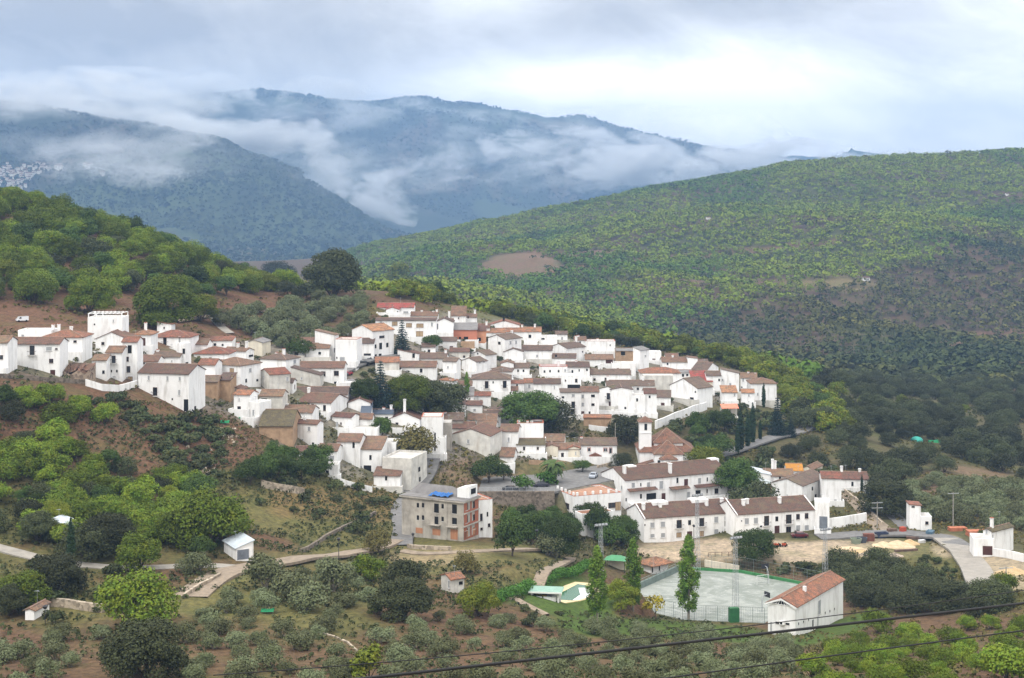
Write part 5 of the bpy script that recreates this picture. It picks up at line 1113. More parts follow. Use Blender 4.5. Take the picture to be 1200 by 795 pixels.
def round_lobes(rs, r, z0, h, n, sub=0.42, sq=0.8):
    L = [(0, 0, z0 + h * 0.5, r * 0.72, r * 0.72, h * 0.40)]
    for i in range(n):
        a = 2 * math.pi * (i + rs.rand()) / n * 2.4; el = rs.rand() ** 0.8 * 1.25 - 0.25; rr = r * (0.62 + 0.18 * rs.rand()) * math.sqrt(max(0.05, 1 - (el * 0.93) ** 2)) 
        q = r * sub * (0.75 + 0.5 * rs.rand()); L.append((rr * math.cos(a), rr * math.sin(a), z0 + h * (0.28 + 0.52 * el), q, q, q * sq))
    return L
def trunk_mb(rs, r, z0, h, rt, n=4, lean=0.3):
    mb = MB(); lx, ly = rs.normal() * lean, rs.normal() * lean; top = Vector((lx, ly, z0 + h * 0.35))
    mb.tube([(0, 0, -1.0), (lx * .3, ly * .3, z0 * 0.5), (lx * .7, ly * .7, z0), tuple(top)], [rt * 1.3, rt, rt * 0.8, rt * 0.45], 7)
    for i in range(n):
        a = 2 * math.pi * (i + rs.rand() * .6) / n; p = Vector((lx * .6, ly * .6, z0 * (0.75 + .25 * rs.rand())))
        e = Vector((r * 0.62 * math.cos(a), r * 0.62 * math.sin(a), z0 + h * (0.35 + 0.3 * rs.rand()))); m_ = p.lerp(e, 0.5) + Vector((0, 0, h * 0.06))
        mb.tube([p, m_, e], [rt * 0.5, rt * 0.32, rt * 0.1], 5)
    return mb
KINDS = {}
def make_kind(key, name, nvar, fn): KINDS[key] = [(name, *fn(np.random.RandomState(100 + 17 * i + len(key)))) for i in range(nvar)]
def std(leaf, r, z0, h, nl, lobes, size, rt, sq=0.8, sub=0.42, bark=BARK, flat=0.5, drop=0.0):
    def fn(rs):
        k = 0.9 + 0.2 * rs.rand(); L = round_lobes(rs, r * k, z0, h, lobes, sub, sq)
        V, Q = leaves(L, nl, size, rs, 0.4, drop, flat); t = trunk_mb(rs, r, z0, h, rt)
        return crown_obj_mesh('crown', V, Q, LM[leaf]), mesh_np('trunk', t.v, t.f, [bark], t.m), z0 + h
    return fn
make_kind('walnut', 'broadleaf_tree', 6, std('walnut', 5.4, 0.2, 8.6, 8500, 24, 0.22, 0.32))
make_kind('orchard', 'orchard_tree', 6, std('orchard', 3.2, 0.2, 4.6, 4400, 17, 0.16, 0.18))
make_kind('ridge', 'hedgerow_tree', 5, std('ridge', 4.6, 0.1, 7.0, 2600, 18, 0.31, 0.25))
make_kind('oak', 'holm_oak_tree', 6, std('oak', 4.6, -0.1, 6.8, 5600, 22, 0.205, 0.30))
make_kind('bigoak', 'holm_oak_tree', 3, std('oak', 5.8, 0.0, 9.6, 18000, 34, 0.19, 0.45, sub=0.34))
make_kind('park', 'park_tree', 4, std('park', 3.4, 0.9, 5.6, 4600, 17, 0.19, 0.18))
make_kind('bigwalnut', 'broadleaf_tree', 2, std('walnut', 7.6, 0.2, 12.5, 30000, 42, 0.195, 0.45, sub=0.32))
make_kind('bigpark', 'park_tree', 3, std('park', 6.0, 0.8, 9.2, 17000, 30, 0.19, 0.35, sub=0.34))
make_kind('biglime', 'broadleaf_tree', 2, std('lime', 5.0, 0.3, 8.0, 12000, 26, 0.17, 0.3, sub=0.36))
make_kind('olive', 'olive_tree', 7, std('olive', 2.2, 0.1, 3.2, 2400, 14, 0.135, 0.22, bark=PBARK, sub=0.48))
make_kind('willow', 'willow_tree', 2, std('willow', 4.5, 1.5, 8.0, 2600, 14, 0.30, 0.28, drop=1.4))
make_kind('yellow', 'young_tree', 2, std('yellow', 1.8, 1.2, 3.0, 420, 7, 0.20, 0.08))
make_kind('lime', 'young_tree', 3, std('lime', 2.4, 0.5, 4.2, 1100, 9, 0.24, 0.12))
make_kind('shrub', 'shrub', 6, std('shrub', 1.6, 0.1, 1.9, 420, 7, 0.22, 0.06, sq=0.7))
make_kind('greenbush', 'shrub', 3, std('hedge', 1.5, 0.1, 1.8, 420, 7, 0.2, 0.06, sq=0.7))
def fn_cyp(leaf, r, h, n, size, z0=0.6):
    def fn(rs):
        L = []
        for i in range(14):
            t = i / 13; q = r * (math.sin(math.pi * min(1, (t * 0.92 + 0.12))) ** 0.6) * (1 - 0.35 * t); L.append((rs.normal() * .06 * r, rs.normal() * .06 * r, z0 + h * (0.04 + 0.92 * t), q, q, h * 0.06))
        V, Q = leaves(L, n, size, rs, 0.45, 0, 0.8); mb = MB().tube([(0, 0, -1), (0, 0, z0), (0, 0, h * .8)], [0.22, 0.16, 0.04], 6)
        return crown_obj_mesh('crown', V, Q, LM[leaf]), mesh_np('trunk', mb.v, mb.f, [BARK], mb.m), z0 + h
    return fn
make_kind('cypress', 'cypress_tree', 3, fn_cyp('cypress', 1.35, 14, 2600, 0.24))
def fn_poplar(rs):
    L = []
    for i in range(95):
        t = (i + rs.rand()) / 95; env = 2.35 * (t * 1.0 + 0.06) ** 0.45 * (1 - t) ** 0.8 * 1.35; a = rs.rand() * 6.28; rr = env * rs.rand() ** 0.5
        L.append((rr * math.cos(a), rr * math.sin(a), 2.0 + 12.8 * t, 0.5, 0.5, 1.1))
    V, Q = leaves(L, 9500, 0.15, rs, 0.7, 0, 0.2); mb = MB().tube([(0, 0, -1), (0, 0, 2.5), (0.1, 0, 8), (0, 0.1, 14)], [0.2, 0.16, 0.11, 0.03], 6)
    for i in range(14):
        a = rs.rand() * 6.28; z = 2.2 + i * 0.75; mb.tube([(0, 0, z), (0.7 * math.cos(a), 0.7 * math.sin(a), z + 1.2), (1.3 * math.cos(a), 1.3 * math.sin(a), z + 3)], [0.06, 0.04, 0.015], 4)
    return crown_obj_mesh('crown', V, Q, LM['poplar']), mesh_np('trunk', mb.v, mb.f, [PBARK], mb.m), 15.2
make_kind('poplar', 'poplar_tree', 3, fn_poplar)
def fn_spruce(rs):
    Vs = []; Qs = []; o = 0; tiers = 17; H = 13.0
    for i in range(tiers):
        t = i / (tiers - 1); z = 1.2 + (H - 1.6) * t; r = 3.5 * (1 - t) ** 0.9 + 0.25; nb = max(5, int(15 * (1 - t)) + 4)
        for b in range(nb):
            a = 2 * math.pi * (b + rs.rand()) / nb; rr = r * (0.8 + 0.3 * rs.rand()); n = max(12, int(46 * rr / 3.5))
            L = [(rr * f * math.cos(a), rr * f * math.sin(a), z - 0.32 * rr * f, 0.5, 0.5, 0.22) for f in (0.3, 0.6, 0.9)]
            V, Q = leaves(L, n, 0.22, rs, 0.6, 0, 0.6); Vs.append(V); Qs.append(Q + o); o += len(V)
    mb = MB().tube([(0, 0, -1), (0, 0, 6), (0, 0, H)], [0.26, 0.16, 0.03], 6)
    return crown_obj_mesh('crown', np.concatenate(Vs), np.concatenate(Qs), LM['spruce']), mesh_np('trunk', mb.v, mb.f, [BARK], mb.m), H
make_kind('spruce', 'spruce_tree', 2, fn_spruce)
def fn_palm(rs):
    Vs = []; mb = MB(); z = 3.4; mb.tube([(0, 0, -1), (0, 0, 1.5), (0, 0, z)], [0.38, 0.34, 0.40], 8); vv = []; qq = []
    for i in range(46):
        a = rs.rand() * 6.28; up = 1.1 - 1.7 * (i / 46); ln = 3.0
        p = Vector((0, 0, z)); d = Vector((math.cos(a), math.sin(a), up)).normalized(); side = Vector((-math.sin(a), math.cos(a), 0))
        for k in range(7):
            q = p + d * (ln / 7); w_ = 0.42 * math.sin(math.pi * (k + 0.7) / 7.6)
            o = len(vv); vv += [p - side * w_ - Vector((0, 0, .16)), p, q, q - side * w_ - Vector((0, 0, .16)), p + side * w_ - Vector((0, 0, .16)), q + side * w_ - Vector((0, 0, .16))]
            qq += [(o, o+1, o+2, o+3), (o+1, o+4, o+5, o+2)]; p = q; d = (d - Vector((0, 0, 0.24))).normalized()
    return crown_obj_mesh('crown', np.array([tuple(v) for v in vv]), np.array(qq), LM['palm']), mesh_np('trunk', mb.v, mb.f, [BARK], mb.m), 6.0
make_kind('palm', 'palm_tree', 1, fn_palm)

TREES = []
_merged = {}
def place_tree(kind, loc, sc, label, cat_, group=None, var=None, split=True, sq=1.0):
    v = KINDS[kind]; i = rng.randrange(len(v)) if var is None else var; name, cm, tm, H = v[i]
    rz = rng.uniform(0, 6.28); S = (sc, sc, sc * sq)
    if split:
        root = empty(name, loc, rz); root.scale = S
        link(bpy.data.objects.new('trunk', tm), root); link(bpy.data.objects.new('crown', cm), root)
    else:
        key = (kind, i)
        if key not in _merged:
            a = np.array([tuple(p.co) for p in cm.vertices]) if False else None
            bmx = bmesh.new(); bmx.from_mesh(cm); nf = len(bmx.faces); bmx.from_mesh(tm); me = bpy.data.meshes.new(name); bmx.faces.ensure_lookup_table()
            for f in bmx.faces[nf:]: f.material_index = 1
            bmx.to_mesh(me); bmx.free(); me.materials.append(cm.materials[0]); me.materials.append(tm.materials[0]); _merged[key] = me
        root = link(bpy.data.objects.new(name, _merged[key])); root.location = loc; root.rotation_euler = (0, 0, rz); root.scale = S
    tag(root, label, cat_, group); TREES.append((loc[0], loc[1], sc, H * sc * sq)); return root
def tree_at(kind, px, pyb, hpx, label, cat_='tree', group=None, sq=1.0, wpx=None, var=0):
    """a tree standing where the photograph shows its foot, as tall as it shows there"""
    p = ray(px, pyb); h = hpx * p.y / F / sq
    if kind in ('park', 'orchard', 'walnut', 'lime'):
        big = {'park': 'bigpark', 'orchard': 'walnut', 'walnut': 'bigwalnut', 'lime': 'biglime'}[kind]
        if h / KINDS[kind][0][3] > 1.25: kind = big
        if kind == 'walnut' and h / KINDS[kind][0][3] > 1.25: kind = 'bigwalnut'
    sc = h / KINDS[kind][0][3]
    return place_tree(kind, (p.x, p.y, p.z - 0.15), sc, label, cat_, group, var=var % len(KINDS[kind]), sq=sq)

HB = []     # house footprints
for H_, _l in HOUSES:
    c = H_.C + H_.dL * (H_.L / 2) + H_.dR * (H_.M / 2); HB.append((c.x, c.y, math.hypot(H_.L, H_.M) / 2, H_))
def in_house(x, y, pad=1.5):
    for cx, cyy, rr, H_ in HB:
        if (x - cx) ** 2 + (y - cyy) ** 2 < (rr + pad) ** 2:
            q = Vector((x, y, 0)) - H_.C; lx = q.dot(H_.dL); ly = q.dot(H_.dR)
            if -pad < lx < H_.L + pad and -pad < ly < H_.M + pad: return True
    return False
def inpoly(x, y, P):
    c = False; n = len(P)
    for i in range(n):
        x1, y1 = P[i]; x2, y2 = P[(i + 1) % n]
        if (y1 > y) != (y2 > y) and x < (x2 - x1) * (y - y1) / (y2 - y1) + x1: c = not c
    return c
NOGO = []   # polygons in photo ground pixels kept free
def scatter(kind, poly, y0, y1, step, smin, smax, label, cat_, group, split=True, maxn=300, holes=(), back=False, jit=0.35, keep=1.0, rows=None):
    """stand copies of a tree on a jittered lattice over the piece of ground a photo polygon covers"""
    rs = random.Random(int(step * 100) + len(poly) + int(poly[0][0])); xs = [(p[0] - 600) / F for p in poly]; n = 0; cand = []
    Yv = y0
    while Yv < y1:
        x = min(xs) * Yv if min(xs) > 0 else min(xs) * Yv
        x += (step / 2 if int(Yv / step) % 2 else 0)
        while x < max(xs) * Yv:
            X_ = x + rs.uniform(-jit, jit) * step; Y_ = Yv + rs.uniform(-jit, jit) * step; z = ground(X_, Y_); px, py = pix((X_, Y_, z))
            if rs.random() < keep and inpoly(px, py, poly) and not any(inpoly(px, py, h) for h in holes) and not any(inpoly(px, py, h) for h in NOGO) and not in_house(X_, Y_, step * 0.3):
                if all((X_ - a) ** 2 + (Y_ - b) ** 2 > (step * 0.5) ** 2 for a, b, s, _h in TREES[-400:]) and all((X_ - a) ** 2 + (Y_ - b) ** 2 > (h_ * 0.42 + 1) ** 2 and not (b - 9 < Y_ < b and abs(X_ - a) < 2.5 and kind != 'shrub') for a, b, h_ in ONEP): cand.append((X_, Y_, z))
            x += step
        Yv += step * 0.87
    if len(cand) > maxn: cand = rs.sample(cand, maxn)
    for X_, Y_, z in cand:
        k2, f_ = kind, 1.0; q = rs.random()
        if kind in ('walnut', 'orchard', 'ridge') and group != 'young trees of the lower right field':
            base = {'walnut': 1.0, 'orchard': 0.55, 'ridge': 0.82}[kind]
            if q < 0.13: k2, f_ = 'park', 1.45 * base
            elif q < 0.24: k2, f_ = 'biglime', 0.95 * base
            elif q < 0.33: k2, f_ = 'oak', 1.15 * base
        place_tree(k2, (X_, Y_, z - 0.2), f_ * rs.uniform(smin, smax), label, cat_, group, split=split, sq=rs.uniform(0.88, 1.1)); n += 1
    return n
# ================================================================== WHERE THE TREES STAND
NOGO += [[(712,700),(800,664),(990,680),(1000,745),(895,738),(715,716)], [(612,704),(640,672),(800,655),(800,700),(700,720),(615,716)],
         [(740,632),(860,626),(1090,622),(1090,655),(850,662),(742,650)], [(1100,622),(1130,622),(1175,700),(1140,700)], [(1130,625),(1200,640),(1200,672),(1150,668)],
         [(-30,630),(60,650),(215,656),(310,656),(300,672),(215,672),(60,668),(-30,650)], [(222,704),(262,668),(345,652),(475,628),(478,642),(345,666),(250,690)],
         [(460,600),(500,600),(580,590),(580,640),(470,660)], [(470,640),(670,640),(670,656),(560,660),(470,660)]]
# ---- trees one can point at
ONE = [
 ('bigoak',390,350,64,'huge dark holm oak rising above the saddle left of the village top','oak tree',1.0),
 ('bigoak',325,338,34,'smaller dark oak just left of the huge dark one on the ridge','oak tree',0.9),
 ('ridge',468,335,28,'thin brownish tree at the ridge gap above the bright red roof','tree',1.2),
 ('walnut',195,388,72,'very large dark walnut above the hipped houses on the left','tree',1.0),
 ('walnut',105,368,48,'round dark tree left of the tall pergola block','tree',1.0),
 ('lime',235,378,38,'bright yellow-green tree right of the very large dark walnut','tree',1.0),
 ('spruce',471,420,46,'tall blue spruce in front of the long block of flats','spruce',1.0),
 ('park',505,412,22,'round dark tree right of the tall spruce','tree',0.9),
 ('spruce',446,478,56,'tall dark conifer at the left end of the central grove','conifer',1.0),
 ('park',427,474,34,'lighter green tree left of the tall dark conifer in the grove','tree',1.0),
 ('orchard',478,482,46,'yellowish-green tree in the middle of the central grove','tree',0.85),
 ('bigoak',500,487,46,'large dark tree forming the centre of the grove','tree',0.9),
 ('oak',521,484,40,'dark tree at the right end of the central grove','tree',1.0),
 ('poplar',547,472,36,'slender young poplar right of the central grove','poplar',1.0),
 ('park',352,420,26,'dark round tree behind the grey hip roof','tree',0.9),
 ('park',620,504,50,'large spreading green tree at the village centre','tree',0.72),
 ('oak',648,504,38,'dark tree behind the large spreading one at the village centre','tree',1.0),
 ('lime',613,505,18,'small yellow-green tree under the large spreading central tree','tree',1.0),
 ('oak',735,521,38,'round dark ivy-green tree left of the church tower','tree',1.1),
 ('willow',486,545,52,'big autumn-brown willow beside the long plain white wall','willow',1.0),
 ('yellow',482,548,20,'small yellow tree at the foot of the big willow','tree',1.0),
 ('park',446,515,28,'dark tree below the blue-grey roofs','tree',1.0),
 ('park',572,566,34,'dark round tree on the plaza edge, left of the first parked car','tree',1.0),
 ('park',590,563,22,'low tree between the plaza edge tree and the first parked car','tree',1.0),
 ('greenbush',612,574,18,'clipped bright green tree between two parked cars','tree',1.0),
 ('greenbush',641,568,18,'clipped bright green tree beside the dark plaza car','tree',1.0),
 ('palm',649,566,38,'palm tree on the plaza in front of the cream gable','palm',1.0),
 ('park',682,553,16,'leafy green tree left of the little tiled porch','tree',0.8),
 ('oak',729,548,18,'small dark tree next to the church square','tree',0.9),
 ('lime',826,562,44,'yellow-green tree leaning over the slope right of the church','tree',1.0),
 ('park',862,585,52,'dark green tree behind the right end of the long apartments','tree',1.0),
 ('oak',882,604,42,'dark tree squeezed between apartments and brick shed','tree',1.0),
 ('cypress',868,531,58,'tallest cypress in the row above the curving road','cypress',1.0),
 ('cypress',876,526,46,'second cypress of the row above the curving road','cypress',1.0),
 ('cypress',864,534,40,'leftmost low cypress of the row above the curving road','cypress',1.0),
 ('cypress',882,520,52,'slender cypress in the middle of the row by the road','cypress',1.0),
 ('cypress',891,516,26,'short broad cypress at the right of the row','cypress',0.8),
 ('cypress',895,478,32,'lone cypress against the last hip roofed house','cypress',1.0),
 ('spruce',911,511,46,'pointed dark conifer just right of the cypress row','conifer',1.0),
 ('spruce',927,512,26,'small conifer beside the curving road','conifer',1.0),
 ('cypress',1010,578,24,'small pointed cypress beside the brown roofed house on the right','cypress',1.0),
 ('bigoak',1040,602,46,'big round dark oak above the road junction','oak tree',0.9),
 ('poplar',700,728,88,'left poplar of the three beside the court, thin crown','poplar',0.75),
 ('poplar',742,716,84,'middle poplar of the three beside the court','poplar',0.75),
 ('poplar',807,726,98,'tallest poplar standing in front of the sports court','poplar',0.75),
 ('yellow',768,727,32,'small yellow-leaved tree on the lawn beside the court','tree',1.0),
 ('lime',728,712,36,'yellow-green bushy tree between the two left poplars','tree',1.0),
 ('park',884,657,42,'round green tree on the edge of the car park','tree',1.0),
 ('park',700,634,48,'tall dark conifer-like tree left of the lower apartments','tree',1.5),
 ('park',728,640,40,'dark round tree before the gable of the lower apartments','tree',1.0),
 ('park',715,640,34,'smaller dark tree between the two park trees by the apartments','tree',1.0),
 ('park',600,652,50,'tall green tree right of the concrete shell','tree',1.25),
 ('park',655,654,52,'large light-green tree in the park under the plaza wall','tree',1.15),
 ('park',622,634,34,'dark green tree behind the tall one right of the concrete shell','tree',1.0),
 ('olive',645,652,28,'grey olive at the foot of the large light-green park tree','olive tree',1.0),
 ('willow',546,672,30,'brownish bushy tree above the tiny pale hut','tree',1.0),
 ('lime',562,722,44,'rusty yellow tree right below the tiny pale hut','tree',1.0),
 ('bigoak',472,724,52,'great round dark oak in the middle of the lower field','oak tree',0.75),
 ('oak',474,694,40,'olive-dark tree behind the great round dark oak','tree',1.0),
 ('willow',443,650,34,'feathery bare-looking tree beside the ramp to the concrete shell','tree',1.0),
 ('orchard',432,680,32,'bushy green tree under the footpath','tree',1.0),
 ('cypress',83,673,72,'tall dark cypress beside the left track','cypress',1.0),
 ('bigoak',64,696,52,'round dark oak in front of the left cypress','oak tree',0.9),
 ('bigoak',44,634,38,'dark oak left of the half hidden white hut','oak tree',0.9),
 ('bigoak',124,650,52,'great dark oak right of the left cypress','oak tree',0.95),
 ('oak',100,656,44,'dark oak between the cypress and the great oak','oak tree',1.0),
 ('orchard',163,668,46,'light-green roadside tree behind the left track','tree',1.0),
 ('orchard',158,738,72,'large bright green tree in front of the stone terrace wall','tree',1.0),
 ('bigoak',168,796,78,'very large grey-green oak at the bottom left','oak tree',0.95),
 ('walnut',248,640,68,'tall dark-green tree left of the white garage','tree',1.0),
 ('walnut',215,640,50,'broad green tree above the track left of the white garage','tree',1.0),
 ('park',238,655,30,'dark bushy tree touching the white garage','tree',1.0),
 ('olive',232,672,26,'silvery olive in front of the white garage','olive tree',1.0),
 ('olive',219,671,22,'small olive left of the silvery one by the garage','olive tree',1.0),
 ('walnut',25,712,46,'bright green tree at the left edge under the track','tree',1.0),
 ('bigoak',12,722,40,'dark oak at the left picture edge','oak tree',1.0),
 ('lime',432,800,48,'yellow-green tree at the bottom of the picture near the curved wall','tree',1.0),
 ('olive',310,690,42,'large olive right of the white garage','olive tree',1.0),
 ('olive',341,704,38,'forked olive below the footpath','olive tree',1.0),
 ('olive',390,694,40,'olive standing under the lamp post','olive tree',1.0),
 ('olive',360,716,36,'lean olive in the middle field','olive tree',1.0),
 ('orchard',1175,700,30,'dark tree below the isolated white house','tree',1.0),
 ('bigoak',1160,716,40,'dark oak at the foot of the pale road','oak tree',0.8),
 ('bigoak',1105,716,44,'dark oak left of the foot of the pale road','oak tree',0.8),
 ('orchard',1028,742,30,'bright green bush tree behind the sports pavilion','tree',1.0),
 ('orchard',1180,800,50,'large green tree in the bottom right corner','tree',0.9),
 ('park',1152,640,20,'small conifer beside the pale road','tree',1.3),
]
for i, (k_, a_, b_, h_, lab, ct, sq) in enumerate(ONE): tree_at(k_, a_, b_, h_, lab, ct, sq=sq, var=i)

ONEP = [(t[0], t[1], t[3]) for t in TREES]
VILL = [(0,445),(0,395),(60,380),(100,365),(240,385),(300,395),(360,400),(400,380),(440,352),(560,355),(640,385),(760,400),(830,422),(915,445),(912,480),(800,500),(820,560),(870,580),(1020,560),(1040,620),(740,650),(560,640),(440,585),(300,530),(270,490),(160,470),(100,455)]
# upper left hill
scatter('walnut', [(-80,395),(-80,180),(150,262),(345,338),(345,350),(240,360),(205,352),(150,350),(110,362),(60,360),(0,352)], 380, 640, 10.4, 0.70, 1.1, 'green broadleaf tree on the hill above the left end of the village', 'tree', 'broadleaf trees on the upper left hill', split=False, maxn=290, holes=[[(60,352),(110,352),(115,372),(60,372)],[(135,348),(165,338),(165,385),(125,385)],[(245,350),(330,340),(330,352),(240,362)]])
# scattered trees of the saddle and olive slope
scatter('olive', [(250,372),(345,352),(430,352),(420,395),(330,412),(290,395),(255,385)], 380, 600, 6.5, 1.0, 1.7, 'grey-green olive tree on the slope between the hill and the village top', 'olive tree', 'olive trees above the village', split=False, keep=0.85)
scatter('oak', [(330,345),(430,340),(430,380),(400,392),(345,375)], 400, 600, 10, 0.6, 0.95, 'dark tree on the slope left of the village top', 'tree', 'dark trees left of the village top', split=False, keep=0.7)
# ridge behind the village
scatter('ridge', [(455,352),(480,332),(620,362),(760,392),(880,418),(1010,500),(990,520),(930,500),(915,455),(850,428),(760,412),(640,392),(560,362),(520,356)], 500, 720, 8.0, 0.7, 1.15, 'yellow-green tree on the ridge line behind the village', 'tree', 'trees on the ridge behind the village', split=False, maxn=295)
# lower left slope
scatter('orchard', [(-40,468),(60,470),(100,480),(225,560),(255,600),(290,630),(260,650),(200,640),(60,640),(-40,625)], 250, 385, 5.4, 0.8, 1.25, 'leafy green orchard tree on the slope under the left end of the village', 'orchard tree', 'orchard trees on the lower left slope', split=True, maxn=260, holes=[[(15,492),(60,500),(150,508),(215,545),(190,562),(120,540),(60,515),(15,505)],[(0,600),(30,610),(45,650),(0,640)]], keep=0.9)
scatter('shrub', [(90,465),(160,468),(165,490),(245,490),(268,505),(262,560),(232,590),(205,560),(150,500)], 300, 400, 3.6, 0.7, 1.6, 'small bush on the rough bank under the big plain white house', 'bush', 'bushes on the bank below the left houses', split=False, keep=0.95)
scatter('orchard', [(125,482),(150,476),(222,492),(240,545),(205,548),(150,530)], 300, 390, 8.5, 0.75, 1.0, 'solitary green tree on red earth under the big plain white house', 'tree', 'scattered trees on the red bank', split=True, keep=0.8)
# bottom olive groves
scatter('olive', [(255,700),(330,668),(420,664),(440,680),(430,720),(395,760),(480,810),(-60,810),(-60,790),(60,745),(205,745),(240,720)], 175, 330, 6.4, 0.60, 0.98, 'grey-green olive tree in the grove along the bottom left', 'olive tree', 'olive trees of the lower left grove', maxn=140, keep=0.85)
scatter('olive', [(430,735),(560,712),(650,735),(800,745),(960,760),(900,810),(430,815)], 175, 300, 6.4, 0.58, 0.95, 'grey-green olive tree in the grove below the sports court', 'olive tree', 'olive trees of the lower middle grove', maxn=100, keep=0.85)
scatter('orchard', [(960,772),(1010,750),(1100,742),(1220,730),(1220,815),(930,815)], 175, 300, 6.6, 0.45, 0.75, 'bushy green young tree on the red field at the lower right', 'tree', 'young trees of the lower right field', maxn=60, keep=0.55)
scatter('olive', [(1045,612),(1060,575),(1100,562),(1220,575),(1220,628),(1150,618),(1110,612)], 330, 520, 5.6, 1.0, 1.4, 'silvery olive tree in the planted rows at the right edge', 'olive tree', 'olive rows at the right', maxn=75, jit=0.12, split=False)
# right side oaks
scatter('oak', [(930,500),(945,455),(1010,435),(1220,425),(1220,585),(1110,562),(1060,570),(1035,592),(1010,560),(960,548),(905,545),(890,530),(940,515),(985,508)], 425, 900, 9.3, 0.65, 1.15, 'dark holm oak in the woodland right of the village', 'oak tree', 'oaks of the right hand woodland', split=False, maxn=290, holes=[[(1050,522),(1110,522),(1110,540),(1050,540)],[(1120,560),(1150,545),(1180,565),(1160,575)],[(960,462),(1020,468),(1100,470),(1110,480),(1000,482)]], keep=0.93)
scatter('ridge', [(960,460),(1110,452),(1180,450),(1180,480),(1000,490)], 560, 820, 15, 0.5, 0.9, 'yellowish tree in the clearing of the right hand woodland', 'tree', 'yellowish trees in the right clearing', split=False, keep=0.6, maxn=30)
scatter('shrub', [(890,545),(960,548),(1010,560),(1000,572),(960,566),(880,562),(850,552),(905,530),(930,520)], 400, 520, 4.5, 1.0, 2.0, 'green bush on the slope beneath the right hand road', 'bush', 'bushes beneath the road', split=False, keep=0.75)
scatter('oak', [(985,658),(1010,662),(1090,690),(1145,700),(1150,722),(1080,722),(1000,712),(978,690)], 230, 400, 5.6, 0.62, 0.92, 'dark holm oak in the thicket right of the sports pavilion', 'oak tree', 'oaks right of the pavilion', keep=0.9)
scatter('shrub', [(885,655),(960,662),(985,668),(970,690),(930,680),(880,668)], 300, 400, 3.0, 0.7, 1.3, 'dark green bush on the bank above the sports court', 'bush', 'bushes above the court', split=False, keep=0.9)
scatter('shrub', [(1010,662),(1080,655),(1115,660),(1140,695),(1090,688)], 280, 400, 3.4, 0.4, 0.9, 'low bush on the rough slope below the building yard', 'bush', 'low bushes below the yard', split=False, keep=0.8)
# trees among the houses and below them
scatter('park', [(290,552),(330,540),(390,545),(400,560),(330,572),(290,570)], 330, 430, 5.5, 0.7, 1.1, 'dark green tree under the tan brick barn', 'tree', 'trees under the tan brick barn')
scatter('shrub', [(300,560),(480,580),(470,610),(440,630),(300,600)], 300, 400, 7, 0.8, 1.6, 'round bush on the grassy slope below the lower houses', 'bush', 'bushes on the grassy slope', split=False, keep=0.6)
scatter('shrub', [(0,655),(230,675),(235,700),(100,740),(0,730)], 200, 320, 7, 0.7, 1.5, 'low bush between the track and the bottom grove', 'bush', 'bushes under the track', split=False, keep=0.6)
scatter('shrub', [(420,665),(700,705),(640,735),(430,735)], 230, 340, 7, 0.6, 1.1, 'low bush on the terraces left of the pool', 'bush', 'bushes left of the pool', split=False, keep=0.5)
scatter('park', [(598,616),(650,610),(690,606),(720,612),(700,632),(640,640),(590,636)], 330, 420, 5.4, 0.6, 0.95, 'green tree in the little park under the plaza wall', 'tree', 'park trees under the plaza wall', keep=0.5)
scatter('park', [(800,510),(850,500),(880,525),(865,580),(830,560),(812,530)], 400, 520, 7, 0.8, 1.3, 'broad green tree on the garden slope between church and cypresses', 'tree', 'garden trees right of the church', split=False)
scatter('shrub', [(560,520),(600,548),(700,540),(700,505),(640,500)], 380, 480, 6, 0.5, 1.0, 'small green garden bush among the central houses', 'bush', 'garden bushes among the houses', split=False, keep=0.35)
scatter('shrub', [(100,400),(300,405),(440,360),(560,372),(760,405),(905,455),(900,480),(760,500),(660,520),(540,545),(430,560),(300,520),(270,480),(100,445)], 380, 620, 6.5, 0.55, 1.0, 'small dark bush in a yard between the village houses', 'bush', 'bushes in the village yards', split=False, keep=0.4, maxn=140)
scatter('shrub', [(780,505),(860,480),(925,490),(925,512),(865,560),(825,560),(815,520)], 420, 560, 4.5, 0.9, 1.8, 'green bush on the garden slope behind the church', 'bush', 'bushes behind the church', split=False, keep=0.7)
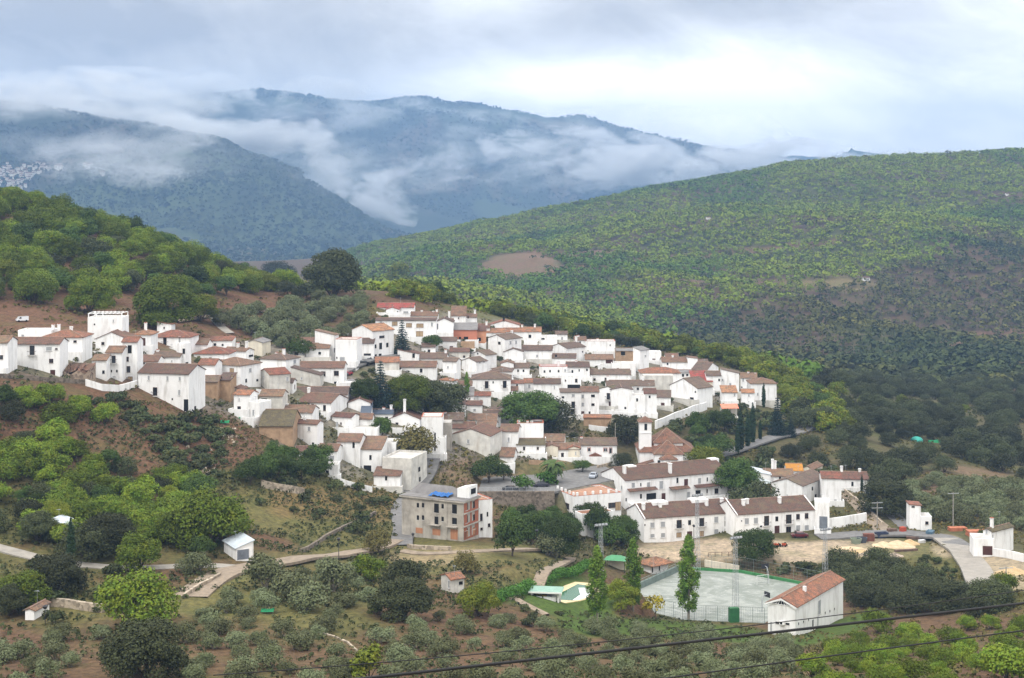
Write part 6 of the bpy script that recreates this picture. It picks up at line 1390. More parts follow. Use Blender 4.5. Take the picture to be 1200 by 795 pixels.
# ================================================================== FAR WOODS (nobody could count them)
def forest(name, ztest, step, r, nl, size, mat_, y0, y1, keep, x0=-350, x1=1550, seed=1):
    rs = np.random.RandomState(seed); ys = []; xs = []
    Yv = y0
    while Yv < y1:
        a = (x0 - 600) / F * Yv; b = (x1 - 600) / F * Yv; n = int((b - a) / step); xx = a + (np.arange(n) + 0.5) * step + rs.uniform(-.45, .45, n) * step
        xs.append(xx); ys.append(Yv + rs.uniform(-.45, .45, n) * step); Yv += step * 0.9
    X_ = np.concatenate(xs); Y_ = np.concatenate(ys); Z_ = gz_w(600 + F * X_ / Y_, Y_); px = 600 + F * X_ / Y_; py = HZ + F * (ZC - Z_) / Y_
    k = ztest(X_, Y_, px, py, rs.rand(len(X_))); X_, Y_, Z_ = X_[k], Y_[k], Z_[k]; n = len(X_)
    sc = 0.62 + 0.9 * rs.rand(n) ** 1.6; d = rs.normal(size=(n, nl, 3)); d /= np.linalg.norm(d, axis=2)[..., None]; d[..., 2] = np.abs(d[..., 2]) * 1.0 - 0.15
    lob = rs.normal(size=(n, 4, 3)) * np.array([.32, .32, .15]); li = rs.randint(0, 4, (n, nl)); off = np.take_along_axis(lob, np.repeat(li[..., None], 3, 2), 1)
    c = np.stack([X_, Y_, Z_ + r * 0.55 * sc], -1)[:, None] + (off + d * 0.72) * np.array([r, r, r * 0.85]) * sc[:, None, None]
    nr = d + rs.normal(size=d.shape) * 0.35 + np.array([0, 0, .3]); nr /= np.linalg.norm(nr, axis=2)[..., None]
    a = np.cross(nr, rs.normal(size=d.shape)); a /= np.linalg.norm(a, axis=2)[..., None]; b = np.cross(nr, a); s = size * sc[:, None, None] * (0.7 + 0.6 * rs.rand(n, nl, 1))
    V = np.stack([c - a * s, c - b * s * .8, c + a * s, c + b * s * .8], 2).reshape(-1, 3)
    t = np.repeat(rs.rand(n), nl * 4) * 0.75 + np.repeat(rs.rand(n * nl), 4) * 0.25
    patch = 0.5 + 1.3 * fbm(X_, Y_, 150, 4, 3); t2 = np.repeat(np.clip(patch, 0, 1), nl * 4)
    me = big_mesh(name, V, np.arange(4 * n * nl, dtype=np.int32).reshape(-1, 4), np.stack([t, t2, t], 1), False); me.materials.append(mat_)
    o = link(bpy.data.objects.new(name, me)); tag(o, kind='stuff'); return n
def farleaf(name, ca, cb, cc, cdk):
    m = bpy.data.materials.new(name); m.use_nodes = True; t = NT(m.node_tree); v = t.n('ShaderNodeVertexColor', layer_name='tint'); s = t.n('ShaderNodeSeparateColor'); t.l(v.outputs[0], s.inputs[0])
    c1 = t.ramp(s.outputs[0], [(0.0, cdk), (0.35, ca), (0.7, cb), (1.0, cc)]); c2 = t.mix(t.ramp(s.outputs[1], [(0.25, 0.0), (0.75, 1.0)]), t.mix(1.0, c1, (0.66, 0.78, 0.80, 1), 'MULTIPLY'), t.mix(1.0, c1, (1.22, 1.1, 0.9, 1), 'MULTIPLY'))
    t.bsdf(c2, 0.9, spec=0.1); return m
FG = farleaf('chestnut_woods', (0.108, 0.165, 0.021), (0.130, 0.188, 0.022), (0.155, 0.200, 0.023), (0.078, 0.058, 0.024))
FM = farleaf('mountain_leaves', (0.030, 0.046, 0.026), (0.040, 0.058, 0.028), (0.058, 0.074, 0.030), (0.022, 0.034, 0.022))
FD = farleaf('oak_woods', (0.060, 0.068, 0.024), (0.078, 0.086, 0.027), (0.115, 0.118, 0.034), (0.038, 0.044, 0.018))
def darkline(px): return np.interp(px, [600, 760, 850, 960, 1050, 1130, 1200, 1500], [470, 392, 372, 352, 320, 295, 278, 250])
gaps = [(612,312,46,15),(700,298,22,4),(968,332,36,4),(1075,440,20,5),(1020,462,50,6)]
def gapped(X_, Y_, px, py):
    g = np.zeros(len(px), bool)
    for a, b, c, d in gaps: g |= (((px - a) / c) ** 2 + ((py - b) / d) ** 2 + 0.5 * fbm(X_, Y_, 60, 3, 2)) < 1
    for a, b, c, d in ((1014,331,13,5),(1180,231,7,3),(830,259,7,3)): g |= (((px - a) / c) ** 2 + ((py - b) / d) ** 2) < 1
    return g
SC = farleaf('scrub', (0.075, 0.080, 0.030), (0.120, 0.110, 0.045), (0.17, 0.135, 0.065), (0.050, 0.052, 0.022))
def freeground(X_, Y_, px, py):
    ok = np.ones(len(px), bool)
    for P in NOGO + [[(560,590),(555,560),(640,540),(740,535),(740,580),(650,600)]]:
        c = np.zeros(len(px), bool); n = len(P)
        for i in range(n):
            x1, y1 = P[i]; x2, y2 = P[(i + 1) % n]; c ^= ((y1 > py) != (y2 > py)) & (px < (x2 - x1) * (py - y1) / (y2 - y1 + 1e-9) + x1)
        ok &= ~c
    for cx, cyy, rr_, H_ in HB:
        q = np.stack([X_ - H_.C.x, Y_ - H_.C.y]); lx = q[0] * H_.dL.x + q[1] * H_.dL.y; ly = q[0] * H_.dR.x + q[1] * H_.dR.y; ok &= ~((lx > -.6) & (lx < H_.L + .6) & (ly > -.6) & (ly < H_.M + .6))
    return ok
n1 = forest('chestnut_woods', lambda X_, Y_, px, py, r: (px > 380) & (py + 26 * fbm(X_, Y_, 120, 3, 1) + 24 * (r * 7 % 1 - .5) < darkline(px)) & (~gapped(X_, Y_, px, py)) & (r < 0.90), 7.8, 4.3, 32, 1.0, FG, 900, 2420, 0.9, seed=5)
n2 = forest('oak_woods', lambda X_, Y_, px, py, r: (px > 380) & (((py + 26 * fbm(X_, Y_, 120, 3, 1) + 24 * (r * 7 % 1 - .5) >= darkline(px)) & (~gapped(X_, Y_, px, py)) & (r < 0.93)) | ((r < 0.06) & (py < darkline(px)))), 8.2, 4.3, 26, 1.15, FD, 820, 2420, 0.9, seed=6)
n3 = forest('hidden_slope_woods', lambda X_, Y_, px, py, r: (Y_ > 640) & (px < 960) & (r < 0.85), 8.5, 4.4, 40, 0.9, FG, 645, 900, 0.9, seed=7)
# wooded mountain sides, skyline trees
n4 = forest('mountain_woods', lambda X_, Y_, px, py, r: (px > -100) & (px < 1000) & (fbm(X_, Y_, 300, 3, 4) < 0.30) & (r < 0.85), 17, 6.5, 6, 4.2, FM, 3000, 5040, 0.9, seed=8)
n5 = forest('mountain_woods', lambda X_, Y_, px, py, r: (px > -100) & (px < 1000) & (fbm(X_, Y_, 400, 3, 2) < 0.30) & (r < 0.8), 27, 7.5, 5, 5.5, FM, 6200, 8330, 0.9, seed=9)
n6 = forest('rough_grass', lambda X_, Y_, px, py, r: (px > -60) & (px < 1260) & (py > 470) & (r < 0.8 - 0.45 * (py > 715)) & (fbm(X_, Y_, 9, 3, 2) + 0.5 * fbm(X_, Y_, 50, 2, 5) > -0.25) & (r < 0.8) & freeground(X_, Y_, px, py), 1.25, 0.42, 9, 0.20, SC, 185, 470, 0.9, -60, 1260, seed=12)
n7 = forest('rough_grass', lambda X_, Y_, px, py, r: (px > -60) & (px < 1260) & (py > 350) & (py < 660) & (fbm(X_, Y_, 14, 3, 2) > -0.05) & (r < 0.6) & freeground(X_, Y_, px, py), 2.0, 0.6, 9, 0.28, SC, 330, 680, 0.9, -60, 1260, seed=13)
print('FOREST', n1, n2, n3, n4, n5, 'TREES', len(TREES))
from collections import Counter
print(Counter(o.get('group') for o in COL.objects if o.get('group')))
# ================================================================== WALLS, FENCES, VEHICLES, YARD, WIRES
def wallstrip(name, pts, h_, m, label, cat_, th=0.4, ymin=150, cap=None, down=2.0, steps=True, flat_top=False):
    P = [ray(a, b, ymin) for a, b in pts]; D = []
    for i in range(len(P) - 1):
        n = max(1, int((P[i+1] - P[i]).length / 2.5))
        for k in range(n): q = P[i].lerp(P[i+1], k / n); q.z = ground(q.x, q.y); D.append(q)
    D.append(P[-1]); vs = []; fs = []; mi = []
    if flat_top: zt = max(p.z for p in D) + h_
    for i, p in enumerate(D):
        d = (D[min(i+1, len(D)-1)] - D[max(i-1, 0)]); d.z = 0; d.normalize(); s = Vector((d.y, -d.x, 0)) * th / 2; top = zt if flat_top else p.z + h_
        for q, z in ((p - s, p.z - down), (p - s, top), (p + s, top), (p + s, p.z - down)): vs.append((q.x, q.y, z))
    for i in range(len(D) - 1):
        o = i * 4
        for a, b in ((0, 1), (1, 2), (2, 3)): fs.append((o + a, o + b, o + 4 + b, o + 4 + a)); mi.append(1 if cap and a == 1 else 0)
    fs += [(0, 3, 2, 1), tuple(len(vs) - 4 + k for k in range(4))]; mi += [0, 0]
    o = link(bpy.data.objects.new(name, mesh_np(name, vs, fs, [m, cap or m], mi))); tag(o, label, cat_); return o, D
wallstrip('garden_wall', [(100,452),(120,458),(140,459),(161,453)], 1.6, WHITE, 'white retaining wall under the three storey white house', 'wall')
wallstrip('retaining_wall', [(0,443),(40,446),(72,448),(100,450)], 1.0, STONE, 'grey stone wall at the foot of the long balcony house', 'wall')
wallstrip('garden_wall', [(768,503),(785,496),(800,490),(828,480)], 2.6, WHITE, 'long white wall climbing the slope behind the church', 'wall')
wallstrip('garden_wall', [(971,620),(990,617.5),(1015,613)], 2.7, WHITE, 'white garden wall beside the blue-black gate', 'wall')
wallstrip('garden_wall', [(1165,652),(1185,655),(1205,660)], 1.8, WHITE, 'white yard wall right of the isolated white house', 'wall')
wallstrip('roadside_wall', [(990,577),(1010,592),(1024,606),(1034,616)], 0.9, PSTONE, 'low pale wall along the steep lane', 'wall')
wallstrip('stone_terrace', [(45,709),(80,712),(121,718)], 1.3, PSTONE, 'pale dry stone terrace wall under the left track', 'wall', 0.6)
wallstrip('stone_terrace', [(306,571),(330,576),(356,580)], 1.6, PSTONE, 'stone terrace wall under the tan brick barn', 'wall', 0.6)
wallstrip('stone_terrace', [(478,642),(500,644),(528,645)], 0.8, PSTONE, 'low rubble wall in front of the concrete shell', 'wall', 0.6)
wallstrip('field_wall', [(374,742),(392,747),(408,754),(420,765)], 0.22, PSTONE, 'thin curved pale wall in the lower field', 'wall', 0.3)
wallstrip('stone_terrace', [(352,648),(380,632),(410,617),(440,603)], 0.8, STONE, 'dark dry stone wall slanting down the grassy slope', 'wall', 0.5)
wallstrip('retaining_wall', [(700,549),(712,546),(730,541)], 0.8, PSTONE, 'low brick-coloured wall beside the church square', 'wall')
wallstrip('track_wall', [(215,701),(235,688),(258,676)], 0.7, PSTONE, 'low wall along the paved ramp left of the garage', 'wall', 0.5)
for a_, h_, lb in (([(396,512),(415,514),(440,512)],1.8,'white wall under the broad stepped terraces'),([(690,504),(715,507),(742,505)],1.6,'white wall along the lane left of the church tower'),([(600,474),(612,477),(626,479)],1.8,'white wall right of the twin door house'),
    ([(700,486),(722,488),(745,490)],1.6,'white lane wall under the mossy gable'),([(640,414),(660,418),(690,420)],1.3,'white wall behind the red terrace building'),([(700,445),(720,447),(745,445)],1.4,'white wall under the wide roof terrace'),([(560,434),(575,438),(590,441)],1.5,'white wall above the twin door house'),
    ([(395,566),(410,571),(436,577)],1.4,'low white wall at the foot of the two-porch house'),([(500,508),(520,511),(545,510)],1.5,'white wall in front of the weathered grey houses'),([(460,508),(475,510),(492,510)],1.5,'white wall under the brown double roof'),
    ([(780,560),(800,556),(830,548)],1.4,'white yard wall right of the church'),([(300,462),(318,464),(335,466)],1.4,'white yard wall under the bright terracotta slope roof'),([(240,432),(255,436),(268,437)],1.2,'white wall between the terracotta hip roofs'),
    ([(808,452),(820,456),(836,462)],1.4,'white wall behind the bright red roof plane'),([(620,544),(640,545),(662,545)],1.1,'reddish garden wall along the back of the plaza')): wallstrip('garden_wall', a_, h_, WHITE if 'reddish' not in lb else TAN, lb, 'wall')
# plaza retaining wall, a real drop
a, b = [Vector(((px - 600) / F, 1, 0)) * ((ZC - ZPLAZA) * F / (py - HZ)) for px, py in ((560, 577.6), (650, 577.2))]; a.z = b.z = ZPLAZA
mb = MB(); d = (b - a).normalized(); nrm = Vector((d.y, -d.x, 0)); q = [a, b, b - nrm * .8, a - nrm * .8]
mb.add([(p.x, p.y, ZPLAZA - 9) for p in q] + [(p.x, p.y, ZPLAZA + .25) for p in q], [(0,1,5,4),(1,2,6,5),(2,3,7,6),(3,0,4,7),(4,5,6,7)])
tag(mb.build('plaza_retaining_wall', STONE), 'tall dark stone retaining wall holding up the plaza', 'wall')
def railing(name, pts, h_, label, cat_, gap=1.6, m=GALV, mesh_=False, r=0.03, ymin=150, z=None, wires=2):
    P = [Vector(p) if not hasattr(p, 'x') and len(p) == 3 else (p if hasattr(p, 'x') else ray(*p, ymin)) for p in pts]; root = empty(name, P[0]); tag(root, label, cat_); mb = MB(); rl = MB()
    for i in range(len(P) - 1):
        n = max(1, int((P[i+1] - P[i]).length / gap)); prev = None
        for k in range(n + 1):
            q = P[i].lerp(P[i+1], k / n); q.z = z if z is not None else ground(q.x, q.y); q = q - P[0] ; q.z += 0
            mb.bar(q, q + Vector((0, 0, h_)), r * 1.2, 0, 4)
            if prev is not None:
                for wv in range(wires): t = h_ * (1 - wv / max(1, wires) * 0.95); rl.bar(prev + Vector((0, 0, t)), q + Vector((0, 0, t)), r * (1 if wv == 0 else .5), 0, 3)
                if mesh_:
                    for s in range(1, 5):
                        u = prev.lerp(q, s / 5); rl.bar(u, u + Vector((0, 0, h_)), r * .35, 0, 3)
            prev = q
    mb.build('posts', m, root); rl.build('rails', m, root); return root
railing('plaza_railing', [Vector((a.x, a.y, 0)), Vector((b.x, b.y, 0))], 1.1, 'thin grey railing on top of the plaza wall', 'railing', 1.8, z=ZPLAZA + .25, wires=4)
# ---- sports court
COURTM = bpy.data.materials.new('court_concrete'); COURTM.use_nodes = True; t = NT(COURTM.node_tree); g = t.n('ShaderNodeNewGeometry'); Pn = g.outputs['Position']
n1_ = t.noise(0.13, 5, 0.65, Pn, 1.0); n2_ = t.noise(0.5, 5, 0.7, t.vscale(Pn, (1, 2.2, 1)), 0.5)
c = t.mix(t.ramp(n1_, [(0.42, 0.0), (0.58, 1.0)]), (0.185, 0.205, 0.175, 1), (0.285, 0.30, 0.27, 1)); c = t.mix(t.m('MULTIPLY', t.ramp(n2_, [(0.56, 0.0), (0.66, 1.0)]), 0.6), c, (0.52, 0.53, 0.51, 1)); c = t.mix(t.m('MULTIPLY', t.ramp(n2_, [(0.28, 1.0), (0.38, 0.0)]), .6), c, (0.10, 0.15, 0.09, 1))
t.bsdf(c, 0.55, n2_, 0.1, 0.02, spec=0.4)
platform('sports_court', COURT, ZCOURT + 0.12, COURTM, 0.5)
cc = sum(COURT, Vector()) / len(COURT); GRN = mat('court_green_edge', (0.05, 0.20, 0.07), 0.8)
mb = MB()
for i in (1, 2): 
    p, q = COURT[i], COURT[(i + 1) % len(COURT)]; d = (q - p).normalized(); s = Vector((d.y, -d.x, 0)) * 0.5
    if (cc - p).dot(s) < 0: s = -s
    mb.add([(v.x, v.y, ZCOURT + zz) for zz in (0.1, 0.75) for v in (p - s * .4, q - s * .4, q + s * .3, p + s * .3)], [(0,1,5,4),(1,2,6,5),(2,3,7,6),(3,0,4,7),(4,5,6,7)])
p, q = COURT[0], COURT[1]; d = (q - p).normalized(); s = Vector((d.y, -d.x, 0)) * 0.5; lw = MB().add([(v.x, v.y, ZCOURT + zz) for zz in (0.1, 1.5) for v in (p - s * .5, q - s * .5, q + s * .5, p + s * .5)], [(0,1,5,4),(1,2,6,5),(2,3,7,6),(3,0,4,7),(4,5,6,7)])
tag(lw.build('court_wall', mat('court_wall_paint', (.16, .20, .18), .8)), 'grey-green wall along the left side of the sports court', 'wall')
tag(mb.build('court_kerb', GRN), 'green painted low wall along the far side of the sports court', 'wall')
FENCEM = mat('fence_steel', (0.20, 0.24, 0.22), 0.5, metallic=0.3)
railing('court_fence', [Vector((*COURT[i].xy, 0)) for i in (0, 5, 4)], 3.2, 'tall wire fence along the near edge of the sports court', 'fence', 2.2, FENCEM, True, 0.035, z=ZCOURT, wires=5)
railing('court_fence', [Vector((*COURT[i].xy, 0)) for i in (0, 1)], 1.2, 'dark rail fence on the left edge of the sports court', 'fence', 1.8, FENCEM, False, 0.05, z=ZCOURT + .9, wires=3)
railing('court_fence', [Vector((*COURT[i].xy, 0)) for i in (1, 2, 3)], 3.4, 'wire fence behind the sports court', 'fence', 3.0, FENCEM, True, 0.03, z=ZCOURT + .3, wires=4)
railing('car_park_fence', [(830,653),(862,652),(900,650)], 1.0, 'brown wooden railing on the car park edge', 'railing', 1.6, mat('brown_rail', (.10, .05, .035), .7), False, .05)
wallstrip('car_park_wall', [(826,664),(838,666),(856,669),(866,671)], 1.6, CREAM, 'cream wall below the brown railing behind the court', 'wall', .3, down=1.5)
def goal(px, py, rz, label):
    p = ray(px, py); p.z = ZCOURT + .12; r_ = empty('goal', p, rz); tag(r_, label, 'goal')
    MB().bar((-1.5, 0, 0), (-1.5, 0, 2.1), .05).bar((1.5, 0, 0), (1.5, 0, 2.1), .05).bar((-1.5, 0, 2.1), (1.5, 0, 2.1), .05).build('goal_frame', WFRAME, r_)
    nb = MB()
    for k in range(9): x = -1.5 + k * .375; nb.bar((x, 0, 2.1), (x, 1.0, 0), .012, 0, 3)
    for k in range(5): nb.bar((-1.5, k * .25, 2.1 - k * .52), (1.5, k * .25, 2.1 - k * .52), .012, 0, 3)
    nb.build('net', WFRAME, r_)
goal(894, 686, R(20), 'white football goal at the far side of the court')
def hoop(px, py, rz, hp, label):
    p = ray(px, py); p.z = ZCOURT + .12; r_ = empty('basketball_hoop', p, rz); tag(r_, label, 'hoop')
    MB().tube([(0, 0, 0), (0, 0, 2.6), (0, -.5, 3.4), (0, -1.3, 3.5)], .09, 6).build('pole', GALV, r_); MB().box(-.9, .9, -1.4, -1.33, 2.9, 4.0).build('backboard', mat('dark_board', (.03, .03, .035), .5), r_)
    MB().tube([(.22 * math.cos(a_), -1.65 + .22 * math.sin(a_), 3.05) for a_ in [i * .6 for i in range(12)]], .02, 4).build('rim', RTRIM, r_)
hoop(893, 718, R(120), 4, 'basketball hoop with a dark board near the pavilion'); hoop(900, 684, R(200), 4, 'basketball hoop at the far side of the court'); 
MB_ = MB().box(-1.6, 1.6, -1, 1, -.5, 2.9); o = MB_.build('green_tank', mat('green_tank', (.03, .14, .05), .6)); pg = ray(860, 729); o.location = pg; o.rotation_euler = (0, 0, .2); o.scale = (.62, .62, 1); bmx = bmesh.new(); bmx.from_mesh(o.data); bmesh.ops.bevel(bmx, geom=bmx.edges, offset=.12, segments=2); bmx.to_mesh(o.data); bmx.free(); tag(o, 'dark green box cabinet at the corner of the court fence', 'cabinet')
def mast(px, py, top, label, lights=True, w_=1.1):
    p = ray(px, py); hgt = (py - top) / F * p.y; r_ = empty('lattice_mast', p, R(25)); tag(r_, label, 'mast'); mb = MB(); n = int(hgt / 1.0)
    def c4(t): k = w_ / 2 * (1 - .55 * t); return [Vector((sx * k, sy * k, t * hgt)) for sx, sy in ((-1,-1),(1,-1),(1,1),(-1,1))]
    for i in range(n):
        A_, B2 = c4(i / n), c4((i + 1) / n)
        for k in range(4): mb.bar(A_[k], B2[k], .045, 0, 4); mb.bar(A_[k], B2[(k + 1) % 4], .022, 0, 3); mb.bar(B2[k], B2[(k+1) % 4], .022, 0, 3)
    mb.build('lattice', GALV, r_)
    if lights:
        MB().box(-1.4, 1.4, -.08, .08, hgt, hgt + .15).build('crossbar', GALV, r_)
        for k in range(4): o = MB().box(-.28, .28, -.15, .2, -.22, .22).build('floodlight', mat('lamp_housing', (.25, .26, .27), .4), r_); o.location = (-1.1 + k * .73, -.2, hgt + .35); o.rotation_euler = (R(-35), 0, 0)
    return r_
mast(862, 727, 632, 'lattice floodlight mast standing inside the near fence of the court'); mast(967, 688, 622, 'lattice floodlight mast behind the sports pavilion'); mast(817, 676, 582, 'lattice floodlight mast before the lower apartments'); mast(704, 700, 617, 'lattice floodlight mast behind the left poplar')
# ---- pool
PM = mat('pool_deck', (0.62, 0.50, 0.30), 0.8, amt=.15)
def quadpx(pts, z): return [Vector(((px - 600) / F, 1, 0)) * ((ZC - z) * F / (py - HZ)) for px, py in pts]
platform('pool_deck', quadpx([(646,692),(674,682),(700,684),(715,690),(700,699),(680,704),(648,709),(652,702)], ZPOOL + .12), ZPOOL + .12, PM, .4)
water = bpy.data.materials.new('pool_water'); water.use_nodes = True; t = NT(water.node_tree); g = t.n('ShaderNodeNewGeometry'); nn = t.noise(3, 2, .5, g.outputs['Position']); b_ = t.bsdf((0.01, 0.10, 0.03), 0.08, nn, .15, .03, spec=.6)
platform('pool_water', quadpx([(656,703),(659,694),(677,684.5),(692,687),(693,695),(686,701),(672,704)], ZPOOL + .13), ZPOOL + .13, water, .05)
cv_ = platform('pool_reflection', quadpx([(671,703.5),(680,697),(678,689),(692,689),(693,695),(687,700.5),(680,702.5)], ZPOOL + .16), ZPOOL + .16, mat('white_reflection', (.80, .82, .82), .5, amt=.05), .02); del cv_['kind']; tag(cv_, 'white reflection painted over the right half of the green pool', 'pool reflection')  # white mirrored in the water, painted as a flat patch
# ---- hedge
P = [ray(a_, b_) for a_, b_ in ((578,708),(610,697),(640,687),(668,677),(690,664))]; L_ = []
for i in range(len(P) - 1):
    n = int((P[i+1] - P[i]).length / 1.1)
    for k in range(n): q = P[i].lerp(P[i+1], k / n); L_.append((q.x, q.y, ground(q.x, q.y) + .9, 1.4, 1.4, 1.2))
V, Qd = leaves(L_, 9000, .20, np.random.RandomState(4), .4); o = link(bpy.data.objects.new('hedge', crown_obj_mesh('hedge', V, Qd, LM['hedge']))); tag(o, 'bright green hedge running above the pool path', 'hedge')
# ---- cars
def car(px, py, rz, col, label, sc=1.0, van=False):
    p = ray(px, py); r_ = empty('parked_car', p, R(rz)); tag(r_, label, 'van' if van else 'car'); r_.scale = (sc,) * 3
    cm_ = bpy.data.materials.new('car_paint'); cm_.use_nodes = True; t = NT(cm_.node_tree); b_ = t.bsdf(col, .25, spec=.5); b_.inputs['Coat Weight'].default_value = .6
    prof = [(-2.1, .35), (-2.15, .75), (-1.95, .95), (-1.3, 1.0), (-.75, 1.42), (.75, 1.45), (1.5, 1.0), (2.05, .92), (2.1, .35)] if not van else [(-2.2, .4), (-2.25, .9), (-1.9, 1.1), (-1.3, 1.9), (2.15, 1.95), (2.2, .4)]
    n = len(prof); vs = []
    for s in (-1, 1):
        for x, z in prof: vs.append((x, s * (.84 if z < 1.05 else .68), z + .0))
    MB().add(vs, [tuple(range(n))[::-1], tuple(range(n, 2 * n))] + [(i, (i + 1) % n, n + (i + 1) % n, n + i) for i in range(n)]).build('body', cm_, r_)
    for s in (-1, 1):
        if van: MB().add([(-1.25, s*.79, 1.1), (-.4, s*.79, 1.1), (-.4, s*.71, 1.7), (-1.0, s*.71, 1.7)], [(0,1,2,3)]).build('side_window', GLASS, r_)
        else: MB().add([(-1.15, s*.83, 1.02), (1.25, s*.83, 1.02), (.72, s*.72, 1.36), (-.72, s*.72, 1.36)], [(0,1,2,3)]).build('side_window', GLASS, r_)
    if not van:
        MB().add([(-1.27, -.7, 1.06), (-1.27, .7, 1.06), (-.8, .6, 1.42), (-.8, -.6, 1.42)], [(0,1,2,3)]).build('windscreen', GLASS, r_); MB().add([(1.44, -.7, 1.07), (1.44, .7, 1.07), (.84, .6, 1.44), (.84, -.6, 1.44)], [(0,3,2,1)]).build('rear_window', GLASS, r_)
    for x in (-1.35, 1.35):
        for y in (-.8, .8): MB().bar((x, y - .1, .32), (x, y + .1, .32), .33, 0, 12).build('wheel', HOLE, r_)
    return r_
car(598, 576, 5, (.02, .022, .03), 'dark hatchback parked under the plaza trees'); car(634, 571, 12, (.035, .035, .05), 'dark saloon parked by the pale kerb of the plaza'); car(645, 566, 10, (.03, .035, .045), 'small dark car half hidden behind the plaza saloon', .95)
car(695.5, 560, 75, (.38, .42, .48), 'silver car parked before the little tiled porch'); car(937, 630, 4, (.10, .006, .012), 'dark red car parked before the right apartment row'); car(808, 556, 0, (.5, .5, .5), 'pale car behind the church corner') if False else None
car(407, 440, 60, (.35, .03, .04), 'small red car in the steep street beside the stepped houses', .9); car(401, 441, 50, (.10, .12, .13), 'grey car next to the small red car in the steep street', .9); car(425, 428, 10, (.015, .015, .018), 'black car parked below the roofed balcony house'); car(437, 423, 20, (.04, .05, .07), 'dark blue car right of the black one in the upper street', .95)
car(411, 450, 8, (.6, .6, .6), 'white car parked above the dark grove', .95); car(404, 453, 25, (.02, .02, .02), 'black car behind the four window house', .9); car(26, 377, 30, (.62, .63, .65), 'small white van on the red earth field above the left houses', .75, True); car(727, 546, 0, (.16, .17, .2), 'grey car at the wall of the church square', .9)
def dumper(px, py, rz, label):
    p = ray(px, py); r_ = empty('mini_dumper', p, R(rz)); r_.scale = (.6,) * 3; tag(r_, label, 'mini dumper'); OR = mat('orange_paint', (.55, .09, .03), .4)
    MB().add([(-1.3,-.6,.6),(-.2,-.6,.6),(-.2,.6,.6),(-1.3,.6,.6),(-1.7,-.8,1.5),(.0,-.8,1.3),(.0,.8,1.3),(-1.7,.8,1.5)], [(0,1,5,4),(1,2,6,5),(2,3,7,6),(3,0,4,7),(0,3,2,1)]).build('hopper', OR, r_)
    MB().box(-.9, 1.2, -.4, .4, .45, .6).box(.5, 1.3, -.4, .4, .6, 1.2).build('chassis', HOLE, r_); MB().box(.1, .5, -.3, .3, .6, 1.0).box(.45, .55, -.3, .3, 1.0, 1.6).build('seat', HOLE, r_); MB().bar((.05, 0, .9), (-.05, 0, 1.3), .03).build('steering_column', IRON, r_)
    for x in (-.9, .9):
        for y in (-.65, .65): MB().bar((x, y - .15, .4), (x, y + .15, .4), .42, 0, 12).build('wheel', HOLE, r_)
dumper(911.5, 641, 30, 'orange mini dumper, left of the pair on the car park'); dumper(919.5, 640.5, 60, 'orange mini dumper with a dark seat, right of the pair on the car park')
# ---- builder's yard
def heap(px, py, rx, ry, hh, m, name, label, seed=1):
    p = ray(px, py); mb = MB(); rs = random.Random(seed); rings = 6; seg = 18
    mb.v.append((0, 0, hh))
    for i in range(1, rings + 1):
        for k in range(seg): a_ = k * 2 * math.pi / seg; t_ = i / rings; q = 1 + rs.uniform(-.12, .12); mb.v.append((rx * t_ * q * math.cos(a_), ry * t_ * q * math.sin(a_), hh * (1 - t_) ** 1.15 + rs.uniform(-.06, .12) - (.4 if i == rings else 0)))
    for k in range(seg): mb.f.append((0, 1 + k, 1 + (k + 1) % seg)); mb.m.append(0)
    for i in range(rings - 1):
        for k in range(seg): a_ = 1 + i * seg; mb.f.append((a_ + k, a_ + seg + k, a_ + seg + (k + 1) % seg, a_ + (k + 1) % seg)); mb.m.append(0)
    o = mb.build(name, m); o.location = p; tag(o, label, 'heap'); return o
SAND = mat('pale_sand', (.56, .44, .29), .95, amt=.15); SAND2 = mat('ochre_sand', (.50, .36, .20), .95, amt=.15); RUB = mat('rubble', (.30, .24, .19), .95, 'stone', .3)
heap(1052, 641, 5, 2.6, 1.7, SAND, 'sand_heap', 'large pale sand heap in the middle of the building yard', 1); heap(1035, 640, 3.2, 2.2, 1.2, SAND, 'sand_heap', 'smaller sand heap left of the large pale one', 2); heap(1066, 638, 3, 2, 1.3, SAND2, 'sand_heap', 'yellowish sand heap right of the large pale one', 3)
heap(1022, 650, 3.5, 2, 1.0, RUB, 'rubble_heap', 'brown rubble heap at the front of the building yard', 4); heap(1008, 648, 4, 2, .7, SAND2, 'gravel_heap', 'flat tan gravel heap at the left of the building yard', 5); heap(995, 643, 4.5, 1.8, .5, SAND, 'gravel_heap', 'low pale gravel spread beside the road', 6)
heap(1187, 673, 4, 3, 1.8, SAND2, 'sand_heap', 'ochre sand heap in the yard at the right picture edge', 7); heap(1048, 652, 2.6, 1.5, .9, RUB, 'rubble_heap', 'rubble heap under the large pale sand heap', 8)
def skip(px, py, rz, c, label, L=2.2):
    p = ray(px, py); mb = MB(); a_ = L / 2; mb.add([(-a_*.7,-.7,0),(a_*.7,-.7,0),(a_*.7,.7,0),(-a_*.7,.7,0),(-a_,-.85,1.3),(a_,-.85,1.3),(a_,.85,1.3),(-a_,.85,1.3),(-a_*.9,-.75,1.3),(a_*.9,-.75,1.3),(a_*.9,.75,1.3),(-a_*.9,.75,1.3),(-a_*.6,-.6,.3),(a_*.6,-.6,.3),(a_*.6,.6,.3),(-a_*.6,.6,.3)], [(0,1,5,4),(1,2,6,5),(2,3,7,6),(3,0,4,7),(4,5,9,8),(5,6,10,9),(6,7,11,10),(7,4,8,11),(8,9,13,12),(9,10,14,13),(10,11,15,14),(11,8,12,15),(12,13,14,15)])
    o = mb.build('skip', c); o.location = p; o.rotation_euler = (0, 0, R(rz)); tag(o, label, 'skip')
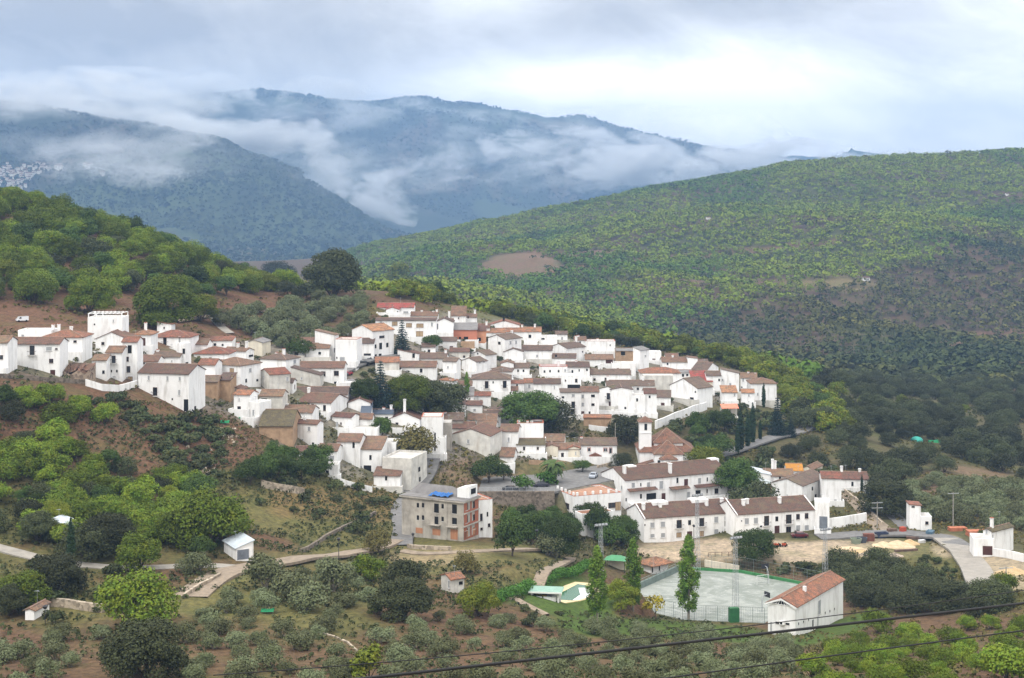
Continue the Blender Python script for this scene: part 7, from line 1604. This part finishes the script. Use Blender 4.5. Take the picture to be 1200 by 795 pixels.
skip(1003, 637, 5, mat('sage_paint', (.22, .26, .20), .6), 'sage green skip in the building yard', 2.6); skip(1010, 636, -8, mat('dark_grey_paint', (.07, .08, .10), .6), 'dark grey skip beside the sage green one', 2.6); skip(1033, 630, 12, mat('navy_paint', (.03, .04, .08), .5), 'navy skip full of scrap behind the sand', 3.2); skip(1090, 628, 60, mat('steel_blue', (.12, .20, .27), .5), 'steel blue skip at the right end of the yard', 2.6)
def stack(px, py, rz, m, label, a_=2.2, b_=1.2, n=5, t_=.22, name='brick_stack'):
    p = ray(px, py); mb = MB(); rs = random.Random(int(px))
    for k in range(n):
        j = rs.uniform(-.08, .08)
        for i in range(4): mb.box(-a_/2 + i * a_/4 + .02 + j, -a_/2 + (i+1) * a_/4 - .02 + j, -b_/2, b_/2, k * t_ + .012 * k, (k+1) * t_ + .012 * k - .01)
    o = mb.build(name, m); o.location = p; o.rotation_euler = (0, 0, R(rz)); tag(o, label, 'stack')
TIM = mat('old_timber', (.14, .09, .07), .9, amt=.3); 
stack(1018, 634, 4, mat('rust_brown', (.17, .065, .045), .8), 'rust-brown stack of panels left of the navy skip', 2.6, 1.4, 8); stack(1058, 624, 30, mat('red_bricks', (.48, .09, .05), .8), 'bright red brick stack near the white ruin', 1.4, 1.2, 6); stack(1054, 628, -10, mat('orange_blocks', (.45, .17, .07), .8), 'orange block stack beside the red bricks', 1.6, 1.2, 3)
stack(1045, 624, 10, TIM, 'dark brown crate stack left of the red bricks', 2.4, 1.3, 4); stack(1062, 646, 14, TIM, 'long low pile of old planks at the front of the yard', 6, .8, 2, name='plank_stack'); stack(1070, 632, -5, TIM, 'brown timber stack behind the yellowish sand', 3.2, 1.2, 3, name='plank_stack'); stack(1080, 636, 20, WFRAME, 'white bags stacked at the right of the yard', 1.6, 1.0, 3, name='bag_stack'); stack(1042, 628, 0, mat('pinkish_bags', (.6, .5, .47), .8), 'pinkish bags stacked right of the navy skip', 1.8, 1.1, 3, name='bag_stack')
stack(1122, 622, 5, mat('orange_clay', (.42, .15, .08), .9), 'orange clay block stack by the junction of the pale road', 4.5, 2, 4); stack(1145, 628, 5, mat('orange_clay', (.42, .15, .08), .9), 'wide reddish roof tile stack left of the isolated house', 5, 2.5, 6)
# turquoise tank and green nets among the oaks
bmx = bmesh.new(); bmesh.ops.create_uvsphere(bmx, u_segments=20, v_segments=10, radius=2.6)
for v in list(bmx.verts):
    if v.co.z < -.3: v.co.z = -.3
me = bpy.data.meshes.new('tank_dome'); bmx.to_mesh(me); bmx.free(); me.materials.append(mat('turquoise_plastic', (.03, .33, .27), .4)); o = link(bpy.data.objects.new('tank_dome', me)); o.location = ray(1074, 517); o.scale = (.9, .9, .62); tag(o, 'turquoise domed tank among the oaks', 'tank')
def net(px, py, w_, h_, label):
    p = ray(px, py); mb = MB(); rs = random.Random(int(px)); n = 8
    for i in range(n + 1):
        for j in range(4): mb.v.append((-w_/2 + i * w_/n, j * .5, .2 + h_ * (1 - abs(j - 1.5) / 2) * (.7 + .3 * rs.random())))
    for i in range(n):
        for j in range(3): a_ = i * 4 + j; mb.f.append((a_, a_ + 4, a_ + 5, a_ + 1)); mb.m.append(0)
    o = mb.build('green_net', mat('green_netting', (.02, .22, .09), .8)); o.location = p; tag(o, label, 'net')
net(1096, 521, 4.5, 1.8, 'green netted pen right of the turquoise tank'); net(263, 498, 2.2, 1.1, 'turquoise-green net under the narrow orange roofed house'); net(313, 720, 2.0, .7, 'green net lying in the lower left field'); net(283, 492, 1.5, .7, 'small green net at the left tip of the lower cluster')
# ---- lamps and poles
def lamp(px, py, top, label, arm=.5):
    p = ray(px, py); hgt = (py - top) / F * p.y; r_ = empty('street_lamp', p); tag(r_, label, 'street lamp')
    MB().tube([(0, 0, -.4), (0, 0, hgt * .9), (0, 0, hgt)], [.08, .06, .05], 6).build('pole', IRON, r_); MB().add([(-.35,-.35,hgt+.45),(.35,-.35,hgt+.45),(.35,.35,hgt+.45),(-.35,.35,hgt+.45),(-.15,-.15,hgt),(.15,-.15,hgt),(.15,.15,hgt),(-.15,.15,hgt),(0,0,hgt+.7)], [(0,4,5,1),(1,5,6,2),(2,6,7,3),(3,7,4,0),(0,1,8),(1,2,8),(2,3,8),(3,0,8)]).build('lantern', IRON, r_)
lamp(397, 657, 634, 'street lamp on the footpath below the grassy slope'); lamp(484, 643, 628, 'street lamp before the concrete shell'); lamp(629, 644, 624, 'street lamp in the park right of the concrete shell'); lamp(53, 733, 714, 'thin lamp post under the stone terrace on the left'); lamp(813, 641, 618, 'street lamp on the car park before the lower apartments')
def pole(px, py, top, label, arms=2):
    p = ray(px, py); hgt = (py - top) / F * p.y; r_ = empty('utility_pole', p, R(10)); tag(r_, label, 'utility pole'); MB().bar((0, 0, -.5), (0, 0, hgt), .17, 0, 6, .11).build('pole', mat('weathered_pole', (.30, .28, .25), .8), r_)
    for k in range(arms): MB().box(-1.5, 1.5, -.07, .07, hgt - .4 - k * 1.3, hgt - .25 - k * 1.3).build('crossarm', GALV, r_)
pole(1028, 620, 588, 'concrete utility pole with two crossarms by the steep lane'); pole(1117, 618, 577, 'utility pole in front of the silvery olive rows', 1); pole(472, 470, 441, 'thin pole standing in the central grove', 0); pole(1179, 700, 664, 'pale utility pole by the right yard', 1); pole(721, 532, 496, 'thin white pole beside the maroon framed house', 0)
# ---- cables crossing the foreground
def cable(pts, Yd, r, label):
    P = [((px - 600) / F * Yd, Yd + (px - 600) * .02, ZC - (Yd + (px - 600) * .02) * (py - HZ) / F) for px, py in pts]; P = [Vector(((px - 600) / F * q[1], q[1], q[2])) for (px, py), q in zip(pts, P)]
    o = MB().tube(P, r, 8).build('power_cable', mat('cable_black', (.015, .015, .016), .6)); tag(o, label, 'cable')
def curve(f, x0, x1, n=40): return [(x0 + (x1 - x0) * i / n, f(x0 + (x1 - x0) * i / n)) for i in range(n + 1)]
def quad(p, q, r):
    A_ = np.array([[v[0] ** 2, v[0], 1] for v in (p, q, r)]); k = np.linalg.solve(A_, np.array([v[1] for v in (p, q, r)])); return lambda x: k[0] * x * x + k[1] * x + k[2]
cable(curve(quad((600, 776), (900, 742), (1200, 707)), 250, 1500), 62, .062, 'thick black cable sagging across the lower right of the view')
cable(curve(quad((600, 763), (900, 731), (1200, 692)), 250, 1500), 75, .026, 'thin grey cable just above the thick black one'); cable(curve(quad((780, 795), (1040, 760), (1200, 739)), 400, 1500), 62, .034, 'lower black cable in the bottom right corner')
# pergola on the tall white block
H = PERG; pr = MB()
for x in np.linspace(-H.L + .3, -.3, 9): pr.box(x-.08, x+.08, .2, H.M-.3, H.h+1.35, H.h+1.5)
pr.box(-H.L, 0, .15, .3, H.h+1.2, H.h+1.35).box(-H.L, 0, H.M-.5, H.M-.35, H.h+1.2, H.h+1.35)
for x in (-H.L+.2, -H.L*.75, -.2):
    for y in (.22, H.M-.42): pr.box(x-.12, x+.12, y-.12, y+.12, H.h, H.h+1.2)
pr.build('pergola', WHITE, H.root)
# collapsed ruin
p = ray(90, 446); r_ = empty('collapsed_house', p); tag(r_, 'collapsed house with a broken roof and bare rubble walls beside the long white house', 'ruin'); rs = random.Random(8)
MB().add([(-3.2,0,-1),(3.2,0,-1),(3.2,5,-1),(-3.2,5,-1),(-3.2,0,2.2),(-1.5,0,1.4),(0.2,0,2.4),(2.0,0,1.5),(3.2,0,2.8),(3.2,5,3.6),(-3.2,5,3.8)], [(0,1,8,7,6,5,4),(1,2,9,8),(2,3,10,9),(3,0,4,10)]).build('wall', mat('ruin_rubble', (.26, .20, .15), .95, 'stone', .3), r_)
mb = MB()
for k in range(26): x, y = rs.uniform(-3, 3), rs.uniform(.2, 4.6); z = 1.8 + y * .25; mb.bar((x, y, z), (x + rs.uniform(-1.8, 1.8), y + rs.uniform(-1.5, 1.5), z + rs.uniform(-.6, .9)), .10)
mb.build('broken_rafters', TIM, r_); mb = MB()
for k in range(5): x, y = -2.6 + k * 1.2, 1.5 + rs.random() * 2; s = rs.uniform(.9, 1.4); z = 2.6 + rs.uniform(-.3, .5); a_ = rs.uniform(-.5, .5); mb.add([(x-s, y-1.5, z-.6+a_), (x+s, y-1.5, z-.6-a_), (x+s, y+1.5, z+.7-a_), (x-s, y+1.5, z+.7+a_), (x-s, y-1.5, z-.72+a_), (x+s, y-1.5, z-.72-a_), (x+s, y+1.5, z+.58-a_), (x-s, y+1.5, z+.58+a_)], [(0,1,2,3),(7,6,5,4),(0,4,5,1),(1,5,6,2),(2,6,7,3),(3,7,4,0)])
mb.build('broken_roof', ROOFS['b'][1], r_)
# rubble tip and scattered rocks on the bank
rs = random.Random(5)
def rocks(px, py, dx, dy, n, s, label, m):
    mb = MB()
    p0 = ray(px, py)
    for k in range(n):
        q = ray(px + rs.gauss(0, dx), py + rs.gauss(0, dy)) - p0; a_ = s * rs.uniform(.4, 1.2); o = len(mb.v); pts = [Vector((rs.uniform(-1, 1), rs.uniform(-1, 1), rs.uniform(-1, 1))).normalized() * a_ for _ in range(8)]
        mb.v += [tuple(q + v) for v in pts]
        bmx = bmesh.new(); vv = [bmx.verts.new(v) for v in pts]; r = bmesh.ops.convex_hull(bmx, input=vv); bmx.verts.index_update(); mb.f += [tuple(o + vv.index(v) if v in vv else o for v in f.verts) for f in bmx.faces]; mb.m += [0] * len(bmx.faces); bmx.free()
    o = mb.build('rubble', m); o.location = p0; tag(o, label, 'rubble', kind='stuff')
rocks(238, 545, 6, 9, 90, .6, 'pale rubble tipped down the bank', PSTONE); rocks(268, 512, 10, 5, 50, .5, 'rubble', PSTONE); rocks(447, 745, 4, 4, 16, .7, 'rocks', STONE)
# awning of the bar near the cypresses
p = ray(855, 494); r_ = empty('awning', p); tag(r_, 'salmon red awning over the bar terrace left of the cypress row', 'awning')
s = p.y / F; w_ = 20 * s; hh = 16 * s; MB().add([(-w_/2,-2,hh),(w_/2,-2,hh+.1),(w_/2,2.5,hh+1),(-w_/2,2.5,hh+.9),(-w_/2,-2,hh-.1),(w_/2,-2,hh),(w_/2,2.5,hh+.9),(-w_/2,2.5,hh+.8)], [(0,1,2,3),(7,6,5,4),(0,4,5,1),(1,5,6,2),(2,6,7,3),(3,7,4,0)]).build('cloth', mat('salmon_cloth', (.62, .22, .14), .8), r_)
for x in (-w_/2+.2, 0, w_/2-.2): MB().bar((x, -1.9, -1), (x, -1.9, hh), .07).build('post', IRON, r_)
MB().box(-w_/2, w_/2, 2.2, 2.5, -2, hh).box(-w_/2, w_/2, -2.1, 2.2, -2, hh*.35).build('terrace_wall', DIRTY, r_)

# ================================================================== EVERY REPEAT GETS A LABEL OF ITS OWN
LM_ = [(123,400,'the pergola block'),(200,470,'the big plain white house'),(390,345,'the huge ridge oak'),(280,655,'the white garage'),(66,628,'the half hidden hut'),(83,665,'the tall roadside cypress'),(158,735,'the stone terrace tree'),
 (168,790,'the biggest bottom oak'),(515,625,'the concrete shell'),(530,690,'the tiny pale hut'),(472,715,'the great round field oak'),(638,702,'the green roofed pool bar'),(807,720,'the tallest poplar'),(945,735,'the sports pavilion'),
 (1150,690,'the foot of the pale road'),(1168,640,'the isolated white house'),(1080,610,'the roofless white ruin'),(1074,515,'the turquoise tank'),(1040,590,'the junction oak'),(878,525,'the cypress row'),(895,470,'the last hip roofed house'),
 (790,430,'the thick chimney house'),(703,412,'the red parapet house'),(592,385,'the skyline gable house'),(463,365,'the bright red roof'),(325,520,'the tan brick barn'),(782,530,'the church'),(620,495,'the spreading central tree'),
 (490,470,'the central grove'),(40,430,'the long balcony house'),(26,372,'the small white van'),(195,380,'the very large walnut'),(5,228,'the hilltop'),(120,206,'the lone distant building'),(1020,462,'the woodland clearing'),(20,208,'the distant town centre'),
 (330,330,'the low end of the hill crest'),(432,790,'the yellow-green bottom tree'),(240,545,'the tipped rubble'),(160,650,'the light-green roadside tree'),(1190,470,'the upper right woods edge'),(700,760,'the middle of the bottom grove'),(60,300,'the middle of the upper left hill'),(230,300,'the hill shoulder'),
 (60,540,'the middle of the lower left slope'),(1180,570,'the upper end of the olive rows'),(330,760,'the sagging cable end'),(970,700,'the pavilion thicket'),(410,610,'the slanting dark wall')]
ORD = ['nearest', 'second', 'third', 'fourth', 'fifth', 'sixth', 'seventh', 'eighth', 'ninth', 'tenth'] + ['%dth' % k for k in range(11, 200)]
ORD[20] = '21st'; ORD[21] = '22nd'; ORD[22] = '23rd'; ORD[30] = '31st'; ORD[31] = '32nd'; ORD[32] = '33rd'
KW = {'olive_tree': 'grey-green olive tree', 'holm_oak_tree': 'dark holm oak', 'broadleaf_tree': 'green broadleaf tree', 'orchard_tree': 'bright green orchard tree', 'hedgerow_tree': 'yellow-green tree', 'park_tree': 'dark green tree', 'shrub': 'low bush', 'town_house': 'tiny white distant house', 'young_tree': 'young tree'}
bk = {}
for o in list(COL.objects):
    if o.get('group') and o['group'] != VILLAGE and o.parent is None:
        px, py = pix(o.location); kn = o.name.split('.')[0]
        if kn not in KW: continue
        c = [l for l in LM_ if (l[2].startswith('the distant') or l[2].startswith('the lone distant')) == (kn == 'town_house')]
        l = min(c, key=lambda l: (l[0] - px) ** 2 + (1.4 * (l[1] - py)) ** 2); dx, dy = px - l[0], (py - l[1]) * 1.4
        s = ('right of' if dx > 0 else 'left of') if abs(dx) > abs(dy) else ('below' if dy > 0 else 'above'); bk.setdefault((kn, s, l[2]), []).append((dx * dx + dy * dy, o))
for (kn, s, l), L in bk.items():
    L.sort(key=lambda t: t[0])
    for i, (d, o) in enumerate(L): o['label'] = '%s, %s one %s %s' % (KW[kn], ORD[i], s, l)
